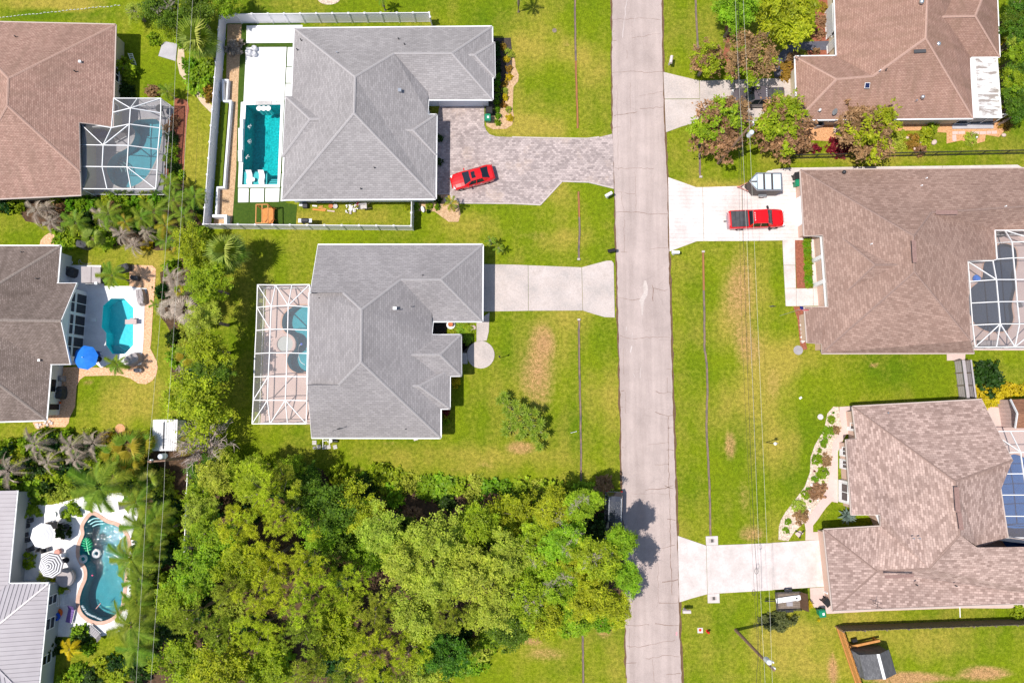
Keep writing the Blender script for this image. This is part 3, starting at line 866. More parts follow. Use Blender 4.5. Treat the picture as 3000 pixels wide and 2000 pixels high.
sheet('sand_path', tp(0, 0, [(1640, 430), (1690, 440), (1700, 620), (1800, 800), (1900, 930), (1960, 980), (1940, 1040), (1850, 950), (1760, 820), (1650, 680), (1625, 560)]), .012, 'sand')
sheet('concrete_pad', tp(0, 0, [(1500, 383), (1632, 405), (1615, 565), (1458, 518)]), .08, 'deck_grey', .08)
sheet('mulch_bed', tp(1, 0, [(2175, 350), (2340, 350), (2352, 480), (2352, 640), (2310, 760), (2255, 960), (2200, 1060), (2105, 1040), (2110, 930), (2170, 920)]), .02, 'mulch_dark', .02)
sheet('mulch_bed', tp(1, 0, [(2352, 480), (2380, 560), (2384, 620), (2414, 690), (2408, 750), (2365, 800), (2358, 1000), (2372, 1090), (2352, 1150), (2300, 1185), (2180, 1190), (2120, 1160), (2102, 1060), (2200, 1062), (2256, 962), (2312, 762), (2354, 642)]), .03, 'bark_tan', .02)
sheet('mulch_bed', tp(1, 1, [(1665, 215), (1780, 218), (1860, 300), (1880, 400), (1860, 470), (1770, 470), (1640, 375), (1450, 370), (1450, 300), (1660, 290)]), .02, 'bark_tan', .02)
sheet('mulch_bed', tp(1, 2, [(1890, 100), (1890, 0), (1960, -60), (1990, 20), (1945, 60), (1945, 105)]), .03, 'mulch_dark', .03)
sheet('planting_strip', tp(1, 1, [(1620, 1382), (1765, 1382), (1765, 1495), (1900, 1495), (1990, 1580), (1890, 1670), (1620, 1640)]), .03, 'mulch_dark', .03)
sheet('bark_ring', [Vector((p.x, p.y, 0)) for p in [at(750 + (670 + 108 * math.cos(k * .314)) / 3.136, (-18 + 64 * math.sin(k * .314)) / 3.136) for k in range(20)]], .03, 'pebble', .03)
sheet('mulch_bed', tp(3, 1, [(232, 1248), (335, 1248), (345, 1568), (360, 1640), (300, 1650), (285, 1500), (270, 1360)]), .02, 'mulch_red', .02)
sheet('concrete_pad', tp(3, 2, [(1640, 108), (1810, 108), (1806, 168), (1642, 176)]), .08, 'concrete_pink', .08)
wood_px = [(760, 1380), (900, 1360), (1060, 1410), (1400, 1410), (1640, 1440), (1800, 1440), (1815, 1560), (1830, 1740), (1820, 1790), (1700, 1830), (1500, 1850), (1380, 1880), (1290, 1960), (1250, 2080), (400, 2080), (400, 1800), (470, 1700), (460, 1560), (560, 1400), (640, 1350)]
sheet('leaf_litter', jag([at(*p) for p in wood_px + wood_px[:1]], 1.0, .35, 9)[:-1], .01, 'leaf_litter')
side_px = [tile(0, 2)(x, y) for x, y in [(-200, 960), (300, 860), (1000, 850), (1390, 900), (1640, 960), (2000, 1000), (1750, 1180), (1700, 1568), (1690, 1800), (1500, 2500), (1400, 3200), (1150, 3200), (1250, 2300), (1330, 1850), (1300, 1400), (900, 1380), (400, 1430), (-200, 1450)]]
sheet('leaf_litter', jag([at(*p) for p in side_px + side_px[:1]], 1.0, .3, 10)[:-1], .009, 'leaf_litter')
mid_px = [tile(0, 1)(x, y) for x, y in [(-300, 250), (740, 230), (1480, 190), (1500, 0), (1640, 60), (1860, 500), (1960, 900), (1950, 1300), (1900, 1900), (1600, 1950), (1560, 1500), (1450, 1250), (1480, 950), (1700, 780), (1250, 690), (850, 680), (480, 560), (420, 520), (250, 450), (150, 330), (-300, 330)]]
sheet('leaf_litter', jag([at(*p) for p in mid_px + mid_px[:1]], 1.0, .2, 11)[:-1], .008, 'leaf_litter')
# ROOFS AND HOUSES
shingle('roof_brown_left', (.31, .185, .145), (.43, .275, .22), (.21, .12, .095), .12, .3, .16, weather=(.22, .14, .105), seam=.02)
shingle('roof_grey_light', (.268, .25, .248), (.342, .32, .317), (.215, .2, .2), .05, .46, .2, seam=.02)
shingle('roof_grey_mid', (.25, .233, .234), (.315, .294, .294), (.2, .187, .189), .05, .46, .2, seam=.02)
shingle('roof_brown_dark', (.175, .135, .115), (.26, .205, .18), (.12, .09, .075), .12, .3, .16, weather=(.1, .075, .062), seam=.02)
shingle('roof_brown_right', (.30, .18, .135), (.38, .24, .185), (.22, .12, .095), .1, .3, .16, weather=(.2, .125, .085), seam=.02)
shingle('roof_brown_mid', (.245, .157, .125), (.35, .237, .192), (.2, .128, .103), .08, .44, .22, seam=.018)
shingle('roof_brown_mix', (.27, .185, .157), (.5, .368, .318), (.25, .17, .145), .09, .44, .22, seam=.018)
shingle('roof_shed', (.1, .1, .105), (.15, .15, .155), (.08, .08, .085), .1)
shingle('roof_gazebo', (.25, .12, .07), (.34, .17, .1), (.17, .08, .05), .1)
mat('roof_metal', (.40, .37, .385), (.45, .42, .435), .6, .45, metallic=.25)
mat('ridge_light', (.345, .323, .321), (.395, .372, .37), 6, .9)
mat('ridge_mid', (.31, .292, .292), (.36, .34, .34), 6, .9)
mat('ridge_brown', (.38, .24, .19), (.44, .29, .235), 6, .9)
mat('vent_brown', (.23, .14, .12), (.3, .19, .165), 6, .9)
mat('ridge_dark', (.22, .18, .16), (.28, .23, .2), 6, .9)
mat('ridge_mixed', (.245, .165, .14), (.31, .215, .18), 6, .9)
def pixel_line_plane(p1, p2, z, pitch, inside):
 a, b2 = at(*p1, z), at(*p2, z)
 e = (b2 - a).normalized()
 n = Vector((-e.y, e.x, 0))
 if (at(*inside, z) - a).dot(n) < 0:
  n = -n
 return a, n, pitch      # height above z grows along n
def on_plane(px, pl):
 a, n, k = pl
 z = a.z
 for _ in range(12):
  p = at(*px, z)
  z = a.z + max(0, (p - a).dot(n)) * k
 return at(*px, z)
def roof_uv(mb, faces_pts):
 for P in faces_pts:
  n = Vector((0, 0, 0))
  for a, b2 in zip(P, P[1:] + P[:1]):
   n += a.cross(b2)
  n.normalize()
  h = UP.cross(n)
  h = Vector((1, 0, 0)) if h.length < 1e-3 else h.normalized()
  s_ = n.cross(h)
  for p in P:
   mb.uv.append((p.dot(h), p.dot(s_)))
class House:
 def __init__(self, name, label, conv, inside, roofmat, wallmat, ridgemat, ze=2.7, pitch=.42, cat='house'):
  self.cv, self.ze, self.pitch, self.inside = conv, ze, pitch, conv(*inside)
  c = at(*self.inside)
  self.o = thing(name, label, cat, (c.x, c.y, 0))
  self.rm, self.wm, self.gm = roofmat, wallmat, ridgemat
  self.planes, self.V = {}, {}
  self.faces, self.ridges = [], []
 def eave(self, k, p1, p2, z=None, pitch=None):
  self.planes[k] = pixel_line_plane(self.cv(*p1), self.cv(*p2), self.ze if z is None else z, pitch or self.pitch, self.inside)
 def vert(self, k, x, y, z=None):
  p = self.cv(x, y)
  if isinstance(z, str):
   self.V[k] = on_plane(p, self.planes[z])
  else:
   self.V[k] = at(*p, self.ze if z is None else z)
 def verts(self, **kw):
  for k, v in kw.items():
   self.vert(k, *v)
 def face(self, s):
  self.faces.append([self.V[k] for k in s.split()])
 def ridge(self, s):
  K = s.split()
  for a, b2 in zip(K, K[1:]):
   self.ridges.append((self.V[a], self.V[b2]))
 def wing(self, o1, o2, apex, inner, b1, b2, ze, zr, hip=True):
  """small hip roof running into the main one"""
  c = self.cv
  O1, O2, B1, B2 = (at(*c(*p), ze) for p in (o1, o2, b1, b2))
  A, I = at(*c(*apex), zr), at(*c(*inner), zr)
  self.faces += [[O1, A, I, B1], [O2, B2, I, A]]
  if hip:
   self.faces.append([O1, O2, A])
   self.ridges += [(O1, A), (O2, A)]
  self.ridges.append((A, I))
  return O1, O2, A, I, B1, B2
 def finish(self, outline, inset_d=.55, gutter=True, trim='trim_white', walls=None, wall_z=None, capw=.26):
  mb = MB()
  fp = []
  for P in self.faces:
   n = Vector((0, 0, 0))
   for a, b2 in zip(P, P[1:] + P[:1]):
    n += a.cross(b2)
   if n.z < 0:
    P = P[::-1]
   mb.poly(P)
   fp.append(P)
  roof_uv(mb, fp)
  self.roof = mb.build('roof', self.rm, self.o)
  for a, b2 in self.ridges:
   mb = MB()
   L = (b2 - a).length
   n = max(1, int(L / .3))
   d = (b2 - a) / n
   sx = d.cross(UP).normalized() * capw / 2
   for k in range(n):
    p, q = a + d * k, a + d * (k + 1)
    l1, l2 = .035, .02
    drop = Vector((0, 0, -.03))
    mb.add([p + sx + drop + UP * l1, p + UP * (l1 + .035), p - sx + drop + UP * l1, q + sx + drop + UP * l2, q + UP * (l2 + .035), q - sx + drop + UP * l2], [(0, 3, 4, 1), (1, 4, 5, 2), (0, 1, 2), (5, 4, 3)])
   mb.build('ridge_cap', self.gm, self.roof)
  O = [self.V[k] for k in outline.split()]
  mb = MB()
  for a, b2 in zip(O, O[1:] + O[:1]):
   mb.beam(a + Vector((0, 0, -.1)), b2 + Vector((0, 0, -.1)), .05, .2)
   if gutter and abs(a.z - b2.z) < .02 and (b2 - a).length > 1.5:
    d = (b2 - a).normalized()
    out = Vector((d.y, -d.x, 0))
    area = sum(p.x * q.y - q.x * p.y for p, q in zip(O, O[1:] + O[:1]))
    if area < 0:
     out = -out
    mb.beam(a + out * .075 + Vector((0, 0, -.06)), b2 + out * .075 + Vector((0, 0, -.06)), .09, .1)
  mb.build('fascia', trim, self.o)
  W = walls if walls is not None else inset(O, inset_d)
  self.W = W
  zt = (wall_z or min(p.z for p in O)) - .12
  mb = MB()
  nO = len(O)
  if walls is None:
   mb.add([(p.x, p.y, zt) for p in O] + [(p.x, p.y, zt) for p in W], [(i, (i + 1) % nO, nO + (i + 1) % nO, nO + i) for i in range(nO)])
   mb.build('soffit', 'soffit', self.o)
  mb = MB()
  nW = len(W)
  mb.add([(p.x, p.y, 0) for p in W] + [(p.x, p.y, zt) for p in W], [(i, (i + 1) % nW, nW + (i + 1) % nW, nW + i) for i in range(nW)])
  mb.build('wall', self.wm, self.o)
  return self
 def window(self, a, b2, z0, z1, frame='trim_white', pane='glass_dark', nx=1, ny=1, name='window'):
  """window or door on a wall between ground points a, b (already on the wall)"""
  a, b2 = Vector(a), Vector(b2)
  d = (b2 - a).normalized()
  L = (b2 - a).length
  c = Vector((self.o.location.x, self.o.location.y, 0))
  out = Vector((d.y, -d.x, 0))
  mid = (a + b2) / 2
  if out.dot(mid - c) < 0:
   out = -out
  mb = MB()
  t_ = .07
  for k in range(nx + 1):
   p = a + d * (L * k / nx) + out * .02
   mb.beam(p + UP * z0, p + UP * z1, t_, .08)
  for k in range(ny + 1):
   z = z0 + (z1 - z0) * k / ny
   mb.beam(a + out * .02 + UP * z, b2 + out * .02 + UP * z, .08, t_)
  w_ = mb.build(name, frame, self.o)
  for i in range(nx):
   for j in range(ny):
    p, q = a + d * (L * i / nx), a + d * (L * (i + 1) / nx)
    za, zb = z0 + (z1 - z0) * j / ny, z0 + (z1 - z0) * (j + 1) / ny
    o_ = out * .012
    pts = [p + o_ + UP * za, q + o_ + UP * za, q + o_ + UP * zb, p + o_ + UP * zb]
    MB().poly(pts if (pts[1] - pts[0]).cross(pts[3] - pts[0]).dot(out) > 0 else pts[::-1]).build('pane', pane, w_)
  return w_
 def along(self, i, t0, t1, z0, z1, **kw):
  """window on wall segment i, from fraction t0 to t1"""
  a, b2 = self.W[i], self.W[(i + 1) % len(self.W)]
  return self.window(a.lerp(b2, t0), a.lerp(b2, t1), z0, z1, **kw)
 def pipe_vent(self, x, y, k, h=.35, r=.05, m='metal_grey', name='vent_pipe'):
  p = on_plane(self.cv(x, y), self.planes[k])
  MB().tube([p - UP * .05, p + UP * h], r, 8).build(name, m, self.o)
 def box_vent(self, x, y, k, s=(.35, .35, .22), m='metal_grey', name='roof_vent'):
  p = on_plane(self.cv(x, y), self.planes[k])
  MB().box(p + UP * s[2] / 2, s).build(name, m, self.o)
 def dome_vent(self, x, y, k, r=.2, m='steel', name='roof_turbine'):
  p = on_plane(self.cv(x, y), self.planes[k])
  MB().lathe([(r * .6, -.05), (r * .6, .12), (r, .16), (r * 1.05, .26), (r * .7, .4), (.02, .44)], p, 14).build(name, m, self.o, smooth=True)
 def ridge_vent(self, p1, p2, k, wd=.32, m='metal_dark', name='ridge_vent'):
  a, b2 = (on_plane(self.cv(*p), self.planes[k]) for p in (p1, p2))
  a, b2 = a + UP * .03, b2 + UP * .03
  MB().beam(a, b2, wd, .05).build(name, m, self.o)
def t11(x, y):
 return tile(1, 1)(x, y)
# ---- B : light grey roofed house with the white fenced yard
h = House('grey_roof_house', 'large light grey hip roofed house beside the white fenced pool yard', tile(1, 0), (900, 1000), 'roof_grey_light', 'wall_white', 'ridge_light')
B_ = h
h.eave('n', (355, 262), (2168, 245))
h.eave('w', (345, 262), (240, 1833))
h.eave('s', (240, 1833), (1650, 1826))
h.eave('e', (1655, 1425), (1650, 1826))
h.eave('g', (2172, 915), (1588, 915))
h.verts(NW=(355, 262), NE=(2168, 245), SG=(2172, 915), IC=(1588, 915), VE=(1578, 842, 'g'), P4=(1800, 490, 'n'), P3=(1270, 490, 'n'), P1=(910, 705, 'n'), P2=(900, 1040, 'e'), SE=(1650, 1826), SW=(240, 1833), WJ=(330, 885), WK=(262, 1440), IE=(1580, 1050, 'e'), ES=(1657, 1052))
h.face('NW NE P4 P3 P1')
h.face('P3 P4 SG IC VE')
h.face('NE SG P4')
h.face('P1 P3 VE IE ES SE P2')
h.face('SW SE P2')
h.face('NW P1 P2 SW WK WJ')
h.ridge('NW P1 P2 SE')
h.ridge('P2 SW')
h.ridge('P1 P3 P4 NE')
h.ridge('P4 SG')
O1, O2, A, I, B1, B2 = h.wing((1660, 1050), (1655, 1425), (1445, 1195), (1080, 1195), (1250, 1052), (1250, 1427), 2.72, 3.75)
h.wing((2193, 390), (2197, 712), (2010, 505), (1830, 505), (1960, 392), (1960, 712), 2.72, 3.6)
h.wing((272, 885), (243, 1440), (495, 1095), (760, 1085), (520, 885), (500, 1440), 2.72, 4.1)
h.finish('NW NE SG IC IE ES SE SW WK WJ', .5)
for pts in ([(1360, 1052), (1660, 1050), (1655, 1425), (1350, 1427)], [(2160, 390), (2193, 390), (2197, 712), (2065, 712)], [(330, 885), (272, 885), (243, 1440)]):
 mb = MB()
 P = [at(*tile(1, 0)(*p), 2.68) for p in pts]
 for a, b2 in zip(P, P[1:]):
  mb.beam(a - UP * .08, b2 - UP * .08, .1, .2)
 mb.build('fascia', 'trim_white', h.o)
mb = MB()
P = inset([at(*tile(1, 0)(*p), 0) for p in [(1500, 1100), (1615, 1098), (1612, 1400), (1500, 1402)]], 0)
mb.prism(P, 0, 2.6)
mb.build('wall', 'wall_white', h.o)
for x, y, k in [(1310, 362, 'n'), (748, 490, 'n'), (415, 372, 'w'), (380, 460, 'w'), (1365, 412, 'n'), (1635, 645, 'g'), (1090, 1545, 's'), (965, 1737, 's')]:
 h.pipe_vent(x, y, k, .3, .06, 'metal_dark' if (x, y) != (748, 490) else 'steel')
h.box_vent(1322, 833, 'e', (.34, .34, .2), 'steel')
gw = [at(*tile(1, 0)(x, y), 0) for x, y in [(1690, 978), (2082, 976)]]
h.window(gw[0] + Vector((0, -.02, 0)), gw[1] + Vector((0, -.02, 0)), .02, 2.25, pane='wall_white', nx=1, ny=4, name='garage_door')
h.along(6, .1, .3, .9, 2.1, nx=2)
h.along(6, .5, .62, .9, 2.1)
h.along(6, .72, .84, .1, 2.2, name='side_door')
# ---- C : mid grey house with the screened pool behind
h = House('grey_roof_house', 'grey hip roofed house in the middle with screened pool on its west side', tile(1, 1), (1100, 1500), 'roof_grey_mid', 'wall_grey', 'ridge_mid')
C_ = h
h.eave('n', (568, 682), (2082, 680))
h.eave('s', (510, 2450), (1695, 2452))
h.eave('e', (1695, 2188), (1695, 2452))
h.eave('g', (2078, 1382), (1630, 1382))
h.eave('w', (490, 1120), (472, 1966), 3.75, .25)
h.verts(NW=(568, 682), NE=(2082, 680), SG=(2078, 1382), IC=(1630, 1382), VE=(1615, 1305, 'g'), P4=(1700, 1000, 'n'), P3=(1330, 1000, 'n'), P1=(970, 1275, 'n'), P2=(965, 1758, 's'), SE=(1695, 2452), SW=(510, 2450), EJ=(1695, 2188), IE=(1618, 1502, 'e'), NR=(497, 1118, 'n'), NH=(800, 1120, 'n'), SR=(472, 1968, 's'), SH=(760, 1966, 's'), WA=(490, 1122, 'w'), WB=(472, 1964, 'w'), NL=(800, 1122, 'w'), SL=(760, 1964, 'w'), EM=(1700, 1504))
h.face('NW NE P4 P3 P1 NH NR')
h.face('P3 P4 SG IC VE')
h.face('NE SG P4')
h.face('P1 P3 VE IE EM EJ SE P2')
h.face('SW SE P2 SH SR')
h.face('P1 P2 SL WB WA NL')
h.face('NL WA NR NH')
h.face('SL SH SR WB')
h.ridge('NH P1 P3 P4 NE')
h.ridge('P4 SG')
h.ridge('P1 P2 SE')
h.ridge('P2 SH')
h.wing((1885, 1505), (1887, 1886), (1690, 1690), (1160, 1690), (1400, 1508), (1400, 1888), 2.75, 3.8)
h.wing((1783, 1830), (1782, 2186), (1500, 1975), (1380, 1975), (1500, 1830), (1640, 2188), 2.71, 3.75)
h.finish('NW NE SG IC IE EM EJ SE SW WB WA NR', .5, wall_z=2.7)
for pts in ([(1460, 1508), (1885, 1505), (1887, 1886), (1460, 1888)], [(1784, 1890), (1782, 2187), (1697, 2188)]):
 mb = MB()
 P = [at(*tile(1, 1)(*p), 2.68) for p in pts]
 for a, b2 in zip(P, P[1:]):
  mb.beam(a - UP * .08, b2 - UP * .08, .12, .2)
 mb.build('fascia', 'trim_white', h.o)
for pts in ([(1600, 1575), (1835, 1572), (1838, 1850), (1600, 1852)], [(1600, 1900), (1745, 1898), (1742, 2140), (1600, 2142)]):
 MB().prism([at(*tile(1, 1)(*p), 0) for p in pts], 0, 2.55).build('wall', 'wall_grey', h.o)
h.box_vent(1278, 1265, 'e', (.36, .3, .24), 'trim_white')
for x, y, k in [(1427, 1248, 'e'), (1318, 1275, 'e'), (582, 1170, 'w'), (1530, 962, 'n'), (1372, 2373, 's')]:
 h.pipe_vent(x, y, k, .25, .05, 'metal_dark')
p = on_plane(tile(1, 1)(765, 2372), h.planes['s'])      # antenna mast lying low over the eave
mb = MB()
mb.tube([p, p + UP * 1.2], .025, 6)
for k in range(5):
 q = p + UP * (.85 + .08 * k)
 mb.tube([q + Vector((-.5 + .05 * k, -.15, 0)), q + Vector((.5 - .05 * k, .15, 0))], .012, 5)
mb.build('antenna', 'metal_dark', h.o)
h.along(1, .12, .42, .02, 2.3, nx=1, ny=4, name='garage_door', pane='wall_white')
h.along(7, .2, .42, .9, 2.1, nx=2)
h.along(7, .6, .75, .9, 2.1)
# ---- A : brown house at the top left
h = House('brown_roof_house', 'brown shingled house cut by the top left corner beside a screened pool', tile(0, 0), (200, 1000), 'roof_brown_left', 'wall_cream', 'ridge_brown')
h.eave('n', (-420, 195), (1060, 228))
h.eave('e', (1060, 228), (1034, 1165))
h.eave('s', (-420, 1842), (745, 1790))
h.verts(NW=(-420, 195), NE=(1060, 228), R1=(75, 720, 'n'), R2=(65, 970, 's'), EC=(1034, 1165), NT=(725, 1125, 'e'), H=(735, 1580, 'e'), SE=(745, 1790), SW=(-420, 1842))
h.face('NW NE R1')
h.face('NE EC NT H R2 R1')
h.face('SW SE H R2')
h.face('NW R1 R2 SW')
h.ridge('NE R1 R2 H')
h.ridge('NW R1')
h.ridge('R2 SW')
h.finish('NW NE EC NT H SE SW', .55, wall_z=2.7, trim='trim_tan')
h.box_vent(740, 572, 'e', (.25, .25, .2), 'trim_white')
for x, y, k in [(695, 660, 'e'), (150, 342, 'n')]:
 h.pipe_vent(x, y, k, .3, .06, 'metal_dark')
h.along(1, .35, .5, .9, 2.1, nx=2)
h.along(1, .75, .85, .9, 2.1)
h.along(5, .05, .25, .9, 2.1, nx=2)
# ---- D : dark brown house on the left
h = House('dark_roof_house', 'dark brown house on the left edge with white gable above the octagonal pool', tile(0, 1), (-50, 1400), 'roof_brown_dark', 'wall_white', 'ridge_dark')
h.eave('n', (-1000, 690), (555, 692))
h.eave('e', (555, 692), (425, 2290))
h.eave('s', (-1000, 2320), (425, 2290))
h.verts(NW=(-1000, 690), NE=(555, 692), SE=(425, 2290), SW=(-1000, 2330), R1=(-250, 1180, 'n'), R2=(-280, 1760, 's'))
h.face('NW NE R1')
h.face('NE SE R2 R1')
h.face('SW SE R2')
h.face('NW R1 R2 SW')
h.ridge('NE R1 R2 SE')
O1, O2, A, I, B1, B2 = h.wing((706, 1032), (646, 1778), (561, 1380), (-200, 1368), (350, 1034), (300, 1780), 2.71, 5.2, hip=False)
h.V.update(G1=O1, G2=O2, GA=A)
h.finish('NW NE SE SW', .5)
mb = MB()
for a, b2 in ((O1, A), (A, O2), (O1, B1), (O2, B2)):
 mb.beam(a - UP * .1, b2 - UP * .1, .07, .22)
mb.build('fascia', 'trim_white', h.o)
g1, g2 = at(*tile(0, 1)(706, 1032), 2.7), at(*tile(0, 1)(646, 1778), 2.7)
ins = Vector((-.55, 0, 0))
w1, w2 = Vector((g1.x, g1.y - .5, 0)) + ins, Vector((g2.x, g2.y + .5, 0)) + ins
apx = (w1 + w2) / 2
mb = MB()
mb.poly([w1, w2, w2 + UP * 2.7, Vector((apx.x, apx.y, 4.9)), w1 + UP * 2.7])
mb.poly([w1, w1 + UP * 2.7, w1 + UP * 2.7 + Vector((-5, 0, 0)), w1 + Vector((-5, 0, 0))])
mb.poly([w2, w2 + Vector((-5, 0, 0)), w2 + UP * 2.7 + Vector((-5, 0, 0)), w2 + UP * 2.7])
mb.build('gable_wall', 'wall_white', h.o)
for k in range(3):
 a, b2 = w1.lerp(w2, .05 + .31 * k), w1.lerp(w2, .05 + .31 * k + .28)
 h.window(a, b2, .05, 1.75, nx=2, name='sliding_door')
 h.window(a, b2, 1.95, 2.6, nx=2, name='transom_window')
h.box_vent(367, 1741, 'e', (.2, .2, .2), 'steel')
for x, y, k in [(205, 750, 'n'), (340, 992, 'e')]:
 h.pipe_vent(x, y, k, .25, .06, 'metal_dark')
h.along(1, .78, .86, .9, 2.1)
h.along(1, .93, .97, .1, 2.1)
# ---- E : standing seam metal house at the lower left
f03 = tile(0, 3)
h = House('metal_roof_house', 'house with grey standing seam metal roof at the lower left corner', f03, (-250, 700), 'roof_metal', 'wall_grey', 'roof_metal', pitch=.36)
h.eave('e', (448, 655), (352, 1640))
h.eave('n', (75, 657), (448, 655))
h.eave('u', (150, -160), (75, 660))
h.verts(NE=(448, 655), SE=(335, 1790), R1=(-170, 1162, 'e'), R2=(-230, 1220, 'e'), NI=(75, 658), UT=(157, -200), UR=(-420, -190, 'u'), UB=(-420, 1150, 'u'), SW=(-430, 1795))
def seams(P, along, pitch_m, name):
 """split a roof plane into standing seam panels running up the slope"""
 n = Vector((0, 0, 0))
 for a, b2 in zip(P, P[1:] + P[:1]):
  n += a.cross(b2)
 if n.z < 0:
  P = P[::-1]
  n = -n
 n.normalize()
 hdir = UP.cross(n).normalized()
 sdir = n.cross(hdir)
 uv = [((p - P[0]).dot(hdir), (p - P[0]).dot(sdir)) for p in P]
 u0, u1 = min(u for u, v_ in uv), max(u for u, v_ in uv)
 k = 0
 u = u0
 while u < u1 - .02:
  ue = min(u + pitch_m, u1)
  loop = clip_strip(uv, u + .012, ue - .012)
  if len(loop) >= 3:
   mbp = MB()
   W_ = [P[0] + hdir * a + sdir * b2 + n * .02 for a, b2 in loop]
   mbp.poly(W_)
   hi = [q for q in W_ if abs((q - P[0]).dot(hdir) - (u + .012)) < .01]
   if len(hi) == 2:
    mbp.beam(hi[0] + n * .025, hi[1] + n * .025, .035, .06)
   mbp.build('roof_panel', 'roof_metal', h.roof)
  u = ue
def clip_strip(uv, a, b2):
 def cl(P, f):
  out = []
  for p, q in zip(P, P[1:] + P[:1]):
   fp, fq = f(p), f(q)
   if fp >= 0:
    out.append(p)
   if fp * fq < 0:
    t_ = fp / (fp - fq)
    out.append((p[0] + (q[0] - p[0]) * t_, p[1] + (q[1] - p[1]) * t_))
  return out
 P = cl(uv, lambda p: p[0] - a)
 return cl(P, lambda p: b2 - p[0]) if P else []
R_e = [h.V[k] for k in ('NE', 'SE', 'R2', 'R1')]
R_n = [h.V['NE'], h.V['R1'], at(*f03(-430, 1158), h.V['R1'].z), at(*f03(-430, 660), 2.7)]
R_u = [h.V[k] for k in ('UT', 'NI', 'UB', 'UR')]
R_s = [h.V['SE'], h.V['R2'], at(*f03(-430, 1228), h.V['R2'].z), at(*f03(-430, 1795), 2.7)]
h.faces = [R_e, R_n, R_u, R_s]
h.finish('UT NI NE SE SW', .5, walls=inset([h.V[k] for k in ('UT', 'NI', 'NE', 'SE', 'SW')] + [at(*f03(-430, -190), 2.7)], .3))
seams(R_e, None, .42, 'e')
seams(R_n, None, .42, 'n')
seams(R_u, None, .42, 'u')
seams(R_s, None, .42, 's')
mb = MB()
mb.beam(h.V['NE'] + UP * .06, h.V['R1'] + UP * .06, .16, .06)
mb.beam(h.V['SE'] + UP * .06, h.V['R2'] + UP * .06, .16, .06)
mb.build('ridge_cap', 'roof_metal', h.roof)
for t0, t1 in ((.1, .18), (.3, .4), (.62, .7)):
 h.along(2, t0, t1, .8, 2.1, nx=1, ny=2)
# ---- F : top right brown house with the white flat roof
f30 = tile(3, 0)
h = House('brown_roof_house', 'brown shingled house at the top right with weathered white lanai roof', f30, (1300, 600), 'roof_brown_right', 'wall_cream', 'ridge_brown')
h.eave('w', (604, -100), (630, 515))
h.eave('s', (272, 1100), (1885, 1086))
h.eave('e', (1850, -300), (1885, 1085))
h.eave('gn', (250, 520), (630, 515))
h.verts(WT=(598, -420), WJ=(630, 515), WC=(250, 520), WS=(272, 1100), SE=(1885, 1086), R1=(1450, 350, 's'), RT=(1478, -420, 'w'), V1=(965, 700, 'w'), WR=(630, 728, 'gn'), ET=(1830, -420))
h.face('WT WJ V1 R1 RT')
h.face('WC WJ V1 WR')
h.face('WC WR WS')
h.face('WS SE R1 V1 WR')
h.face('SE ET RT R1')
h.ridge('RT R1 V1 WR WC')
h.ridge('WR WS')
h.ridge('R1 SE')
O1, O2, A, I, B1, B2 = h.wing((2092, -330), (2128, 522), (1905, 148), (1380, 160), (1700, -330), (1700, 525), 2.72, 5.0)
h.V.update(E1=O1, E2=O2)
h.verts(E3=(1872, 524))
h.finish('WT WJ WC WS SE E3 E2 E1', .5)
for x, y in ((1400, 28), (1553, 415)):
 h.dome_vent(x, y, 'w' if x < 1475 else 'e', .24)
h.dome_vent(1665, 92, 'e', .24)
h.dome_vent(1410, 900, 's', .2)
h.pipe_vent(1355, 930, 's', .3, .08, 'steel')
h.pipe_vent(1025, 652, 's', .25, .05, 'trim_white')
h.pipe_vent(1083, 642, 's', .25, .05, 'metal_dark')
h.ridge_vent((1503, 0), (1503, 105), 'e', .3, 'roof_shed')
h.ridge_vent((1518, 255), (1518, 358), 'e', .3, 'roof_shed')
h.ridge_vent((1340, 475), (1450, 470), 's', .35, 'roof_shed')
p = on_plane(f30(907, 787), h.planes['s'])
nrm = (UP - h.planes['s'][1] * .42).normalized()
mtx = Matrix((nrm.cross(Vector((0, 1, 0))).normalized() * -1, Vector((0, 1, .42)).normalized(), nrm)).transposed()
MB().box(p + nrm * .1, (.52, .55, .06), mtx=mtx).build('skylight_frame', 'trim_white', h.o)
MB().box(p + nrm * .14, (.44, .47, .02), mtx=mtx).build('solar_fan_panel', 'solar', h.o)
for (x, y, r, mm) in ((590, 1042, .34, 'metal_grey'), (455, 1025, .16, 'trim_white')):
 p = on_plane(f30(x, y), h.planes['s'])
 mb = MB()
 mb.tube([p, p + UP * .35], .03, 6)
 M4 = Matrix.Rotation(.7, 3, 'X') @ Matrix.Rotation(.35, 3, 'Y')
 c0 = p + UP * .45
 pr = [(r, .1), (r * .75, .04), (r * .4, .01), (.01, 0)]
 sub = MB().lathe(pr, (0, 0, 0), 16)
 mb.add([M4 @ Vector(v_) + c0 for v_ in sub.v], sub.f)
 mb.tube([c0 + M4 @ Vector((0, -r, .06)), c0 + M4 @ Vector((0, 0, r * 1.1))], .02, 5)
 mb.build('satellite_dish', mm, h.o)
m, t, b, out = _new('pan_roof')
co = coord(t)
mp = t.nodes.new("ShaderNodeMapping")
mp.inputs['Scale'].default_value = (.5, 1.6, 1)
t.links.new(co, mp.inputs[0])
c = mix(t, ramp(t, noise(t, mp.outputs[0], 1.3, 5, .65), [(.43, 0.0), (.58, .9)]), (.85, .85, .83), (.25, .2, .17))
t.links.new(c, b.inputs['Base Color'])
b.inputs['Roughness'].default_value = .5
MATS['pan_roof'] = m
q = [at(*f30(*p_), 2.75) for p_ in [(1850, 535), (2108, 530), (2150, 1085), (1885, 1082)]]
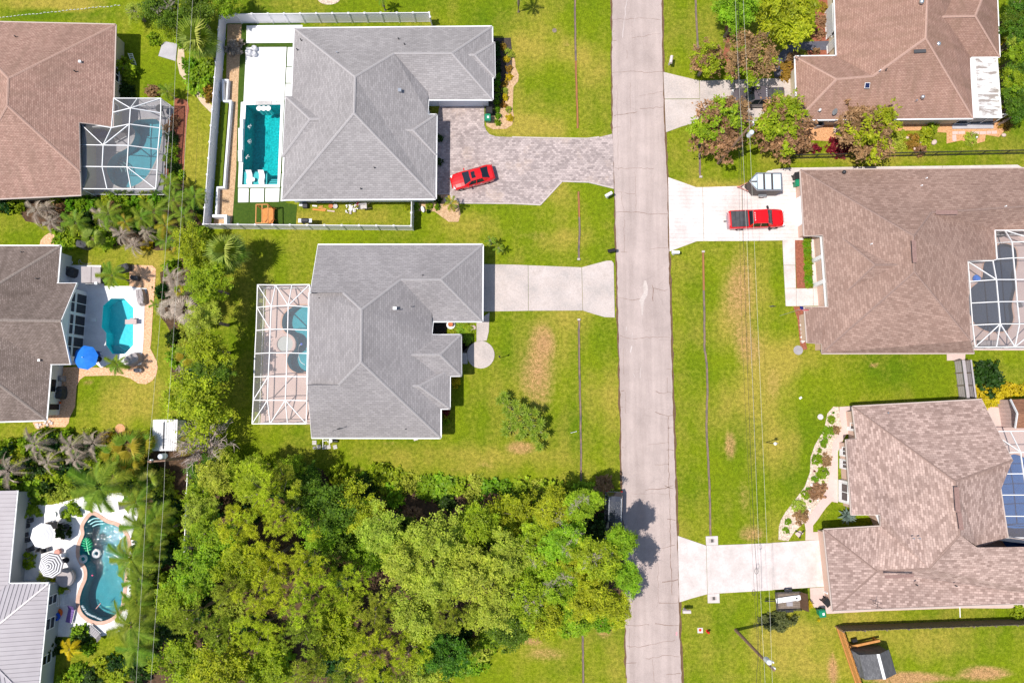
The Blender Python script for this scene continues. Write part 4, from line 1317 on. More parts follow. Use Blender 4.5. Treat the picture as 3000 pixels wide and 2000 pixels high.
pr_ = MB().prism([(p_.x, p_.y) for p_ in q], 2.62, 2.78, bottom=True).build('lanai_roof', 'trim_white', h.o)
for k in range(5):
 a, b2 = q[0].lerp(q[3], k / 5 + .012), q[0].lerp(q[3], (k + 1) / 5 - .012)
 c_, d_ = q[1].lerp(q[2], (k + 1) / 5 - .012), q[1].lerp(q[2], k / 5 + .012)
 a, b2, c_, d_ = a.lerp(d_, .2), b2.lerp(c_, .2), c_.lerp(b2, .06), d_.lerp(a, .06)
 MB().prism([(v_.x, v_.y) for v_ in (a, b2, c_, d_)], 2.78, 2.805).build('roof_pan', 'pan_roof', pr_)
lw = [at(*f30(x, y), 0) for x, y in [(1700, 1140), (2055, 1135)]]
h.window(lw[0], lw[1], .1, 2.4, nx=3, name='lanai_screen')
MB().poly([lw[0], lw[1], lw[1] + UP * 2.6, lw[0] + UP * 2.6]).build('wall', 'wall_grey', h.o)
h.along(3, .2, .3, .9, 2.1, nx=2)
h.along(3, .55, .65, .9, 2.1, nx=2)
h.along(0, .6, .68, .7, 2.2, nx=2)
for (a, b2) in (((522, 120), (532, 368)), ((538, 430), (542, 500))):
 pa, pb_ = at(*f30(*a), 0), at(*f30(*b2), 0)
 mb = MB()
 n_ = int((pb_ - pa).length / .16)
 for k in range(n_ + 1):
  p = pa.lerp(pb_, k / n_)
  mb.beam(p, p + UP * 1.8, .07, .07)
 for z in (.1, 1.8):
  mb.beam(pa + UP * z, pb_ + UP * z, .09, .09)
 mb.build('porch_railing', 'trim_white', h.o)
# ---- G : right middle brown house
f31 = tile(3, 1)
h = House('brown_roof_house', 'wide brown shingled house on the right with raised entry roof facing the red pickup driveway', f31, (1200, 800), 'roof_brown_mid', 'wall_pink', 'ridge_mixed', pitch=.4)
h.eave('n', (300, -5), (2345, -22))
h.eave('s', (495, 1675), (1895, 1673))
h.eave('w', (300, 0), (335, 600))
h.eave('e', (2085, 545), (2100, 815))
h.eave('es', (2090, 545), (2900, 545))
h.verts(NW=(300, -5), NE=(2350, -22), NX=(2900, -26), XR=(2750, 300, 'n'), P3=(1500, 385, 'n'), R1=(1338, 600, 'n'), R2=(1345, 930, 's'), SE=(1895, 1673), SW=(495, 1675), SV=(495, 1590), SK=(362, 1580), WK=(338, 1250), WJ=(335, 600), XS=(2900, 548), EJ=(2086, 546), EK=(2102, 815), NT=(1832, 826, 'e'), H=(1862, 1560, 'e'))
h.face('NW NX XR P3 R1')
h.face('P3 XR XS EJ')
h.face('R1 P3 EJ EK NT H R2')
h.face('SW SE H R2')
h.verts(WJ2=(506, 592, 'w'), WK2=(556, 1250, 'w'))
h.face('NW R1 R2 SW SV SK WK WK2 WJ2 WJ')
h.ridge('NW R1 R2 H')
h.ridge('R1 P3 XR')
h.ridge('R2 SW')
h.wing((499, 465), (553, 1271), (985, 865), (1500, 862), (1000, 465), (1000, 1271), 2.95, 5.25)
h.finish('NW NX XS EJ EK NT H SE SW SV SK WK WK2 WJ2 WJ', .5, wall_z=2.7, capw=.2, trim='trim_tan')
mb = MB()
P = [at(*f31(*p_), 2.9) for p_ in [(685, 465), (499, 465), (553, 1271), (740, 1271)]]
for a, b2 in zip(P, P[1:]):
 mb.beam(a - UP * .06, b2 - UP * .06, .13, .2)
mb.build('fascia', 'trim_white', h.o)
mb = MB()
for (x, y) in ((418, 830), (425, 1055)):
 p = at(*f31(x, y), 0)
 mb.box(p + UP * 1.4, (.4, .4, 2.8))
mb.build('porch_column', 'trim_white', h.o)
MB().prism([at(*f31(*p_), 0) for p_ in [(560, 620), (760, 620), (760, 1080), (575, 1080)]], 0, 2.7).build('wall', 'wall_pink', h.o)
h.ridge_vent((1540, 384), (1740, 384), 'n', .45, 'vent_brown', 'ridge_vent')
h.ridge_vent((1336, 640), (1348, 845), 'w', .4, 'vent_brown', 'ridge_vent')
for x, y, k in [(1450, 72, 'n'), (1405, 140, 'n'), (945, 675, 'w'), (2175, 330, 'n')]:
 h.pipe_vent(x, y, k, .25, .06, 'trim_white')
h.dome_vent(690, 20, 'n', .2, 'metal_dark', 'roof_vent')
h.along(14, .2, .7, .02, 2.2, nx=1, ny=4, pane='trim_white', name='garage_door')
# ---- H : right lower brown house
f32 = tile(3, 2)
h = House('brown_roof_house', 'mottled brown and cream shingled house at the lower right above the wooden fence', f32, (1450, 1500), 'roof_brown_mix', 'wall_pink', 'ridge_mixed', pitch=.4)
h.eave('n', (780, 600), (1965, 535))
h.eave('s', (595, 2470), (2235, 2408))
h.eave('w', (722, 900), (768, 1592))
h.eave('gn', (515, 1730), (1035, 1697))
h.eave('e', (2097, 1097), (2202, 1800), 3.7, .22)
h.verts(NW=(780, 600), NE=(1965, 535), RK=(2250, 1090, 'n'), R1=(1720, 1285, 'n'), R2=(1765, 1775, 's'), WA=(815, 890), WB=(720, 900), WC=(770, 1594), WD=(1032, 1590, 'w'), GJ=(1036, 1698), GC=(515, 1730), SW=(595, 2470), SE=(2236, 2408), XS=(2850, 2385), XR=(2700, 1905, 's'), SX=(1922, 1890, 's'), J=(1480, 2085, 's'), WR=(1000, 2110, 'gn'), EA=(2097, 1097, 'e'), EB=(2202, 1800, 'e'), EC=(1930, 1886, 'e'), NB=(2246, 1094, 'e'), XF=(2800, 1880, 's'))
h.face('NW NE RK R1')
h.face('R1 NB EA EB EC R2')
h.face('EA NB RK')
h.face('NW R1 R2 J GJ WD WC WB WA')
h.face('GC GJ J WR')
h.face('GC WR SW')
h.face('SW XS XF SX R2 J WR')
h.face('EB EC SX')
h.ridge('NW R1 R2 J WR GC')
h.ridge('WR SW')
h.ridge('R1 RK')
h.finish('NW NE RK NB EA EB XF XS SW GC GJ WD WC WB WA', .5, wall_z=2.7, capw=.2, trim='trim_tan')
h.ridge_vent((1728, 1335), (1745, 1568), 'w', .45, 'vent_brown')
h.ridge_vent((1755, 1570), (1778, 1730), 'w', .4, 'vent_brown')
h.ridge_vent((1072, 2160), (1335, 2147), 's', .3, 'vent_brown')
for x, y, k in [(1095, 655, 'n'), (1362, 2232, 's'), (1722, 2240, 's'), (1330, 1804, 'w'), (1385, 1804, 'w')]:
 h.pipe_vent(x, y, k, .25, .07, 'steel' if y < 2000 else 'metal_dark')
p = on_plane(f32(965, 2395), h.planes['s'])
mb = MB()
mb.tube([p, p + UP * .9], .025, 6)
mb.tube([p + UP * .8 + Vector((-.6, .1, 0)), p + UP * .9 + Vector((.5, -.35, 0))], .02, 5)
mb.tube([p + UP * .8 + Vector((.1, .4, 0)), p + UP * .85 + Vector((-.1, -.4, 0))], .02, 5)
mb.build('antenna', 'metal_dark', h.o)
for (ya, yb, xx) in ((665, 830, 728), (940, 1060, 655), (1062, 1175, 655), (1255, 1480, 645)):
 pts = [at(*f32(x, y), 0) for x, y in ((xx, ya + 12), (xx + 95, ya), (xx + 105, yb), (xx, yb - 12))]
 MB().prism(pts, 0, 2.45).build('bay_wall', 'trim_white', h.o)
 h.window(pts[0].lerp(pts[3], .12), pts[0].lerp(pts[3], .88), .7, 2.1, nx=2)
MB().prism([at(*f32(*p_), 0) for p_ in [(830, 1240), (1060, 1240), (1060, 1700), (860, 1560)]], 0, 2.5).build('wall', 'wall_pink', h.o)
gd = [at(*tile(3, 3)(x, y), 0) for x, y in ((521, 262), (556, 672))]
h.window(gd[0], gd[1], .02, 2.2, pane='wall_pink', nx=1, ny=4, name='garage_door')
# ---- I : brown roofed garden shed with a plank ramp, J : dark barn roofed shed
c0 = at(*f32(2330, 670))
t_ = thing('garden_shed', 'tan planked garden shed with brown shingled roof at the right edge', 'shed', (c0.x, c0.y, 0))
ze, zr = 2.3, 3.5
q = {k: at(*f32(x, y), z) for k, (x, y, z) in dict(a=(2228, 533, ze), b=(2290, 660, zr), c=(2270, 795, ze), d=(2700, 800, ze), e=(2700, 655, zr), f=(2700, 510, ze)).items()}
mb = MB()
F1, F2 = [q['a'], q['b'], q['e'], q['f']], [q['b'], q['c'], q['d'], q['e']]
for P in (F1, F2):
 if (P[1] - P[0]).cross(P[2] - P[0]).z < 0:
  P.reverse()
 mb.poly(P)
roof_uv(mb, [F1, F2])
mb.build('roof', 'roof_gazebo', t_)
mb = MB()
mb.beam(q['a'], q['b'], .1, .16)
mb.beam(q['b'], q['c'], .1, .16)
mb.build('barge_board', 'trim_white', t_)
g = [Vector((q[k].x + .25, q[k].y, 0)) for k in 'ac']
n_ = 7
for k in range(n_):
 a, b2 = g[0].lerp(g[1], k / n_ + .004), g[0].lerp(g[1], (k + 1) / n_ - .004)
 zm = lambda s: 2.1 + 1.1 * (1 - abs(2 * s - 1))
 MB().add([a, b2, b2 + UP * zm((k + 1) / n_), a + UP * zm(k / n_)], [(3, 2, 1, 0)]).build('plank', mat('shed_plank', (.5, .37, .34), (.58, .44, .4), 3, .8) if k == 0 else 'shed_plank', t_)
MB().prism([g[0] + Vector((.05, 0, 0)), g[1] + Vector((.05, 0, 0)), g[1] + Vector((6, 0, 0)), g[0] + Vector((6, 0, 0))], 0, 2.1).build('wall', 'shed_plank', t_)
sheet('concrete_pad', tp(3, 2, [(2005, 598), (2105, 598), (2135, 700), (2150, 740), (2240, 745), (2240, 800), (2100, 800)]), .05, mat('pad_coral', (.55, .2, .14), (.62, .26, .19), 2, .85), .05)
f33 = tile(3, 3)
c0 = at(*f33(970, 1400))
t_ = thing('storage_shed', 'small dark gambrel roofed shed with white ridge strip inside the wooden fence', 'shed', (c0.x, c0.y, 0))
N_ = {k: at(*f33(x, y), z) for k, (x, y, z) in dict(a=(762, 1262, 1.75), b=(838, 1310, 2.55), c=(996, 1301, 2.95), c2=(1024, 1300, 2.95), d=(1110, 1258, 1.75)).items()}
So = {k: at(*f33(x, y), z) for k, (x, y, z) in dict(a=(845, 1512, 1.75), b=(892, 1537, 2.55), c=(1056, 1532, 2.95), c2=(1083, 1530, 2.95), d=(1180, 1482, 1.75)).items()}
mb = MB()
FP = []
for a, b2 in (('a', 'b'), ('b', 'c'), ('c2', 'd')):
 P = [N_[a], N_[b2], So[b2], So[a]]
 if (P[1] - P[0]).cross(P[2] - P[0]).z < 0:
  P.reverse()
 FP.append(P)
 mb.poly(P)
roof_uv(mb, FP)
mb.build('roof', 'roof_shed', t_)
MB().add([N_['c'] + UP * .03, N_['c2'] + UP * .03, So['c2'] + UP * .03, So['c'] + UP * .03], [(0, 3, 2, 1)]).build('ridge_strip', 'trim_white', t_)
for E in (N_, So):
 cc = Vector((c0.x, c0.y, 0))
 P = [E[k].lerp(Vector((cc.x, cc.y, E[k].z)), .08) for k in ('a', 'b', 'c', 'c2', 'd')]
 P = [p_ - UP * .06 for p_ in P]
 MB().poly([Vector((P[0].x, P[0].y, 0))] + P + [Vector((P[-1].x, P[-1].y, 0))]).build('end_wall', 'wood_grey', t_)
for k in 'ad':
 P = [E_[k].lerp(Vector((c0.x, c0.y, E_[k].z)), .08) - UP * .06 for E_ in (N_, So)]
 MB().poly([Vector((P[0].x, P[0].y, 0)), Vector((P[1].x, P[1].y, 0)), P[1], P[0]]).build('side_wall', 'wood_grey', t_)
# POOLS
mat('plaster_teal', (.01, .36, .39), (.02, .47, .49), 3, .6, speck=.3, speck_scale=5)
mat('plaster_pale', (.16, .42, .5), (.2, .5, .57), 2, .6)
mat('plaster_blue', (.03, .34, .40), (.05, .42, .48), 2, .6)
mat('plaster_turq', (.1, .58, .64), (.16, .68, .72), 3, .6)
mat('plaster_slate', (.055, .24, .28), (.075, .29, .335), 3, .6)
mat('plaster_dark', (.045, .06, .09), (.075, .095, .13), 8, .6, speck=.3, speck_scale=20)
mat('plaster_royal', (.004, .10, .28), (.006, .13, .34), 2, .6)
mat('coping_clay', (.52, .32, .24), (.62, .42, .33), 3, .8)
mat('tile_dark', (.06, .1, .14), rough=.3)
water('water_teal', (.45, .93, .93))
water('water_clear', (.62, .9, .93))
water('water_cover', (.75, .85, .95))
for k in ('plaster_teal', 'plaster_turq'):
 pass
def pool(name, label, key, depth, basin, wat, cop=None, cw=.3, zc=.09, zw=-.04, cat='swimming pool'):
 P = POOL[key]
 c = sum((Vector(p) for p in P), Vector((0, 0, 0))) / len(P)
 o = thing(name, label, cat, (c.x, c.y, 0))
 n = len(P)
 mb = MB()
 mb.add([(p.x, p.y, .055) for p in P] + [(p.x, p.y, -depth) for p in P], [(i, n + i, n + (i + 1) % n, (i + 1) % n) for i in range(n)])
 mb.poly([(p.x, p.y, -depth) for p in P])
 fix(mb)
 mb.build('basin', basin, o)
 mb = MB()
 W = inset(P, .005)
 mb.poly([(p.x, p.y, zw) for p in W])
 fix(mb).build('water', wat, o)
 if cop:
  mb = MB()
  Q = inset(P, -cw)
  I = inset(P, .02)
  for i in range(n):
   j = (i + 1) % n
   a, b2, c_, d_ = I[i], I[j], Q[j], Q[i]
   vs = [(p.x, p.y, zc) for p in (a, b2, c_, d_)] + [(p.x, p.y, .03) for p in (a, b2, c_, d_)]
   mb.add(vs, [(0, 1, 2, 3), (0, 4, 5, 1), (2, 6, 7, 3)])
  mb.build('coping', cop, o)
 return o
pa = pool('swimming_pool', 'curved pale blue pool under the screen cage at the top left house', 'A', 1.25, 'plaster_pale', 'water_clear', 'stone_grey', .16)
mb = MB()
for k in range(4):
 r = .5 + .33 * k
 c0 = at(*tile(0, 1)(1035, 10), 0)
 mb.tube([c0 + Vector((r * math.cos(a), r * math.sin(a), -.12 - .2 * k)) for a in [(.1 + .12 * q) for q in range(12)]], .05, 5)
mb.build('entry_step', 'stone_grey', pa)
pb_ = pool('swimming_pool', 'rectangular teal pool in the white fenced yard', 'B', 2.6, 'plaster_teal', 'water_teal')
sh = pxl([(711.5, 502), (781, 501), (783, 534), (710, 540)])
MB().prism([(p.x, p.y) for p in inset([at(x, y, 0) for x, y in [(713, 502), (782, 501), (781, 539), (711, 540)]], .02)], -2.58, -.16).build('tanning_ledge', mat('ledge', (.26, .44, .46), (.3, .48, .5), 2, .6), pb_)
for k in range(3):
 q = [at(x, y, 0) for x, y in [(783, 519 + 7 * k), (812.5, 518 + 7 * k), (812, 540), (783, 540)]]
 MB().prism([(p.x, p.y) for p in inset(q, .02)], -2.58, -.72 + .2 * k).build('step', 'ledge', pb_)
 a, b2 = at(786, 519 + 7 * k), at(811, 518 + 7 * k)
 a.z = b2.z = -.70 + .2 * k
 MB().beam(a, b2, .06, .04).build('step_edge', 'tile_dark', pb_)
MB().beam(Vector((at(711.5, 501.5).x, at(711.5, 501.5).y, -.13)), Vector((at(782, 500.5).x, at(782, 500.5).y, -.13)), .07, .06).build('ledge_edge', 'tile_dark', pb_)
mb = MB()      # raised coping blocks on the west side with spill scuppers
for k, (x0, y0, x1, y1) in enumerate([(703.5, 347, 712.5, 375), (698.5, 376, 711, 439.5), (697.5, 440.5, 708.5, 473)]):
 P = [at(x, y, .45) for x, y in [(x0, y0), (x1, y0), (x1, y1), (x0 + .5, y1)]]
 MB().prism([(p.x, p.y) for p in P], 0, .5).build('spill_wall', 'pad_white', pb_)
mb = MB()
for (x, y) in ((727.5, 371), (727, 414), (721, 462)):
 c0 = at(x, y, 0)
 for k in range(26):
  a = random.uniform(-1, 1)
  d_ = random.uniform(.05, .45)
  mb.box((c0.x + d_ * math.cos(a) - .1, c0.y + d_ * math.sin(a) * .9, -.03), (random.uniform(.03, .12), .03, .015), a)
mb.build('splash_foam', 'white_cloth', pb_)
MB().prism([(p.x, p.y) for p in [at(x, y, .1) for x, y in [(748, 297), (796, 296), (796, 305.5), (748, 306)]]], .05, .14).build('spill_tray', 'stone_grey', pb_)
for k in range(3):
 c0 = at(758.8 + 13.5 * k, 317.5, .05)
 s_ = MB().lathe([(.17, -1.3), (.17, -.02), (.29, 0), (.29, .06), (.02, .07)], (0, 0, 0), 18).build('pool_stool', 'pad_white', None, base=(0, 0, 0))
 s_.location = (c0.x, c0.y, .0)
 tag(s_, ['westernmost round white stool standing in the teal pool', 'middle round white stool in the row in the teal pool', 'easternmost round white stool in the row in the teal pool'][k], 'stool', 'white stools in the teal pool')
for k, (x, lab) in enumerate(((730, 'western white lounger on the tanning ledge of the teal pool'), (766, 'eastern white lounger on the tanning ledge of the teal pool'))):
 c0 = at(x, 520, .1)
 t_ = thing('pool_lounger', lab, 'lounger', (c0.x, c0.y, -.16), 0, 'white loungers on the pool ledge')
 mb = MB()
 prof = [(.72, .62), (.35, .2), (0, .16), (-.35, .3), (-.62, .2), (-.72, .12)]
 vs = []
 for (y, z) in prof:
  vs += [(-.3, y, z), (.3, y, z), (-.3, y, z - .1), (.3, y, z - .1)]
 fs = []
 for i in range(len(prof) - 1):
  k4 = i * 4
  fs += [(k4, k4 + 4, k4 + 5, k4 + 1), (k4 + 2, k4 + 3, k4 + 7, k4 + 6), (k4, k4 + 2, k4 + 6, k4 + 4), (k4 + 1, k4 + 5, k4 + 7, k4 + 3)]
 fs += [(0, 1, 3, 2), (20, 22, 23, 21)]
 mb.add(vs, fs).build('shell', 'white_cloth', t_, local=True, smooth=False)
 mb = MB()
 mb.box((0, .1, .08), (.5, .12, .16))
 mb.box((0, -.55, .05), (.5, .12, .1))
 mb.build('base', 'white_cloth', t_, local=True)
c0 = at(740.5, 526, .2)
tb = MB().lathe([(.15, 0), (.13, .3), (.24, .36), (.24, .4), (.02, .41)], (0, 0, 0), 16).build('side_table', 'white_cloth', None, base=(0, 0, 0), smooth=False)
tb.location = (c0.x, c0.y, -.16)
tag(tb, 'small round white table between the two pool loungers', 'side table')
pc = pool('swimming_pool', 'freeform blue pool half hidden by the grey house eave under the long screen cage', 'C', 1.4, 'plaster_blue', 'water_clear', 'coping_clay', .16)
c0 = at(*z3([(392, 708)])[0], .3)
mb = MB()
mb.lathe([(1.15, 0), (1.15, .35), (1.0, .38), (.85, .35), (.82, .05)], (c0.x, c0.y, 0), 28)
mb.build('spa_wall', 'concrete_pink', pc)
MB().lathe([(.84, .24), (.02, .25)], (c0.x, c0.y, 0), 24).build('spa_water', mat('spa_water', (.48, .5, .47), rough=.05, spec=.6), pc)
mb = MB()
hz = [at(*p, 0) for p in z3([(555, 708), (530, 730), (525, 800), (545, 880), (590, 915)])]
mb.tube([Vector((p.x, p.y, -.02)) for p in smoothloop(hz, 5, False)], .03, 6)
mb.build('cleaner_hose', 'trim_white', pc)
MB().lathe([(.09, -.05), (.13, 0), (.09, .04)], (hz[0].x, hz[0].y, -.03), 12).build('cleaner_float', 'blue_plastic', pc)
pd_ = pool('swimming_pool', 'elongated octagonal turquoise pool beside the dark roofed house', 'D', 1.35, 'plaster_turq', 'water_clear', 'deck_white', .2, .085)
for k in range(3):
 q = [at(*tile(0, 1)(x, y), 0) for x, y in [(975, 1590 + 28 * k), (1030, 1684), (1150, 1684), (1160, 1670 - 0 * k), (1050, 1600 + 28 * k)]]
 MB().prism([(p.x, p.y) for p in inset(q, .03)], -1.3, -.85 + .22 * k).build('entry_step', 'plaster_pale', pd_)
pe = pool('swimming_pool', 'guitar shaped blue grey pool with clay coping beside the metal roofed house', 'E', 1.5, 'plaster_slate', 'water_clear', 'coping_clay', .36, .1)
mb = MB()
for k in range(3):
 a, b2, c_ = (at(*tile(0, 3)(x, y), 0) for x, y in ((795 + 10 * k, 95 + 22 * k), (850 + 5 * k, 60 + 30 * k), (915 + 8 * k, 60 + 25 * k)))
 z_ = -.2 - .22 * k
 mb.tube([Vector((p.x, p.y, z_)) for p in smoothloop([a, b2, c_], 5, False)], .06, 5)
mb.build('entry_step', 'pad_white', pe)
pg = pool('swimming_pool', 'dark slate coloured pool under the screen cage at the right edge', 'G', .5, 'plaster_dark', 'water_cover', 'coping_clay', .12)
ph = pool('swimming_pool', 'deep royal blue pool under the cage of the lower right house', 'H', .5, 'plaster_royal', 'water_cover', 'coping_clay', .12)
f01, f02, f03 = tile(0, 1), tile(0, 2), tile(0, 3)
c0 = at(*f01(1210, 1390))
t_ = thing('diving_board', 'short white diving board on a stand over the octagonal pool', 'diving board', (c0.x, c0.y, .06))
mb = MB()
a, b2 = at(*f01(1150, 1388), .55), at(*f01(1255, 1385), .6)
mb.beam(a, b2, .5, .06)
mb.build('board', mat('board_tan', (.5, .4, .38), rough=.8), t_)
mb = MB()
q = at(*f01(1240, 1385), 0)
mb.box((q.x, q.y, .3), (.45, .6, .5))
mb.build('stand', 'cover_tan', t_)
# SCREEN CAGES
screen('screen_mesh', (.22, .21, .21), .30)
screen('screen_mesh_dark', (.08, .08, .1), .45)
def cage(name, label, nodes, beams, panels, conv, wd=.075, mesh='screen_mesh'):
 """nodes: key -> (x, y, z); beams and panels by key"""
 N = {k: at(*conv([(x, y)])[0], z) for k, (x, y, z) in nodes.items()}
 c0 = sum(N.values(), Vector((0, 0, 0))) / len(N)
 t_ = thing(name, label, 'screen enclosure', (c0.x, c0.y, 0))
 for s_ in beams:
  K = s_.split()
  for a, b2 in zip(K, K[1:]):
   MB().beam(N[a], N[b2], wd, .12).build('beam', 'trim_white', t_)
 for s_ in panels:
  MB().poly([N[k] for k in s_.split()]).build('screen_panel', mesh, t_)
 return t_
def conv_tile(c, r):
 f = tile(c, r)
 return lambda pts: [f(*p) for p in pts]
Z, R = 2.75, 3.9
nd = dict(a=(1045, 905, Z), a1=(1265, 905, Z), a2=(1480, 905, Z), b=(1038, 1035, Z + .3), b1=(1200, 995, R), b2=(1478, 1040, Z), c=(1025, 1175, Z + .3), c1=(1190, 1142, R), c2=(1470, 1178, Z), w=(730, 1128, Z + .4), d=(722, 1332, Z), d1=(950, 1335, R), d2=(1180, 1338, R), d3=(1452, 1374, Z), e=(708, 1530, Z), e1=(940, 1533, R), e2=(1168, 1535, R), e3=(1445, 1565, Z), g=(745, 1735, Z), g1=(985, 1737, Z), g2=(1205, 1738, Z), g3=(1432, 1738, Z),
  A2=(1430, 965, 0.06), D3=(1400, 1380, .06), G3=(1395, 1700, .06), G=(790, 1700, .06), A=(1045, 965, .06), E3=(1393, 1560, .06), B2=(1425, 1085, .06), C2=(1415, 1210, .06), G1=(1000, 1700, .06), G2=(1200, 1700, .06))
nd = {k: v for k, v in nd.items()}
for k in ('A2', 'B2', 'C2', 'D3', 'E3', 'G3'):          # wall feet straight below the eave beam
 pass
bm_ = ['a a1 a2 b2 c2 d3 e3 g3 g2 g1 g e d w', 'a b c w', 'b b1 b2', 'c c1 c2', 'd d1 d2 d3', 'e e1 e2 e3', 'b1 c1 d2 e2 g2', 'c d1 e1 g1', 'a b1 a1', 'a2 b1', 'w d1', 'c1 d1', 'e2 g3']
pn = ['a a1 b1', 'a b1 b', 'a1 a2 b1', 'a2 b2 b1', 'b b1 c1 c', 'b1 b2 c2 c1', 'c c1 d1', 'c1 d2 d1', 'c1 c2 d3 d2', 'w c d1', 'w d1 d', 'd d1 e1 e', 'd1 d2 e2 e1', 'd2 d3 e3 e2', 'e e1 g1 g', 'e1 e2 g2 g1', 'e2 e3 g3', 'e2 g3 g2']
ca = cage('screen_enclosure', 'white framed pool cage with angled roof beside the top left brown house', nd, bm_, pn, conv_tile(0, 0))
N = {k: at(*tile(0, 0)(x, y), z) for k, (x, y, z) in nd.items()}
mb = MB()
def side(t_, tops, zb=.06, rails=(.9,), mesh='screen_mesh', posts=True):
 """vertical screen wall under the eave beam through points tops"""
 for i, p in enumerate(tops):
  MB().beam(Vector((p.x, p.y, zb)), p, .06, .06).build('post', 'trim_white', t_)
 for p, q in zip(tops, tops[1:]):
  for z in rails:
   MB().beam(Vector((p.x, p.y, z)), Vector((q.x, q.y, z)), .05, .05).build('rail', 'trim_white', t_)
  MB().poly([Vector((p.x, p.y, zb)), Vector((q.x, q.y, zb)), q, p]).build('screen_panel', mesh, t_)
side(ca, [N[k] for k in ('a', 'a1', 'a2', 'b2', 'c2', 'd3', 'e3', 'g3', 'g2', 'g1', 'g')])
zz = lambda pts: z3(pts)
nd = dict(a=(118, 116, Z), a1=(298, 118, Z), a2=(462, 116, Z), a3=(638, 114, 3.5), b=(112, 342, Z), b1=(256, 330, R), b2=(425, 324, R), b3=(635, 338, 3.7), c=(104, 572, Z), c1=(245, 560, R), c2=(420, 560, R), c3=(630, 570, 3.7), d=(92, 803, Z), d1=(238, 796, R), d2=(412, 796, R), d3=(624, 802, 3.7), e=(84, 1035, Z), e1=(226, 1031, R), e2=(406, 1031, R), e3=(618, 1034, 3.7), f=(76, 1268, Z), f1=(218, 1268, R), f2=(396, 1268, R), f3=(612, 1272, 3.6), g=(64, 1504, Z), g1=(244, 1502, Z), g2=(418, 1502, Z), g3=(604, 1503, 3.2))
bm_ = ['a a1 a2 a3', 'g g1 g2 g3', 'a b c d e f g', 'a3 b3 c3 d3 e3 f3 g3', 'b1 c1 d1 e1 f1', 'b2 c2 d2 e2 f2'] + [f'{k} {k}1 {k}2 {k}3' for k in 'bcdef'] + ['a b1 a1 b2 a2', 'b2 a3', 'b c1', 'f e1', 'g f1 g1 f2 g2', 'f2 g3']
pn = ['a a1 b1', 'a b1 b', 'a1 a2 b2', 'a1 b2 b1', 'a2 a3 b2', 'a3 b3 b2', 'g f1 g1', 'g f f1', 'g1 f2 g2', 'g1 f1 f2', 'g2 f2 g3', 'g3 f2 f3'] + [f'{p}{i or ""} {p}{i + 1} {q}{i + 1} {q}{i or ""}' for p, q in ('bc', 'cd', 'de', 'ef') for i in range(3)]
screen('screen_pale', (.42, .4, .4), .2)
cc = cage('screen_enclosure', 'long white framed screen cage on the west side of the middle grey house', nd, bm_, pn, zz, mesh='screen_pale')
N = {k: at(*z3([(x, y)])[0], z) for k, (x, y, z) in nd.items()}
side(cc, [N[k] for k in ('a3', 'a2', 'a1', 'a', 'b', 'c', 'd', 'e', 'f', 'g', 'g1', 'g2', 'g3')], rails=(.9,), mesh='screen_pale')
nd = dict(a=(500, 130, Z), a1=(610, 130, Z), a2=(800, 128, Z), a3=(1100, 126, Z), b=(512, 268, 2.9), b1=(690, 258, R), b2=(1000, 252, R), c=(525, 445, 2.9), c1=(705, 432, R), c2=(1010, 428, R), w=(205, 470, 3.0), w1=(480, 462, 3.2), d=(225, 690, Z), d1=(518, 668, R), d2=(728, 668, R), d3=(1010, 668, R), e=(240, 925, Z), e1=(540, 910, R), e2=(745, 908, R), e3=(1020, 908, R), f=(258, 1165, Z), f1=(560, 1152, R), f2=(770, 1152, R), f3=(1030, 1150, R), g=(285, 1403, Z), g1=(518, 1402, Z), g2=(720, 1402, Z), g3=(1100, 1402, Z))
bm_ = ['a a1 a2 a3', 'a b c', 'b b1 b2', 'c c1 c2', 'w d e f g', 'w w1 c', 'd d1 d2 d3', 'e e1 e2 e3', 'f f1 f2 f3', 'g g1 g2 g3', 'b1 c1 d2 e2 f2', 'w1 d1 e1 f1', 'b b1 a1', 'a1 b2', 'w d1', 'g f1 g1', 'f1 g2 f2', 'g2 f3']
pn = ['a a1 b1', 'a b1 b', 'a1 a2 b2', 'a1 b2 b1', 'b b1 c1 c', 'b1 b2 c2 c1', 'c c1 d2 d1', 'c1 c2 d3 d2', 'w w1 d1', 'w d1 d', 'w1 c d1', 'd d1 e1 e', 'd1 d2 e2 e1', 'd2 d3 e3 e2', 'e e1 f1 f', 'e1 e2 f2 f1', 'e2 e3 f3 f2', 'f f1 g', 'f1 g1 g', 'f1 g2 g1', 'f1 f2 g2', 'f2 f3 g2', 'f3 g3 g2']
cg = cage('screen_enclosure', 'white framed cage over the dark pool at the right edge', nd, bm_, pn, lambda p: z4(p), mesh='screen_mesh')
N = {k: at(*z4([(x, y)])[0], z) for k, (x, y, z) in nd.items()}
side(cg, [N[k] for k in ('g', 'g1', 'g2', 'g3')])
side(cg, [N[k] for k in ('a', 'a1', 'a2', 'a3')])
nd = dict(a=(232, 386, Z), a1=(342, 384, Z), a2=(900, 376, Z), b=(330, 580, 3.3), b1=(437, 576, R), b2=(900, 572, R), q=(270, 463, 2.9), c=(215, 660, 3.3), c1=(447, 655, R), d=(232, 775, 3.3), d1=(465, 773, R), d2=(900, 770, R), e=(260, 968, 3.3), e1=(500, 968, R), e2=(900, 968, R), f=(285, 1162, 3.3), f1=(520, 1163, R), f2=(900, 1164, R), g=(315, 1358, 3.3), g1=(540, 1362, R), g2=(900, 1366, R))
bm_ = ['a a1 a2', 'a1 b1 d1 e1 f1 g1', 'q b1', 'b b1 b2', 'd d1 d2', 'e e1 e2', 'f f1 f2', 'g g1 g2', 'c d e f g']
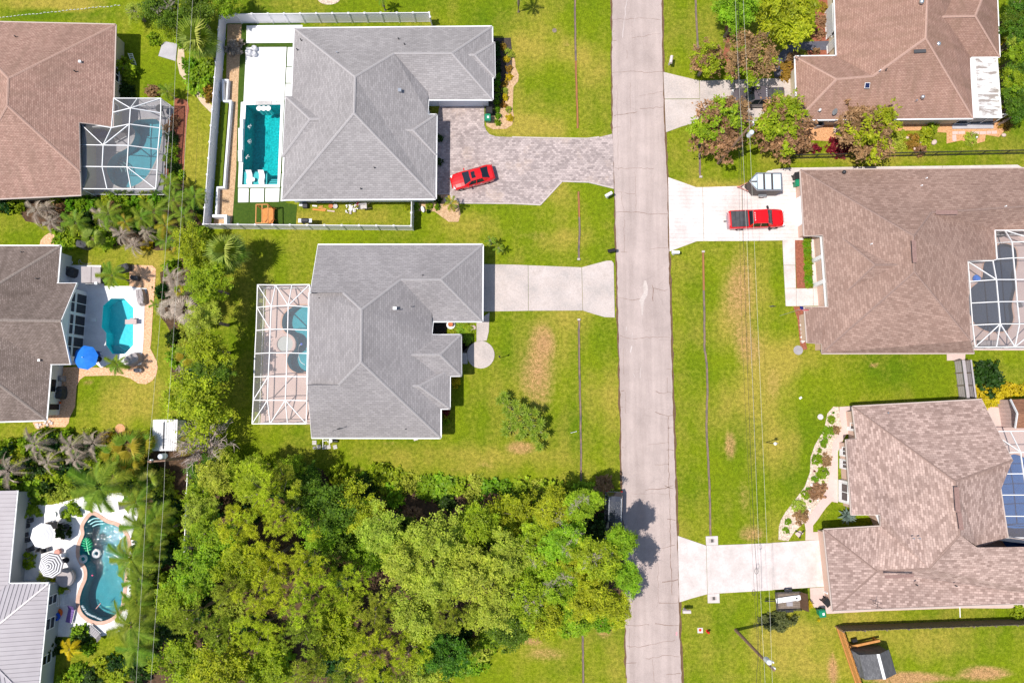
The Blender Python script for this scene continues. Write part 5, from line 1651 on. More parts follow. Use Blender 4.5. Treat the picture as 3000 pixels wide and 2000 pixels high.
pn = ['a a1 b1 q', 'q b1 b', 'a1 a2 b2 b1', 'b b1 d1 d', 'b1 b2 d2 d1', 'd d1 e1 e', 'd1 d2 e2 e1', 'e e1 f1 f', 'e1 e2 f2 f1', 'f f1 g1 g', 'f1 f2 g2 g1']
ch_ = cage('screen_enclosure', 'white framed cage over the royal blue pool at the lower right', nd, bm_, pn, lambda p: z5(p), mesh='screen_pale')
# FENCES AND WALLS
def rail_fence(name, label, runs, H_, n_panel, post=.13, matp='vinyl_white', cat='fence'):
 t0 = runs[0][0]
 o = thing(name, label, cat, (t0.x, t0.y, 0))
 post_me = None
 seen = set()
 for a, b2, n in runs:
  d = (b2 - a).normalized()
  L = (b2 - a).length
  ang = math.atan2(d.y, d.x)
  pm = MB()
  pm.box((0, 0, H_ / 2), (L / n - post, .04, H_ - .1))
  pm.box((0, 0, H_ - .04), (L / n - post, .07, .09))
  pm.box((0, 0, .12), (L / n - post, .06, .12))
  me_ = pm.mesh('panel', matp)
  if post_me is None:
   q = MB()
   q.box((0, 0, H_ / 2), (post, post, H_))
   q.add([(x * .1, y * .1, H_) for x, y in ((-1, -1), (1, -1), (1, 1), (-1, 1))] + [(x * .1, y * .1, H_ + .03) for x, y in ((-1, -1), (1, -1), (1, 1), (-1, 1))] + [(0, 0, H_ + .09)], [(0, 1, 5, 4), (1, 2, 6, 5), (2, 3, 7, 6), (3, 0, 4, 7), (4, 5, 8), (5, 6, 8), (6, 7, 8), (7, 4, 8)])
   post_me = q.mesh('post', matp)
  base = Vector((o.location.x, o.location.y, 0))
  for k in range(n + 1):
   p = a.lerp(b2, k / n)
   key = (round(p.x, 1), round(p.y, 1))
   if key not in seen:
    seen.add(key)
    link('post', post_me, o, (p.x - base.x, p.y - base.y, 0), (0, 0, ang))
   if k < n:
    m_ = a.lerp(b2, (k + .5) / n)
    link('panel', me_, o, (m_.x - base.x, m_.y - base.y, 0), (0, 0, ang))
 return o
def g0(px, py, z):
 p = at(px, py, z)
 return Vector((p.x, p.y, 0))
H_ = 1.83
NWf, NEf = g0(642.6, 41.5, H_), g0(1257, 37.4, H_)
SWf, SEf = g0(595.5, 656.5, H_), g0(1204, 661.5, H_)
NEs, SEn = g0(1260.5, 52, 1.7), g0(1205.5, 585, H_)
rail_fence('vinyl_fence', 'tall white vinyl panel fence round the rectangular pool yard', [(NEf, NWf, 13), (NWf, SWf, 13), (SWf, SEf, 12), (SEf, SEn, 2), (NEf, NEs, 1)], H_, 0)
def low_wall(name, label, runs, wd, H_, m='wall_white', cat='garden wall'):
 o = thing(name, label, cat, (runs[0][0].x, runs[0][0].y, 0))
 mb = MB()
 for run in runs:
  for a, b2 in zip(run, run[1:]):
   a2, c2 = Vector((a.x, a.y, H_ / 2)), Vector((b2.x, b2.y, H_ / 2))
   e = (c2 - a2).normalized() * wd / 2
   mb.beam(a2 - e, c2 + e, wd, H_)
 mb.build('wall', m, o)
 return o
def low_wall1(label, run, wd, H_, m='wall_white', name='planter_wall', cat='garden wall'):
 base = run[0]
 for a, b2 in zip(run, run[1:]):
  pass
 n = len(run)
 Lf, Rt = [], []
 for i, p in enumerate(run):
  d1 = (run[i] - run[i - 1]).normalized() if i else (run[1] - run[0]).normalized()
  d2 = (run[i + 1] - run[i]).normalized() if i < n - 1 else d1
  n1, n2 = Vector((-d1.y, d1.x, 0)), Vector((-d2.y, d2.x, 0))
  k = (n1 + n2) / max(1 + n1.dot(n2), .3)
  Lf.append(p + k * wd / 2)
  Rt.append(p - k * wd / 2)
 P = Lf + Rt[::-1]
 o = fix(MB().prism([(p.x, p.y) for p in P], 0, H_)).build(name, m, None, base=(base.x, base.y, 0))
 return tag(o, label, cat)
w_ = .6
low_wall1('white planter wall with U shaped bend beside the west vinyl fence', [g0(*f, w_) for f in [tile(0, 0)(2045, 925), tile(0, 0)(2045, 735), tile(0, 0)(2092, 735), tile(0, 0)(2080, 925)]], .16, w_)
low_wall1('long white planter wall holding a grass strip along the west vinyl fence', [g0(*f, w_) for f in [tile(0, 0)(2050, 928), tile(0, 0)(2118, 928), tile(0, 0)(2068, 1568), tile(0, 1)(2058, 152), tile(0, 1)(1995, 155), tile(0, 1)(1985, 400)]], .2, w_)
low_wall1('white square corner enclosure wall at the south west fence corner', [g0(*f, .9) for f in [tile(0, 1)(1950, 415), tile(0, 1)(2072, 415), tile(0, 1)(2072, 505)]], .28, .9)
sheet('grass_strip', [g0(*f, .3) for f in [tile(0, 0)(2040, 945), tile(0, 0)(2095, 945), tile(0, 0)(2048, 1568), tile(0, 1)(2040, 140), tile(0, 1)(1995, 140), tile(0, 0)(2010, 1568)]], .3, mat('grass_edge', (.12, .17, .005), (.07, .12, .004), 6, .9, speck=.3, speck_scale=20), .28)
c0 = at(*f33(640, 1035))
wf = thing('wooden_fence', 'plank fence coloured shaded grey north and sunlit orange west around the storage shed lawn', 'fence', (c0.x, c0.y, 0))
def plank_run(a, b2, H_, wd, gap, m, seed):
 r = random.Random(seed)
 d = (b2 - a).normalized()
 ang = math.atan2(d.y, d.x)
 n = int((b2 - a).length / (wd + gap))
 mes = []
 for j in range(4):
  q = MB()
  hh = H_ * (1 + .012 * j)
  x, t_ = wd / 2, .012
  vs = [(-x, -t_, .03), (x, -t_, .03), (x, -t_, hh - .05), (x * .5, -t_, hh), (-x * .5, -t_, hh), (-x, -t_, hh - .05)]
  vs += [(p[0], t_, p[2]) for p in vs]
  q.add(vs, [(0, 1, 2, 3, 4, 5), (11, 10, 9, 8, 7, 6)] + [(i, 6 + i, 6 + (i + 1) % 6, (i + 1) % 6) for i in range(6)])
  mes.append(q.mesh('plank', m))
 for k in range(n):
  p = a + d * ((k + .5) * (wd + gap)) - Vector((wf.location.x, wf.location.y, 0))
  link('plank', mes[r.randrange(4)], wf, (p.x, p.y, 0), (r.uniform(-.012, .012), 0, ang + r.uniform(-.02, .02)))
 nrm = Vector((-d.y, d.x, 0)) * .03
 for z in (.35, H_ - .35):
  MB().beam(a - nrm + UP * z, b2 - nrm + UP * z, .05, .09).build('rail', m, wf)
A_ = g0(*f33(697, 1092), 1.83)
plank_run(A_, g0(*f33(2700, 1020), 1.83), 1.83, .135, .012, 'wood_grey', 1)  # shade of the north face put into the darker plank colour
plank_run(A_, g0(*f33(905, 1700), 1.83), 1.83, .135, .012, 'wood_tan', 2)  # sunlight on the west face put into the orange plank colour
for k in range(11):
 p = A_.lerp(g0(*f33(2700, 1020), 1.83), k / 10) - Vector((wf.location.x, wf.location.y, 0)) + Vector((0, -.09, 0))
 link('post', bpy.data.meshes.get('fence_post') or MB().box((0, 0, .92), (.09, .09, 1.84)).mesh('fence_post', 'wood_grey'), wf, p)
a, b2 = g0(*f30(250, 1420), 1.3), g0(*f30(2900, 1365), 1.3)
mf = thing('metal_fence', 'thin black metal fence along the south garden of the top right house', 'fence', (a.x, a.y, 0))
d = (b2 - a).normalized()
n_ = int((b2 - a).length / 2.4)
for k in range(n_ + 1):
 p = a.lerp(b2, k / n_)
 MB().box(p + UP * .66, (.07, .07, 1.32)).build('post', 'metal_dark', mf)
for z in (.2, 1.1, 1.28):
 MB().beam(a + UP * z, b2 + UP * z, .04, .05).build('rail', 'metal_dark', mf)
mb = MB()
for k in range(int((b2 - a).length / .13)):
 p = a + d * (.13 * k)
 mb.beam(p + UP * .1, p + UP * 1.3, .018, .018)
o_ = mb.build('picket', 'metal_dark', mf)
o_['kind'] = 'stuff'
for nm, lab, x0, x1 in (('board_fence', 'grey board fence nearest the lawn south of the right middle house', 1745, 1800), ('board_fence', 'slimmer grey board fence beside the round dark shrub at the right', 1855, 1895)):
 a, b2 = g0(*f32(x0 + (45 if x0 < 1800 else 5), 170), 1.5), g0(*f32(x1 + 35 if x0 < 1800 else x1 + 10, 520), 1.5)
 t_ = thing(nm, lab, 'fence', (a.x, a.y, 0))
 for k in range(4):
  p = a.lerp(b2, k / 3)
  MB().box(p + UP * .78, (.1, .1, 1.56)).build('post', 'wood_grey', t_)
 nn = 24 if x0 < 1800 else 3
 for k in range(5):
  z = .2 + .3 * k
  MB().beam(a + UP * z + Vector((.06, 0, 0)), b2 + UP * z + Vector((.06, 0, 0)), .04, .24).build('board', 'cover_tan', t_)
 MB().beam(a + UP * 1.58, b2 + UP * 1.58, .3 if x0 < 1800 else .16, .05).build('cap_rail', 'cover_tan', t_)
a, b2 = g0(*f02(1722, 1170), 1.8), g0(*f03(1690, 360), 1.8)
rail_fence('vinyl_fence', 'white fence panel run in the jungle between the lower left pool and the wood', [(b2, a, 7)], 1.8, 0)
mb = MB()
pa_, pb2 = at(*tile(0, 0)(-30, 168)), at(*tile(0, 0)(1130, 50))
n_ = 34
eo = thing('edging_line', 'dashed line of low white edging pieces across the top left lawn', 'edging', (pa_.x, pa_.y, 0))
em = MB().box((0, 0, .06), (.25, .03, .12)).mesh('edging_piece', 'trim_white')
for k in range(n_):
 p = pa_.lerp(pb2, k / n_) - pa_
 link('edging_piece', em, eo, (p.x, p.y + random.uniform(-.06, .06), 0), (0, 0, .16 + random.uniform(-.2, .2)))
# FOLIAGE MESHES (shared data)
def arrays_mesh(name, V, Q, m, k=4):
 me = bpy.data.meshes.new(name)
 me.vertices.add(len(V))
 me.vertices.foreach_set('co', np.asarray(V, np.float32).ravel())
 Q = np.asarray(Q, np.int32)
 me.loops.add(Q.size)
 me.loops.foreach_set('vertex_index', Q.ravel())
 me.polygons.add(len(Q))
 me.polygons.foreach_set('loop_start', np.arange(0, Q.size, k, dtype=np.int32))
 me.update(calc_edges=True)
 me.materials.append(MATS[m])
 return me
def unit(a):
 return a / np.maximum(np.linalg.norm(a, axis=-1, keepdims=True), 1e-6)
def leaves(P, N, size, elong, g):
 """pointed quads at P facing about N"""
 n = len(P)
 N = unit(N)
 T = unit(np.cross(N, g.normal(size=(n, 3))))
 Bv = np.cross(N, T)
 s_ = size * g.uniform(.7, 1.3, (n, 1))
 L, W_ = T * s_ * elong * .5, Bv * s_ * .5
 V = np.stack([P - L, P + W_ - L * .1, P + L, P - W_ - L * .1], 1).reshape(-1, 3)
 return V, np.arange(n * 4).reshape(n, 4)
def crown_points(g, clumps, per, spread, up=1.0):
 """leaf sprays: each clump breaks into loose flattened twig sprays"""
 P, N = [], []
 k = 7
 for c, r in clumps:
  n = max(2, per // k)
  for q in range(k):
   sc = c + g.normal(0, .62, 3) * r * np.array([1, 1, .7])
   ax = unit(g.normal(size=3) * np.array([1, 1, .35]) + c * .25)
   u = g.normal(0, .5, (n, 1))
   P.append(sc + ax * u * r * .75 + g.normal(0, .26, (n, 3)) * r * np.array([1, 1, .7]))
   N.append(unit(g.normal(size=(n, 3))) * .8 + np.array([0, 0, up]) + .25 * unit(sc))
 return np.concatenate(P), np.concatenate(N)
def lobes(g, R, Hh, n, rough=.35, core=.5, rc=(.28, .45)):
 """clump centres over an uneven dome of radius R, height Hh"""
 k1 = g.normal(0, 1, (5, 3))
 ph = g.uniform(0, 6.28, 5)
 out = []
 for i in range(n):
  d = unit(g.normal(size=3))
  d[2] = abs(d[2]) if g.uniform() < .85 else -.3 * abs(d[2])
  wv = 1 + rough * sum(math.sin(3.0 * float(d @ k) + p) for k, p in zip(k1, ph)) / 2.2
  rr = g.uniform(core, 1.0) ** .6 * wv
  out.append((np.array([d[0] * R * rr, d[1] * R * rr, d[2] * Hh * rr]), R * g.uniform(*rc)))
 return out
def broad_crown(name, m, seed, R=2.2, Hh=2.0, n=46, per=190, size=.135, elong=1.8, rough=.5, rc=(.2, .36)):
 g = np.random.default_rng(seed)
 P, N = crown_points(g, lobes(g, R, Hh, n, rough, .45, rc), per, 1.0)
 V, Q = leaves(P, N, size, elong, g)
 return arrays_mesh(name, V, Q, m)
def pine_crown(name, m, seed, R=2.2, Hh=2.0, tufts=420, blades=16, length=.34, wd=.028):
 g = np.random.default_rng(seed)
 C, D = [], []
 for c, r in lobes(g, R, Hh, 26, .5, .35, (.2, .3)):
  k = tufts // 26
  d = unit(g.normal(size=(k, 3)))
  d[:, 2] = np.abs(d[:, 2]) * .9 - .1
  C.append(c + d * r * g.uniform(.4, 1, (k, 1)))
  D.append(d * .7 + np.array([0, 0, .8]))
 C, D = np.concatenate(C), unit(np.concatenate(D))
 n = len(C)
 dirs = unit(np.repeat(D, blades, 0) * .75 + unit(g.normal(size=(n * blades, 3))))
 base = np.repeat(C, blades, 0)
 tip = base + dirs * length * g.uniform(.6, 1.2, (n * blades, 1))
 sidev = unit(np.cross(dirs, g.normal(size=dirs.shape))) * wd
 V = np.stack([base - sidev, base + sidev, tip], 1).reshape(-1, 3)
 return arrays_mesh(name, V, np.arange(len(V)).reshape(-1, 3), m, 3)
def twig_mesh(name, m, seed, R=1.6, Hh=1.2, n=9, sub=5):
 r = random.Random(seed)
 mb = MB()
 for k in range(n):
  a = r.uniform(0, 6.28)
  d = Vector((math.cos(a), math.sin(a), r.uniform(.3, 1.4))).normalized()
  p = Vector((0, 0, 0))
  path = [p.copy()]
  for q in range(4):
   p = p + d * R * .3 * r.uniform(.7, 1.2)
   d = (d + Vector((r.uniform(-.5, .5), r.uniform(-.5, .5), r.uniform(-.2, .3)))).normalized()
   path.append(p.copy())
   for s_ in range(sub if q else 0):
    e = (d + Vector((r.uniform(-1, 1), r.uniform(-1, 1), r.uniform(-.3, .7)))).normalized()
    m1 = p + e * R * .22
    m2 = m1 + (e + Vector((r.uniform(-.7, .7), r.uniform(-.7, .7), .1))).normalized() * R * .2
    mb.tube([p, m1, m2], [.02, .014, .006], 3, cap=False)
  mb.tube(path, [.05, .04, .03, .02, .01], 4, cap=False)
 return mb.mesh(name, m)
def trunk_mesh(name, m, seed, H_=4.0, r0=.16, R=1.4):
 r = random.Random(seed)
 mb = MB()
 P = [Vector((0, 0, -.1)), Vector((r.uniform(-.1, .1), r.uniform(-.1, .1), H_ * .45)), Vector((r.uniform(-.15, .15), r.uniform(-.15, .15), H_ * .8)), Vector((0, 0, H_ * 1.1))]
 mb.tube(P, [r0 * 1.2, r0, r0 * .75, r0 * .4], 8)
 for k in range(6):
  a = k * 1.05 + r.uniform(-.3, .3)
  s_ = P[2].lerp(P[1], r.uniform(0, .5))
  e = s_ + Vector((math.cos(a) * R * .8, math.sin(a) * R * .8, H_ * .35))
  mb.tube([s_, s_.lerp(e, .5) + Vector((0, 0, .12)), e], [r0 * .5, r0 * .32, r0 * .12], 5)
 return mb.mesh(name, m)
CR = {}
for k, (m, kw) in dict(bright=('leaf_bright', {}), mid=('leaf_mid', {}), dark=('leaf_dark', {}), olive=('leaf_olive', dict(size=.11, per=190, elong=2.2)), rust=('leaf_rust', dict(size=.15, elong=2.2, per=120, n=46, rc=(.16, .3))), rustgreen=('leaf_mid', dict(size=.16, elong=2.0, per=70, n=40, rc=(.16, .3)))).items():
 CR[k] = [broad_crown('crown', m, 20 + 7 * i + len(k), **kw) for i in range(2)]
CR['pine'] = [pine_crown('crown', 'needle', 70 + i) for i in range(3)]
CR['pinedark'] = [pine_crown('crown', 'leaf_olive', 80 + i, tufts=340) for i in range(2)]
CR['fine'] = [broad_crown('crown', 'leaf_bright', 95 + i, size=.11, per=260, elong=2.6, rough=.5) for i in range(2)]
TW = [twig_mesh('bare_branch', 'twig', 5 + i) for i in range(3)]
TR = [trunk_mesh('trunk', 'bark', 3 + i) for i in range(3)]
_tn = [0]
def tree(kind, px, py, rad_px, H_, label, group=None, name='tree', twigs=0, flat=.9, mix_kind=None, cat='tree', z=None):
 """crown seen at px,py with radius rad_px, top of trunk H_ metres"""
 i = _tn[0]
 _tn[0] += 1
 zc = H_ if z is None else z
 p = at(px, py, zc)
 R = rad_px / (FPX / (CAM_H - zc))
 o = thing(name, label, cat, (p.x, p.y, 0), (i * 2.4) % 6.28, group)
 s_ = R / 2.2 * .81
 base_z = max(.15, zc - .9 * s_)
 ks = CR[kind]
 link('crown', ks[i % len(ks)], o, (0, 0, base_z), None, (s_, s_, s_ * flat))
 if mix_kind:
  link('crown', CR[mix_kind][i % 2], o, (0, 0, base_z), (0, 0, 1.3), (s_ * .97, s_ * .97, s_ * flat))
 link('trunk', TR[i % 3], o, (0, 0, 0), None, (.7 + .4 * s_, .7 + .4 * s_, (base_z + .6 * s_) / 4.2))
 for k in range(twigs):
  a = i * 1.7 + k * 2.1
  link('bare_branch', TW[(i + k) % 3], o, (math.cos(a) * s_ * .9, math.sin(a) * s_ * .9, base_z + 1.25 * s_ * flat), (0, 0, a), s_ * (.5 + .15 * (k % 2)))
 return o
SH = {}
for k, (m, kw) in dict(hedge=('leaf_hedge', {}), dark=('leaf_boxwood', {}), mid=('leaf_mid', {}), croton=('leaf_croton', {}), maroon=('leaf_maroon', {}), gold=('leaf_gold', {}), rust=('leaf_rust', {}), olive=('leaf_olive', dict(size=.1)), moss=('leaf_moss', dict(size=.09, per=120)), grey=('leaf_grey', dict(size=.1, elong=3)), bright=('leaf_bright', {})).items():
 kw = dict(dict(R=1.0, Hh=.9, n=34, per=42, size=.15, elong=1.5, rough=.12, rc=(.14, .26)), **kw)
 SH[k] = [broad_crown('shrub_foliage', m, 200 + 5 * i + len(k), **kw) for i in range(2)]
SPX = 27.8
_sn = [0]
def shrub(kind, px, py, rpx, label, group=None, h=None, name='shrub', cat='shrub', sx=1.0, rz=None, z0=0.0):
 i = _sn[0]
 _sn[0] += 1
 R = rpx / SPX
 hh = h if h is not None else R * .9
 p = at(px, py, hh * .6 + z0)
 o = link(name, SH[kind][i % 2], None, (p.x, p.y, z0), (0, 0, (i * 1.9) % 6.28 if rz is None else rz), (R * sx, R, hh))
 OFF[o.name] = o.location.copy()
 return tag(o, label, cat, group)
# ---- palms
def pinnate_mesh(name, m, seed, L=2.2, droop=.9, n=24, leaf=.55, wd=.05, vee=.5):
 g = np.random.default_rng(seed)
 t_ = np.linspace(0, 1, 12)
 rx = L * (t_ - .18 * droop * t_ ** 3)
 rz = L * (.42 * t_ - .75 * droop * t_ ** 2)
 V, F = [], []
 def tri(a, b_, c_):
  k = len(V)
  V.extend([a, b_, c_])
  F.append((k, k + 1, k + 2))
 for i in range(11):
  w0 = .03 * (1 - t_[i]) + .008
  for sgn in (1, -1):
   tri((rx[i], -w0, rz[i]), (rx[i], w0, rz[i]), (rx[i + 1], 0, rz[i + 1]))
 for i in range(n):
  u = .12 + .88 * i / n
  x, z = np.interp(u, t_, rx), np.interp(u, t_, rz)
  ln = leaf * (math.sin(math.pi * min(1, u * .93 + .07)) ** .6) * g.uniform(.85, 1.1) + .05
  for sgn in (-1, 1):
   tx, ty, tz = x + ln * .55, sgn * ln * .85, z + ln * (vee * .5 - .55) * g.uniform(.6, 1.2)
   tri((x - wd * .6, 0, z), (x + wd, 0, z + .01), (tx, ty, tz))
 return arrays_mesh(name, V, F, m, 3)
def fan_mesh(name, m, seed, L=1.45, stalk=.6, n=22, spread=2.7, fold=.15):
 g = np.random.default_rng(seed)
 V, F = [], []
 def tri(a, b_, c_):
  k = len(V)
  V.extend([a, b_, c_])
  F.append((k, k + 1, k + 2))
 zs = stalk * .35
 tri((0, -.03, 0), (0, .03, 0), (stalk, 0, zs))
 for i in range(n):
  a0, a1 = spread * (i / n - .5), spread * ((i + 1) / n - .5)
  am = (a0 + a1) / 2
  ln = L * (1 - .25 * abs(am) / 1.3) * g.uniform(.9, 1.08)
  mid = .62
  p0 = (stalk, 0, zs)
  pa = (stalk + ln * mid * math.cos(a0), ln * mid * math.sin(a0), zs + .02 * ln - .12 * ln * abs(am))
  pb = (stalk + ln * mid * math.cos(a1), ln * mid * math.sin(a1), zs + .02 * ln - .12 * ln * abs(am))
  pm = (stalk + ln * mid * math.cos(am), ln * mid * math.sin(am), zs + fold * .35 * ln - .12 * ln * abs(am))
  pt = (stalk + ln * math.cos(am), ln * math.sin(am), zs - .3 * ln * g.uniform(.5, 1.3))
  tri(p0, pa, pm)
  tri(p0, pm, pb)
  tri(pa, pt, pm)
  tri(pm, pt, pb)
 return arrays_mesh(name, V, F, m, 3)
def spike_mesh(name, m, seed, L=.55, wd=.05):
 V = [(0, -wd * .5, 0), (0, wd * .5, 0), (L * .45, wd, .05 * L), (L, 0, -.06 * L), (L * .45, -wd, .05 * L), (L * .4, 0, .02 * L)]
 F = [(0, 5, 4), (0, 1, 5), (1, 2, 5), (2, 3, 5), (3, 4, 5)]
 return arrays_mesh(name, V, F, m, 3)
FR = {'coco': [pinnate_mesh('frond', 'palm_green', 1), pinnate_mesh('frond', 'palm_green', 2, droop=1.15)],
 'cocoyellow': [pinnate_mesh('frond', 'palm_yellow', 3), pinnate_mesh('frond', 'palm_green', 4, droop=1.1)],
 'dead': [pinnate_mesh('frond', 'leaf_grey', 5, droop=1.7, leaf=.45), pinnate_mesh('frond', 'leaf_grey', 6, droop=2.0, leaf=.4)],
 'fan': [fan_mesh('frond', 'palm_pale', 1), fan_mesh('frond', 'palm_green', 2)],
 'fangreen': [fan_mesh('frond', 'palm_green', 3), fan_mesh('frond', 'palm_pale', 4)],
 'fanyellow': [fan_mesh('frond', 'palm_yellow', 5), fan_mesh('frond', 'palm_green', 6)],
 'gold': [pinnate_mesh('frond', 'leaf_gold', 7, leaf=.5, wd=.08), pinnate_mesh('frond', 'leaf_gold', 8, droop=1.2, wd=.08)],
 'deadfan': [fan_mesh('frond', 'leaf_grey', 7, n=14), fan_mesh('frond', 'leaf_grey', 8, n=12)],
 'banana': [fan_mesh('frond', 'palm_green', 9, L=1.0, stalk=.5, n=6, spread=.9), fan_mesh('frond', 'leaf_mid', 10, L=1.1, stalk=.5, n=6, spread=.8)]}
PT = MB().tube([(0, 0, -.05), (.03, .02, .4), (-.02, 0, .75), (0, 0, 1)], [.17, .14, .13, .12], 9).mesh('trunk', 'bark')
_pn = [0]
def palm(kind, px, py, rpx, H_, label, group=None, n=16, name='palm_tree', cat='palm', tilt=(-.35, .75), trunk=True, dead=0, z=None):
 i = _pn[0]
 _pn[0] += 1
 r = random.Random(900 + i)
 p = at(px, py, H_)
 R = rpx / (FPX / (CAM_H - H_))
 o = thing(name, label, cat, (p.x, p.y, 0), 0, group)
 if trunk:
  link('trunk', PT, o, (0, 0, 0), (0, 0, r.uniform(0, 6)), (1, 1, max(H_, .2)))
 fr = FR[kind]
 L = 2.2 if kind in ('coco', 'cocoyellow', 'dead', 'gold') else 2.2
 for k in range(n):
  t_ = (k + .5) / n
  pitch = tilt[1] + (tilt[0] - tilt[1]) * t_ ** .8
  a = k * 2.39996 + r.uniform(-.2, .2)
  s_ = R / L * r.uniform(.85, 1.15) / max(.55, math.cos(pitch) ** .5)
  link('frond', fr[k % len(fr)], o, (0, 0, H_), (r.uniform(-.25, .25), -pitch, a), s_)
 for k in range(dead):
  link('frond', FR['dead' if 'fan' not in kind else 'deadfan'][k % 2], o, (0, 0, H_ - .1), (0, .9, r.uniform(0, 6.28)), R / L * .8)
 return o
SPK = {k: spike_mesh('leaf', k, 1) for k in ('palm_green', 'agave', 'leaf_gold', 'leaf_bright', 'leaf_dark')}
SPK['broad'] = spike_mesh('leaf', 'leaf_gold', 1, wd=.09)
SPK['drac'] = spike_mesh('leaf', 'leaf_spiky', 1, wd=.055)
SPK['agave'] = spike_mesh('leaf', 'agave', 1, L=.6, wd=.075)
def rosette(o, mesh, c, R, n, seed, flat=.5):
 r = random.Random(seed)
 for k in range(n):
  a = k * 2.39996
  pitch = (1.15 - 1.25 * k / n) * flat * 2 - .05
  link('leaf', mesh, o, c, (0, -pitch, a + r.uniform(-.1, .1)), R / .58 * r.uniform(.85, 1.12))
def rosette_plant(px, py, rpx, z, label, mesh, n=22, name='agave_plant', cat='plant', group=None):
 p = at(px, py, z)
 o = thing(name, label, cat, (p.x, p.y, 0), 0, group)
 rosette(o, SPK[mesh], (0, 0, z), rpx / SPX, n, int(px))
 MB().tube([(0, 0, -.02), (0, 0, z)], .05, 6).build('stem', 'bark', o, local=True)
 return o
# THE WOOD
_lab = {'P': ('pine', 'pine_tree', 'yellow green soft tufted pine in the wood', 'pines in the wood'),
  'D': ('pinedark', 'pine_tree', 'olive pine with thin tufts in the wood', 'olive pines in the wood'),
  'B': ('mid', 'broadleaf_tree', 'green broad leaved tree in the wood', 'broad leaved trees in the wood'),
  'K': ('dark', 'broadleaf_tree', 'deep green low shaded tree in the wood', 'dark trees in the wood'),
  'O': ('olive', 'oak_tree', 'olive green fine leaved oak in the wood', 'oaks in the wood'),
  'F': ('fine', 'roadside_tree', 'fine leaved bright green tree near the road', 'bright trees at the road side of the wood'),
  'W': ('fine', 'twiggy_tree', 'bright tree with pale bare twigs near the road', 'twiggy trees at the road side of the wood'),
  'R': ('bright', 'broadleaf_tree', 'lush bright green tree on the north side of the wood', 'bright trees on the north side of the wood')}
wood = [(590, 1135, 78, 'P', 9), (545, 1200, 60, 'P', 8), (645, 1185, 62, 'P', 8.5), (700, 1150, 46, 'K', 4), (765, 1175, 55, 'K', 4.5), (822, 1172, 52, 'R', 5.5), (880, 1215, 55, 'O', 7), (1010, 1250, 70, 'O', 8), (1095, 1205, 50, 'B', 5), (1185, 1185, 55, 'B', 5.5), (1275, 1172, 52, 'W', 6), (1336, 1160, 44, 'W', 8),
  (1428, 1245, 40, 'F', 9), (1440, 1325, 40, 'F', 8.5), (1378, 1290, 56, 'W', 8.5), (1300, 1240, 58, 'W', 7), (1228, 1255, 58, 'W', 7), (1160, 1290, 58, 'O', 6.5), (1090, 1330, 64, 'O', 7.5), (1000, 1340, 62, 'O', 7.5), (920, 1300, 58, 'O', 7), (850, 1275, 50, 'B', 5), (780, 1240, 55, 'K', 4.5), (700, 1290, 64, 'P', 8),
  (620, 1285, 62, 'P', 7.5), (555, 1290, 55, 'B', 6), (495, 1260, 54, 'R', 5.5), (450, 1325, 58, 'B', 6), (520, 1372, 62, 'D', 8), (608, 1372, 68, 'P', 8.5), (700, 1372, 66, 'P', 8.5), (790, 1352, 60, 'P', 8), (862, 1400, 62, 'D', 8), (950, 1422, 62, 'O', 8), (1040, 1420, 60, 'D', 8), (1120, 1400, 58, 'O', 7.5), (1210, 1365, 58, 'W', 7), (1288, 1345, 58, 'W', 7),
  (1365, 1375, 52, 'F', 8), (1418, 1398, 40, 'F', 7.5), (1250, 1425, 52, 'F', 5.5), (1165, 1455, 48, 'K', 4.5), (1325, 1415, 48, 'F', 5), (430, 1420, 58, 'D', 7.5), (500, 1460, 60, 'D', 7.5), (592, 1450, 62, 'P', 8), (682, 1460, 62, 'D', 8), (772, 1462, 58, 'B', 6), (850, 1492, 62, 'P', 8), (938, 1500, 58, 'P', 7.5), (1008, 1505, 50, 'K', 5), (420, 1520, 58, 'B', 6), (512, 1548, 60, 'B', 6),
  (612, 1545, 58, 'B', 6), (702, 1552, 60, 'D', 7.5), (792, 1556, 56, 'D', 7), (880, 1562, 56, 'P', 7.5), (962, 1556, 48, 'O', 6), (395, 1375, 45, 'B', 5), (470, 1225, 42, 'B', 5), (930, 1240, 40, 'K', 4), (1075, 1265, 45, 'K', 4.5), (640, 1100, 50, 'D', 6.5), (735, 1225, 45, 'R', 5), (1330, 1300, 42, 'F', 6), (460, 1180, 40, 'O', 5), (580, 1075, 32, 'B', 4), (1240, 1310, 44, 'B', 5.5), (1150, 1235, 42, 'K', 4)]
for (dx, dy, rd, k, H_) in wood:
 kind, nm, lab, grp = _lab[k]
 x, y = D(dx, dy)
 H_ += .9 * math.sin(dx * 1.3 + dy)
 tree(kind, x, y, rd * 1.27551 * .98, H_, lab, grp, nm, twigs=2 if k == 'W' else (1 if k in 'O' and (dx % 3 == 0) else 0), flat=.95 if k in 'PD' else .85)
_sp = [(830 + 37 * k, 1108 + 6 * math.sin(k * 1.7) + k * 2.4) for k in range(16)]
for k, (dx, dy) in enumerate(_sp):
 x, y = D(dx, dy)
 shrub(['hedge', 'mid', 'bright', 'olive'][k % 4], x, y, 30 + 6 * (k % 3), 'low thicket shrub along the north edge of the wood', 'thicket shrubs on the wood edge', h=1.0, name='thicket_shrub')
for k in range(30):
 r = random.Random(4000 + k)
 x, y = r.uniform(560, 1800), r.uniform(1390, 1560)
 shrub(['dark', 'dark', 'olive', 'rust', 'mid'][k % 5], x, y, r.uniform(26, 46), 'dull understorey shrub in the north of the wood', 'understorey shrubs of the wood', h=r.uniform(.8, 1.7), name='understorey_shrub')
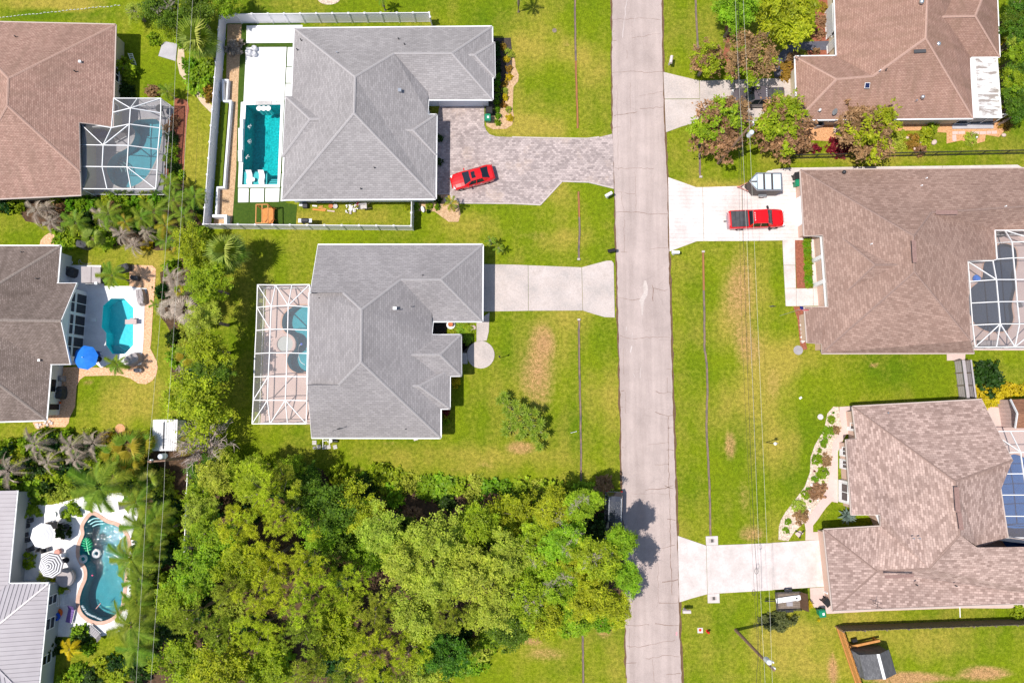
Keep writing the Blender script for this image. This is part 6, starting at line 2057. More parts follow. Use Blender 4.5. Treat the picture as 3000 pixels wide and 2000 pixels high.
for k in range(34):
 r = random.Random(4500 + k)
 x, y = r.uniform(480, 1400), r.uniform(1580, 1990)
 shrub(['dark', 'mid', 'olive', 'dark'][k % 4], x, y, r.uniform(30, 50), 'dark understorey shrub in the south of the wood', 'southern understorey shrubs of the wood', h=r.uniform(1, 2), name='understorey_shrub')
for k, (dx, dy) in enumerate([(1085, 1500), (1120, 1475), (1200, 1440), (1230, 1425), (1300, 1430), (1350, 1420), (1390, 1425), (1045, 1530), (1015, 1545), (1160, 1450)]):
 x, y = D(dx, dy)
 shrub(['hedge', 'mid', 'bright'][k % 3], x, y, 34, 'leafy shrub on the south east rim of the wood', 'shrubs on the south east rim of the wood', h=1.2, name='thicket_shrub')
# OTHER TREES
tree('bright', *D(447, 925), 72 * 1.2755, 5.5, 'bright green tree beside the white shed roof behind the long cage', name='broadleaf_tree')
tree('mid', *D(438, 560), 40 * 1.2755, 4.5, 'mid green bushy tree just below the south west corner of the vinyl fence', name='broadleaf_tree')
tree('fine', *D(460, 600), 42 * 1.2755, 2.8, 'fine leaved green tree between the vinyl fence corner and the fan palm', name='broadleaf_tree')
tree('mid', *D(470, 655), 46 * 1.2755, 5.5, 'green tree west of the lawn strip north of the dead palm', name='broadleaf_tree')
tree('olive', *D(465, 730), 44 * 1.2755, 6.0, 'olive tree beside the grey dead palm clump', name='broadleaf_tree')
tree('mid', *D(468, 800), 46 * 1.2755, 6.0, 'green tree below the grey dead palm clump west of the lawn strip', name='broadleaf_tree')
tree('dark', *D(480, 850), 42 * 1.2755, 5.5, 'dark tree north of the bright green tree by the white shed roof', name='broadleaf_tree')
o = thing('bare_tree', 'leafless grey branching tree between the white shed roof and the long cage', 'tree', at(*D(500, 1015), 0))
for k in range(4):
 link('bare_branch', TW[k % 3], o, (0, 0, 1.6 + .2 * k), (0, 0, k * 1.4), 1.5)
link('trunk', TR[1], o, (0, 0, 0), None, (.5, .5, .5))
tree('dark', *tile(0, 0)(1500, 60), 60, 4.5, 'dark green bushy tree west of the overhead wires at the top edge', name='broadleaf_tree', twigs=2)
tree('dark', *tile(0, 0)(1760, 60), 62, 4.2, 'dark green bushy tree right under the overhead wires at the top edge', name='broadleaf_tree', twigs=1)
tree('mid', *tile(0, 0)(1560, 250), 44, 3.2, 'green bushy tree above the concrete pad at the top left', name='broadleaf_tree', twigs=1)
tree('olive', *tile(0, 0)(1230, 90), 34, 2.2, 'thin pale shrubby tree at the left end of the top tree group', name='broadleaf_tree', twigs=2)
tree('mid', *tile(0, 0)(2050, 30), 44, 3.5, 'green tree at the top edge above the vinyl fence corner', name='broadleaf_tree')
tree('fine', *tile(3, 0)(180, 60), 108, 5.5, 'large lush bright green tree at the top beside the white porch railing', name='broadleaf_tree')
tree('fine', *tile(2, 0)(2090, 100), 66, 5.0, 'bright green tree under the wires left of the large lush tree', name='broadleaf_tree')
tree('rust', *tile(2, 0)(1800, 540), 52, 3.6, 'rust leaved tree closest to the road on the north side of the top right driveway', name='rust_tree', mix_kind='rustgreen')
tree('rust', *tile(2, 0)(2190, 500), 70, 4.4, 'broad rust brown tree under the wires north of the top right driveway', name='rust_tree', mix_kind='rustgreen')
tree('rust', *tile(2, 0)(1880, 1150), 84, 4.5, 'rust and green tree south of the top right driveway nearest the road', name='rust_tree', mix_kind='rustgreen')
tree('rust', *tile(2, 0)(2040, 1020), 46, 4.0, 'rust leaved tree over the tail of the dark parked pickup', name='rust_tree', mix_kind='rustgreen')
tree('rustgreen', *tile(3, 0)(120, 1130), 86, 4.4, 'green and rust tree by the garage corner of the top right house', name='rust_tree', mix_kind='rust')
tree('mid', *tile(3, 0)(150, 1080), 62, 4.2, 'green tree fused with the rust tree by the garage corner', name='broadleaf_tree')
tree('rust', *tile(3, 0)(960, 1200), 90, 4.2, 'rust and green tree overlapping the south eave of the top right house', name='rust_tree', mix_kind='rustgreen')
for k, (x, y, r_, kk) in enumerate([(2330, 60, 44, 'dark'), (2260, 170, 34, 'dark'), (2330, 300, 46, 'dark'), (2340, 480, 40, 'mid'), (2270, 380, 22, 'olive'), (2320, 640, 44, 'dark'), (2280, 740, 34, 'mid'), (2340, 820, 44, 'mid'), (2310, 930, 42, 'dark'), (2340, 1020, 36, 'dark')]):
 tree(kk, *tile(3, 0)(x, y), r_, 3.5, ['dark leafy tree at the right edge beside the roof', 'lighter green tree at the right edge beside the roof'][kk != 'dark'], 'trees along the top right edge' if kk == 'dark' else 'lighter trees along the top right edge', 'broadleaf_tree')
shrub('maroon', *tile(3, 0)(665, 1330), 32, 'maroon leaved shrub left of the rust tree by the black fence', h=1.5)
shrub('maroon', *tile(3, 0)(450, 1365), 14, 'small maroon shrub at the black fence', h=.8)
shrub('rust', *tile(3, 0)(330, 1330), 30, 'rust brown shrub beside the black fence end', h=1.2)
for k, (x, y, r_, kk, lab) in enumerate([(1330, 1290, 24, 'croton', 'croton shrub on the lawn right of the rust tree'), (1460, 1240, 26, 'mid', 'green shrub on the mulch right of the rust tree'), (1200, 1290, 30, 'olive', 'olive shrub touching the rust tree'), (1410, 1378, 18, 'rust', 'small rust shrub at the black fence'), (1520, 1170, 18, 'bright', 'bright shrub against the south wall of the top right house'), (1880, 1270, 22, 'olive', 'olive shrub among the pink paving stones'), (2190, 1040, 22, 'gold', 'golden shrub at the white lanai corner'), (2190, 1130, 20, 'croton', 'croton shrub below the golden shrub at the lanai corner'), (2220, 400, 24, 'gold', 'yellow green shrub at the right edge beside the roof')]):
 shrub(kk, *tile(3, 0)(x, y), r_, lab, h=.8)
for k, (x, y, r_, kk) in enumerate([(180, 600, 20, 'croton'), (230, 520, 18, 'rust'), (170, 690, 20, 'croton'), (330, 490, 14, 'olive'), (450, 470, 12, 'rust'), (500, 180, 20, 'rust'), (510, 60, 18, 'croton'), (480, 300, 18, 'rust')]):
 shrub(kk, *tile(3, 0)(x, y), r_, 'low mottled shrub in red mulch by the dark walk', 'shrubs by the dark painted walk', h=.6)
palm('fan', *tile(0, 0)(1850, 400), 64, 3.4, 'large pale fan palm beside the west vinyl fence near the top', n=34, dead=3, tilt=(-.3, 1.25))
palm('fan', *tile(0, 1)(2110, 760), 66, 3.6, 'fan palm on the lawn with a round shadow below the vinyl fence', n=30, tilt=(-.25, 1.25))
palm('coco', *tile(0, 0)(1540, 840), 32, 1.6, 'small yellow green palm beside the top left pool cage', n=16)
palm('coco', *tile(0, 1)(1030, 960), 46, 3.0, 'coconut palm over the grey covered spa at the octagonal pool', n=17)
palm('coco', *tile(0, 2)(1080, 215), 38, 2.4, 'palm beside the blue parasol at the foot of the octagonal pool', n=16, dead=3)
palm('cocoyellow', *tile(1, 1)(1790, 300), 28, 2.0, 'small palm in the mulch below the paver driveway', n=11)
palm('coco', *tile(1, 1)(2150, 640), 22, 1.8, 'young palm at the north east corner of the middle grey house', n=9, dead=3)
palm('coco', *tile(1, 1)(2230, 710), 22, 1.5, 'shorter young palm east of the corner palm of the middle grey house', n=9, dead=2)
palm('coco', 1118, -4, 26, 2.2, 'palm at the top edge north of the light grey house', n=12)
palm('coco', 1520, -22, 34, 3.6, 'palm just above the top edge casting a shadow on the lawn', n=12)
for k, (x, y, r_, H_, kk, lab) in enumerate([(1190, 960, 62, 3.4, 'fanyellow', 'yellowing fan palm south of the round mulch ring'), (1320, 950, 44, 3.0, 'fanyellow', 'smaller yellowing fan palm left of the white shed roof'), (1060, 1030, 44, 3.0, 'fanyellow', 'yellow fan palm at the edge of the grey frond thicket'), (1210, 1130, 40, 2.6, 'fanyellow', 'yellow fan palm below the largest yellowing one'), (1730, 130, 44, 2.8, 'fanyellow', 'yellow fan palm in the green strip west of the lawn strip'), (1720, 960, 34, 2.2, 'fanyellow', 'small yellow fan palm right of the white shed roof'), (1380, 1270, 36, 2.4, 'fangreen', 'green fan palm between the leaning utility pole and the lower left pool')]):
 palm(kk, *tile(0, 2)(x, y), r_, H_, lab, n=18)
for k, (x, y, r_, H_) in enumerate([(330, 940, 50, 2.6), (660, 960, 50, 2.7), (860, 930, 46, 2.6), (440, 1110, 42, 2.4), (700, 1080, 42, 2.5), (90, 1180, 50, 2.6)]):
 palm('dead', *tile(0, 2)(x, y), r_, H_, 'grey drooping palm south of the dark roofed house', 'grey drooping palms', n=9, tilt=(-.1, .9))
for k, (x, y, r_, H_, kk, lab) in enumerate([(920, 1330, 92, 4.6, 'coco', 'tall coconut palm arching over the north end of the lower left pool deck'), (1250, 1470, 56, 4.0, 'coco', 'coconut palm right of the two deck loungers')]):
 palm(kk, *tile(0, 2)(x, y), r_, H_, lab, n=15, dead=2)
for k, (x, y, r_, H_) in enumerate([(1330, 130, 70, 4.2), (1210, 430, 78, 4.4), (1280, 620, 50, 3.4), (1260, 830, 62, 4.0), (1210, 1030, 84, 4.4), (1430, 60, 60, 4.0), (1400, 330, 50, 3.6), (1240, 1240, 66, 3.8), (1420, 880, 46, 3.2)]):
 palm('coco', *tile(0, 3)(x, y), r_, H_, 'coconut palm east of the guitar shaped pool', 'palms east of the guitar shaped pool', n=14, dead=3)
for k, (x, y, r_) in enumerate([(1340, 760, 30), (1460, 700, 26), (1380, 950, 34), (1250, 900, 26), (1420, 1050, 30), (1360, 460, 26), (1550, 1010, 26), (1480, 250, 28), (1600, 130, 26)]):
 palm('banana', *tile(0, 3)(x, y), r_, 1.7, 'broad leaved plant in the jungle by the guitar shaped pool', 'broad leaved jungle plants', n=9, name='banana_plant', cat='plant')
palm('gold', *tile(0, 3)(640, 1260), 34, 1.6, 'golden yellow leaved palm at the corner of the lower left lawn', n=13)
for k, (x, y, r_, kk) in enumerate([(700, 480, 46, 'coco'), (1000, 400, 50, 'coco'), (1150, 470, 30, 'cocoyellow'), (1420, 380, 52, 'coco'), (1520, 500, 44, 'cocoyellow'), (1600, 270, 46, 'coco'), (1690, 420, 40, 'coco'), (1790, 240, 44, 'coco'), (1530, 650, 36, 'coco'), (1300, 440, 40, 'coco'), (860, 620, 36, 'fangreen'), (1570, 120, 36, 'coco'), (1580, 720, 26, 'fanyellow')]):
 palm(kk, *tile(0, 1)(x, y), r_, 2.2, 'green scrub palm between the two left houses', 'scrub palms between the left houses', n=14, name='scrub_palm')
for k, (x, y, r_) in enumerate([(340, 370, 46), (470, 480, 34), (930, 420, 40), (1120, 590, 44), (1230, 690, 36), (1340, 560, 34), (430, 340, 34)]):
 palm('dead', *tile(0, 1)(x, y), r_, 1.6, 'grey withered scrub palm between the two left houses', 'withered scrub palms between the left houses', n=12, name='scrub_palm', tilt=(-.2, .8))
for k, (x, y, r_) in enumerate([(1640, 1120, 54), (1720, 1290, 50), (1600, 1000, 46), (1560, 1270, 40), (1800, 1180, 46), (1780, 1370, 38)]):
 palm(['dead', 'deadfan'][k % 2], *tile(0, 1)(x, y), r_, 3.2 - .2 * k, 'dead grey palm east of the octagonal pool', 'dead palm clump east of the octagonal pool', n=16, tilt=(-.2, .8))
palm('fanyellow', *tile(0, 1)(1650, 1100), 22, 3.6, 'small yellow green palm crown on top of the dead palm clump', n=10)
palm('coco', *tile(0, 1)(1870, 1130), 44, 3.0, 'dark green palm right of the dead palm clump', n=14, dead=3)
palm('coco', *tile(0, 1)(1440, 1230), 26, 1.6, 'green spiky palm at the left of the dead palm clump', n=11)
for k, (x, y, r_, kk) in enumerate([(650, 300, 28, 'hedge'), (740, 300, 28, 'hedge'), (840, 295, 26, 'hedge'), (960, 260, 26, 'mid'), (1050, 250, 26, 'hedge'), (1150, 260, 26, 'bright'), (1240, 280, 26, 'hedge'), (1340, 250, 26, 'bright'), (1430, 250, 26, 'hedge'), (1030, 310, 18, 'rust'), (130, 300, 24, 'mid'), (40, 310, 26, 'dark'), (560, 340, 18, 'rust'), (480, 260, 18, 'mid')]):
 shrub(kk, *tile(0, 1)(x, y), r_, 'hedge shrub along the south of the top left house', 'hedge shrubs under the top left house', h=1.3, name='hedge_shrub', cat='hedge')
for k, (x, y, r_, kk) in enumerate([(560, 590, 34, 'mid'), (640, 610, 28, 'mid'), (960, 600, 34, 'bright'), (900, 560, 26, 'mid'), (800, 420, 26, 'dark'), (1680, 700, 26, 'mid'), (1840, 330, 22, 'dark'), (640, 480, 26, 'olive'), (900, 400, 30, 'olive'), (1150, 400, 30, 'mid'), (1250, 480, 26, 'dark'), (1060, 500, 26, 'olive'), (1420, 560, 26, 'mid'), (760, 540, 24, 'mid'), (1830, 620, 40, 'hedge'), (1900, 700, 40, 'bright'), (1800, 780, 36, 'mid'), (1330, 680, 16, 'gold')]):
 shrub(kk, *tile(0, 1)(x, y), r_, 'leafy shrub between the two left houses', 'shrubs between the left houses', h=1.2)
for k, (x, y, r_, kk) in enumerate([(1540, 1180, 18, 'rust'), (1590, 1100, 16, 'rust'), (1570, 1260, 20, 'dark'), (1580, 1360, 20, 'mid'), (1560, 1450, 20, 'mid'), (1580, 1530, 20, 'dark'), (1600, 1620, 22, 'mid')]):
 shrub(kk, *tile(0, 0)(x, y), r_, 'shrub between the top left cage and the mulch', 'shrubs beside the top left cage', h=.9)
for k, (x, y, r_, kk) in enumerate([(1850, 640, 40, 'hedge'), (1790, 720, 34, 'mid'), (1880, 760, 32, 'bright'), (1740, 580, 26, 'hedge'), (1910, 850, 24, 'croton'), (1400, 340, 20, 'mid'), (1660, 370, 18, 'mid')]):
 shrub(kk, *tile(0, 0)(x, y), r_, 'leafy shrub below the large pale fan palm', 'shrubs below the large fan palm', h=1.2)
shrub('bright', *tile(0, 0)(1120, 610), 38, 'green shrub with orange fruit against the top left house wall', h=1.6)
shrub('dark', *tile(0, 0)(1130, 830), 26, 'dark shrub in the shade of the top left house', h=.9)
shrub('rust', *tile(0, 0)(1390, 830), 22, 'brown dry shrub left of the small palm by the cage', h=.7)
shrub('grey', *tile(0, 0)(2150, 420), 26, 'grey wispy shrub in the bark bed inside the vinyl fence', h=.9)
for k, (x, y, r_, kk) in enumerate([(1620, 120, 34, 'mid'), (1700, 50, 34, 'olive'), (1800, 280, 38, 'dark'), (1900, 150, 36, 'dark'), (1860, 60, 34, 'mid'), (1780, 200, 36, 'mid'), (1750, 330, 30, 'dark'), (1680, 250, 20, 'grey')]):
 shrub(kk, *tile(0, 2)(x, y), r_, 'leafy shrub in the green strip west of the cage', 'shrubs in the green strip', h=1.5)
for k in range(40):
 r = random.Random(6000 + k)
 x, y = r.uniform(0, 1360), r.uniform(1080, 1400)
 shrub(['mid', 'dark', 'olive', 'bright', 'dark'][k % 5], *tile(0, 2)(x, y), r.uniform(22, 42), 'jungle shrub north of the guitar shaped pool', 'jungle shrubs north of the lower left pool', h=r.uniform(.8, 1.9), name='jungle_shrub')
for k in range(40):
 r = random.Random(6500 + k)
 x, y = r.uniform(1330, 1700), r.uniform(1150, 3100)
 f = tile(0, 2)(x - (y - 1150) * .12, y)
 shrub(['mid', 'dark', 'olive', 'dark'][k % 4], *f, r.uniform(22, 40), 'jungle shrub between the guitar shaped pool and the wood', 'jungle shrubs east of the lower left pool', h=r.uniform(.8, 1.8), name='jungle_shrub')
for k, (x, y, r_, kk) in enumerate([(240, 450, 22, 'mid'), (390, 610, 20, 'olive'), (490, 620, 18, 'bright'), (550, 690, 18, 'mid'), (560, 180, 24, 'dark'), (640, 10, 26, 'bright'), (720, 1110, 24, 'bright'), (740, 1160, 28, 'dark'), (450, 1250, 30, 'dark'), (800, 1260, 20, 'mid'), (940, 1440, 28, 'mid'), (1040, 1400, 26, 'dark'), (700, 1480, 26, 'mid'), (820, 1530, 30, 'dark'), (600, 1540, 26, 'mid'), (240, 10, 34, 'bright'), (1100, 1500, 34, 'mid')]):
 shrub(kk, *tile(0, 3)(x, y), r_, 'garden shrub around the metal roofed house', 'garden shrubs of the metal roofed house', h=1.0)
f10 = tile(1, 0)
for k, (x, y) in enumerate([(2212, 400), (2216, 452), (2222, 506), (2226, 580), (2222, 632), (2226, 696), (2220, 756), (2215, 822), (2220, 882), (2214, 932), (2214, 994), (2226, 1062), (2222, 1122)]):
 shrub('hedge' if y > 660 else 'dark', *f10(x, y), 9.5, 'clipped round shrub in the row along the garage wing', 'clipped shrubs along the garage wing', h=.55, name='clipped_shrub')
for k, (x, y) in enumerate([(2272, 418), (2310, 468), (2300, 540), (2322, 620), (2345, 500), (2322, 705), (2285, 765), (2285, 828), (2290, 888), (2278, 955), (2318, 1000), (2328, 1078)]):
 shrub(['croton', 'olive', 'gold'][k % 3], *f10(x, y), 11, 'mottled yellow green shrub in the outer row of mulch', 'mottled shrubs in the outer row by the garage wing', h=.5)
for k, (y, lab) in enumerate(((1262, 'clipped dark ball shrub at the northern side of the entry on the paver driveway'), (1478, 'clipped dark ball shrub at the southern side of the entry on the paver driveway'))):
 shrub('dark', *f10(1682, y), 11.5, lab, h=.9, name='clipped_shrub')
for k, (x, y, r_, kk, lab) in enumerate([(1590, 320, 11, 'mid', 'green shrub left of the mulch palm outside the vinyl fence'), (1665, 330, 9, 'hedge', 'small green shrub next to the palm mulch'), (1475, 330, 10, 'mid', 'dark green shrub against the vinyl fence end'), (1680, 260, 10, 'dark', 'dark shrub at the house corner below the paver driveway'), (1580, 370, 6, 'dark', 'small dark shrub beside the white lying pot'), (1390, 330, 10, 'mid', 'green shrub inside the vinyl fence end')]):
 shrub(kk, *tile(1, 1)(x, y), r_, lab, h=.6)
f32 = tile(3, 2)
for k, (x, y, r_, kk) in enumerate([(583, 718, 32, 'hedge'), (560, 830, 45, 'hedge'), (622, 812, 38, 'rust'), (518, 912, 32, 'hedge'), (516, 958, 20, 'hedge'), (478, 1003, 18, 'hedge'), (457, 1080, 44, 'hedge'), (537, 1085, 44, 'rust'), (508, 1210, 46, 'hedge'), (440, 1263, 27, 'hedge'), (508, 1292, 13, 'olive'), (370, 1358, 18, 'hedge'), (352, 1408, 36, 'hedge'), (465, 1372, 64, 'rust'), (288, 1515, 55, 'olive'), (312, 1610, 56, 'rust'), (186, 1653, 27, 'hedge'), (166, 1733, 25, 'hedge'), (605, 655, 9, 'hedge'), (430, 1190, 8, 'maroon'), (390, 1468, 10, 'hedge')]):
 lab = {'hedge': 'round green shrub in the cream pebble bed', 'rust': 'rust brown round shrub in the cream pebble bed', 'olive': 'olive shrub in the cream pebble bed', 'maroon': 'tiny maroon shrub in the cream pebble bed'}[kk]
 shrub(kk, *f32(x, y), r_ / 3.136 * 1.2, lab, lab.replace('shrub', 'shrubs'), h=max(.3, r_ / 3.136 / 27.8), name='pebble_bed_shrub')
for k in range(14):
 y = 645 + 31 * k
 shrub('hedge', *f31(366 + 4 * k / 3, y), 11.5, 'bright hedge plant beside the red mulch bed', 'hedge plants beside the red mulch bed', h=.6, name='hedge_plant', cat='hedge')
shrub('dark', *f32(2050, 345), 46, 'large dark round shrub dotted with white blooms on the right lawn', h=1.8)
for k, (x, y, r_) in enumerate([(1960, 490, 24), (2010, 540, 20), (2080, 500, 26), (2170, 470, 24), (2240, 440, 24), (2060, 550, 18), (2330, 450, 20)]):
 shrub('gold', *f32(x, y), r_, 'yellow flowering shrub in the cluster left of the tan shed', 'yellow shrubs by the tan shed', h=.8)
shrub('moss', *tile(3, 3)(112, 1010), 30, 'low wide dark olive leaf mound on the lawn south of the utility trailer', h=1.1, sx=1.5, rz=.1)  # low, wide mound of dark olive leaves
shrub('mid', *tile(3, 3)(2320, 935), 22, 'green shrub at the right edge behind the wooden fence', h=.7)
shrub('gold', *tile(1, 2)(1830, 370), 16, 'yellow flowering shrub at the front wall of the middle grey house', h=.9)
shrub('mid', *tile(1, 2)(1735, 720), 14, 'green shrub at the south east corner wall of the middle grey house', h=.8)
for k, (x, y, kk, lab) in enumerate([(1735, 650, 'maroon', 'red flowering shrub at the front wall of the middle grey house'), (1730, 690, 'croton', 'mottled shrub below the red flowering one at the middle grey house')]):
 shrub(kk, *tile(1, 2)(x, y), 13, lab, h=.8)
for k, (x, y, r_) in enumerate([(1850, 1420, 18), (1900, 1450, 18), (1960, 1470, 16), (1800, 1470, 16), (1940, 1540, 16), (1920, 1410, 12)]):
 shrub('mid', *tile(1, 1)(x, y), r_, 'low green shrub in the shaded entry court', 'plants in the entry court', h=.35, name='entry_shrub', cat='shrub')
c0 = at(*tile(2, 2)(100, 700))
dr_o = thing('dracaena_clump', 'multi headed spiky dracaena clump on the front lawn', 'plant', (c0.x, c0.y, 0))
heads = [(-50, 560, 1.3), (30, 570, 1.6), (50, 640, 2.2), (140, 640, 2.2), (215, 650, 2.0), (130, 700, 2.5), (20, 720, 2.0), (165, 755, 2.3), (100, 830, 1.8), (195, 830, 1.7), (240, 800, 1.7), (260, 740, 1.7), (300, 860, 1.3), (205, 890, 1.3), (250, 965, 1.0), (20, 790, 1.8), (-20, 680, 1.6), (70, 770, 2.0), (110, 610, 1.9)]
heads += [(-115, 540, 1.2), (-70, 500, 1.0), (-60, 630, 1.7), (-55, 760, 1.4), (-60, 830, 1.1), (60, 880, 1.2)]
for k, (x, y, z) in enumerate(heads):
 p = at(*tile(2, 2)(x, y), z)
 z *= 1.25
 p = at(*tile(2, 2)(x, y), z)
 loc = (p.x - c0.x, p.y - c0.y, z)
 rosette(dr_o, SPK['drac'], loc, (.62 + .12 * (k % 3) / 2), 24, 50 + k)
 MB().tube([(loc[0] * .35, loc[1] * .35, -.02), (loc[0] * .8, loc[1] * .8, z * .6), loc], [.06, .05, .04], 5).build('stem', 'bark', dr_o, local=True)
rosette_plant(*tile(3, 3)(725, 35), 27, .5, 'large grey green agave beside the shaded entry of the lower right house', 'agave', 26)
rosette_plant(*tile(3, 3)(378, 845), 15, .5, 'yellow green bromeliad beside the utility trailer', 'broad', 26, 'bromeliad', 'plant')
rosette_plant(*tile(3, 3)(465, 990), 7, .2, 'small yellow bromeliad on the lawn near the green bin', 'broad', 14, 'bromeliad', 'plant')
rosette_plant(*tile(2, 3)(2340, 800), 8, .3, 'spiky plant at the edge of the driveway left of the utility trailer', 'leaf_dark', 14, 'spiky_plant', 'plant')
for k, (x, y, r_, kk) in enumerate([(400, 880, 26, 'mid'), (480, 940, 32, 'dark'), (560, 900, 28, 'mid'), (590, 1000, 34, 'mid'), (760, 880, 26, 'olive'), (780, 1010, 34, 'dark'), (930, 1020, 30, 'mid'), (300, 1040, 34, 'mid'), (200, 960, 30, 'mid'), (540, 1080, 34, 'olive'), (860, 1080, 34, 'mid'), (60, 1040, 34, 'dark'), (150, 1080, 34, 'mid'), (980, 900, 22, 'gold'), (250, 900, 22, 'bright'), (20, 960, 26, 'bright')]):
 shrub(kk, *tile(0, 2)(x, y), r_, 'leafy shrub among the grey drooping palms', 'shrubs among the grey drooping palms', h=1.7)
for k, (dx, dy, r_, kk, H_) in enumerate([(500, 1090, 44, 'olive', 4), (545, 1095, 40, 'mid', 3.5), (465, 1085, 34, 'dark', 3.2), (575, 1120, 40, 'olive', 4.5), (520, 1060, 30, 'mid', 2.6), (455, 1140, 36, 'mid', 3.6), (660, 1085, 34, 'mid', 3.4), (705, 1105, 34, 'dark', 3)]):
 x, y = D(dx, dy)
 tree(kk, x, y, r_ * 1.27, H_, 'bushy tree at the north west rim of the wood', 'bushy trees at the north west rim of the wood', 'broadleaf_tree')
for k, (x, y, r_, kk) in enumerate([(1560, 900, 26, 'mid'), (1480, 1100, 24, 'dark'), (1760, 1330, 30, 'mid'), (1700, 1420, 26, 'olive'), (1590, 1540, 26, 'dark')]):
 shrub(kk, *tile(0, 1)(x, y), r_, 'green shrub around the dead grey palms', 'green shrubs around the dead grey palms', h=1.6)
# VEHICLES
def wheel(t_, x, y, r, wd=.22, steer=0.0):
 ty = MB()
 n = 20
 pr = [(r * .62, -wd / 2), (r * .95, -wd / 2), (r, -wd * .3), (r, wd * .3), (r * .95, wd / 2), (r * .62, wd / 2)]
 vs, fs = [], []
 for rr, yy in pr:
  for k in range(n):
   a = 2 * math.pi * k / n
   vs.append((x + rr * math.cos(a), y + yy, r + rr * math.sin(a)))
 for i in range(len(pr) - 1):
  for k in range(n):
   k2 = (k + 1) % n
   fs.append((i * n + k, (i + 1) * n + k, (i + 1) * n + k2, i * n + k2))
 w_ = ty.add(vs, fs).build('wheel', 'rubber', t_, local=True, smooth=False)
 rm = MB()
 for s_ in (-1, 1):
  yy = y + s_ * wd * .36
  rm.add([(x, yy, r)] + [(x + r * .62 * math.cos(2 * math.pi * k / 15), yy, r + r * .62 * math.sin(2 * math.pi * k / 15)) for k in range(15)], [(0, 1 + k, 1 + (k + 1) % 15) for k in range(15)])
 rm.build('rim', 'steel', w_, local=True)
def loft(sections, closed_ends=True):
 """sections: list of (x, [(y, z)...]) half profiles from bottom to the centre line, mirrored"""
 mb = MB()
 rings = []
 for x, half in sections:
  full = [(x, y, z) for y, z in half] + [(x, -y, z) for y, z in reversed(half)]
  rings.append(full)
 n = len(rings[0])
 vs = [p for r_ in rings for p in r_]
 fs = []
 for i in range(len(rings) - 1):
  for k in range(n - 1):
   fs.append((i * n + k, i * n + k + 1, (i + 1) * n + k + 1, (i + 1) * n + k))
  fs.append((i * n + n - 1, i * n, (i + 1) * n, (i + 1) * n + n - 1))
 fs.append(tuple(range(n)))
 fs.append(tuple((len(rings) - 1) * n + k for k in range(n))[::-1])
 mb.add(vs, fs)
 return mb
def cabin(t_, paint, A, B, C, Dp, a, c, sunroof=False):
 """greenhouse from belt points (front A, B; rear C, Dp) and roof corners a (front), c (rear), for one side"""
 mr = lambda p: (p[0], -p[1], p[2])
 gl = MB()
 gl.add([A, mr(A), mr(a), a], [(0, 3, 2, 1)]).build('windscreen', 'glass_dark', t_, local=True)
 MB().add([Dp, c, mr(c), mr(Dp)], [(0, 3, 2, 1)]).build('rear_window', 'glass_dark', t_, local=True)
 for s_ in (1, -1):
  f = (lambda p: p) if s_ == 1 else mr
  mid = lambda p, q, k: tuple(p[i] + (q[i] - p[i]) * k for i in range(3))
  b0, b1 = f(B), f(C)
  r0, r1 = f(a), f(c)
  MB().add([b0, b1, r1, r0], [(0, 1, 2, 3) if s_ == -1 else (3, 2, 1, 0)]).build('side_window', 'glass_dark', t_, local=True)
 pm = MB()
 lift = .015
 ra, rc = (a[0] + .03, a[1], a[2] + lift), (c[0] - .03, c[1], c[2] + lift)
 ctr = [(ra[0] + .05, 0, ra[2] + .035), ((ra[0] + rc[0]) / 2, 0, max(ra[2], rc[2]) + .05), (rc[0] - .05, 0, rc[2] + .03)]
 md = ((ra[0] + rc[0]) / 2, (ra[1] + rc[1]) / 2 + .02, max(ra[2], rc[2]) + .01)
 pm.add([ra, md, rc, ctr[0], ctr[1], ctr[2], mr(ra), mr(md), mr(rc)], [(0, 3, 4, 1), (1, 4, 5, 2), (3, 6, 7, 4), (4, 7, 8, 5)])
 for s_ in (1, -1):
  f = (lambda p: p) if s_ == 1 else mr
  pm.beam(f(A), f(a), .07, .05)
  pm.beam(f(Dp), f(c), .09, .05)
  m0 = tuple((f(B)[i] + f(C)[i]) / 2 for i in range(3))
  m1 = tuple((f(a)[i] + f(c)[i]) / 2 for i in range(3))
  pm.beam(m0, m1, .07, .04)
  pm.beam(f(a), f(c), .06, .05)
  pm.add([f(C), f(Dp), f(c)], [(0, 1, 2), ])
  pm.add([f(A), f(B), f(a)], [(0, 1, 2), ])
 pm.build('roof', paint, t_, local=True)
 if sunroof:
  x0, x1 = a[0] - .12, a[0] - .55
  z = max(a[2], c[2]) + .062
  MB().add([(x0, -.36, z - .012), (x0, .36, z - .012), (x1, .36, z), (x1, -.36, z)], [(0, 1, 2, 3)]).build('sunroof', 'glass_dark', t_, local=True)
def lamps(t_, xf, xr, y, zf, zr, wd=.32):
 for s_ in (1, -1):
  MB().box((xf, s_ * y, zf), (.22, wd, .12), s_ * -.35).build('headlight', 'lamp_clear', t_, local=True)
  MB().box((xr, s_ * y, zr), (.1, wd, .14), s_ * .25).build('tail_light', 'lamp_red', t_, local=True)
def mirrors(t_, x, y, z, paint, s=(.12, .2, .13)):
 for s_ in (1, -1):
  MB().box((x, s_ * (y + s[1] / 2), z), s, s_ * .3).build('wing_mirror', paint, t_, local=True)
def half(w, zb, zs, zt, crown=.04):
 return [(w * .8, zb), (w * .97, zb + .08), (w, (zb + zs) / 2 + .1), (w * .96, zs), (w * .8, zt), (w * .4, zt + crown * .8), (0.001, zt + crown)]
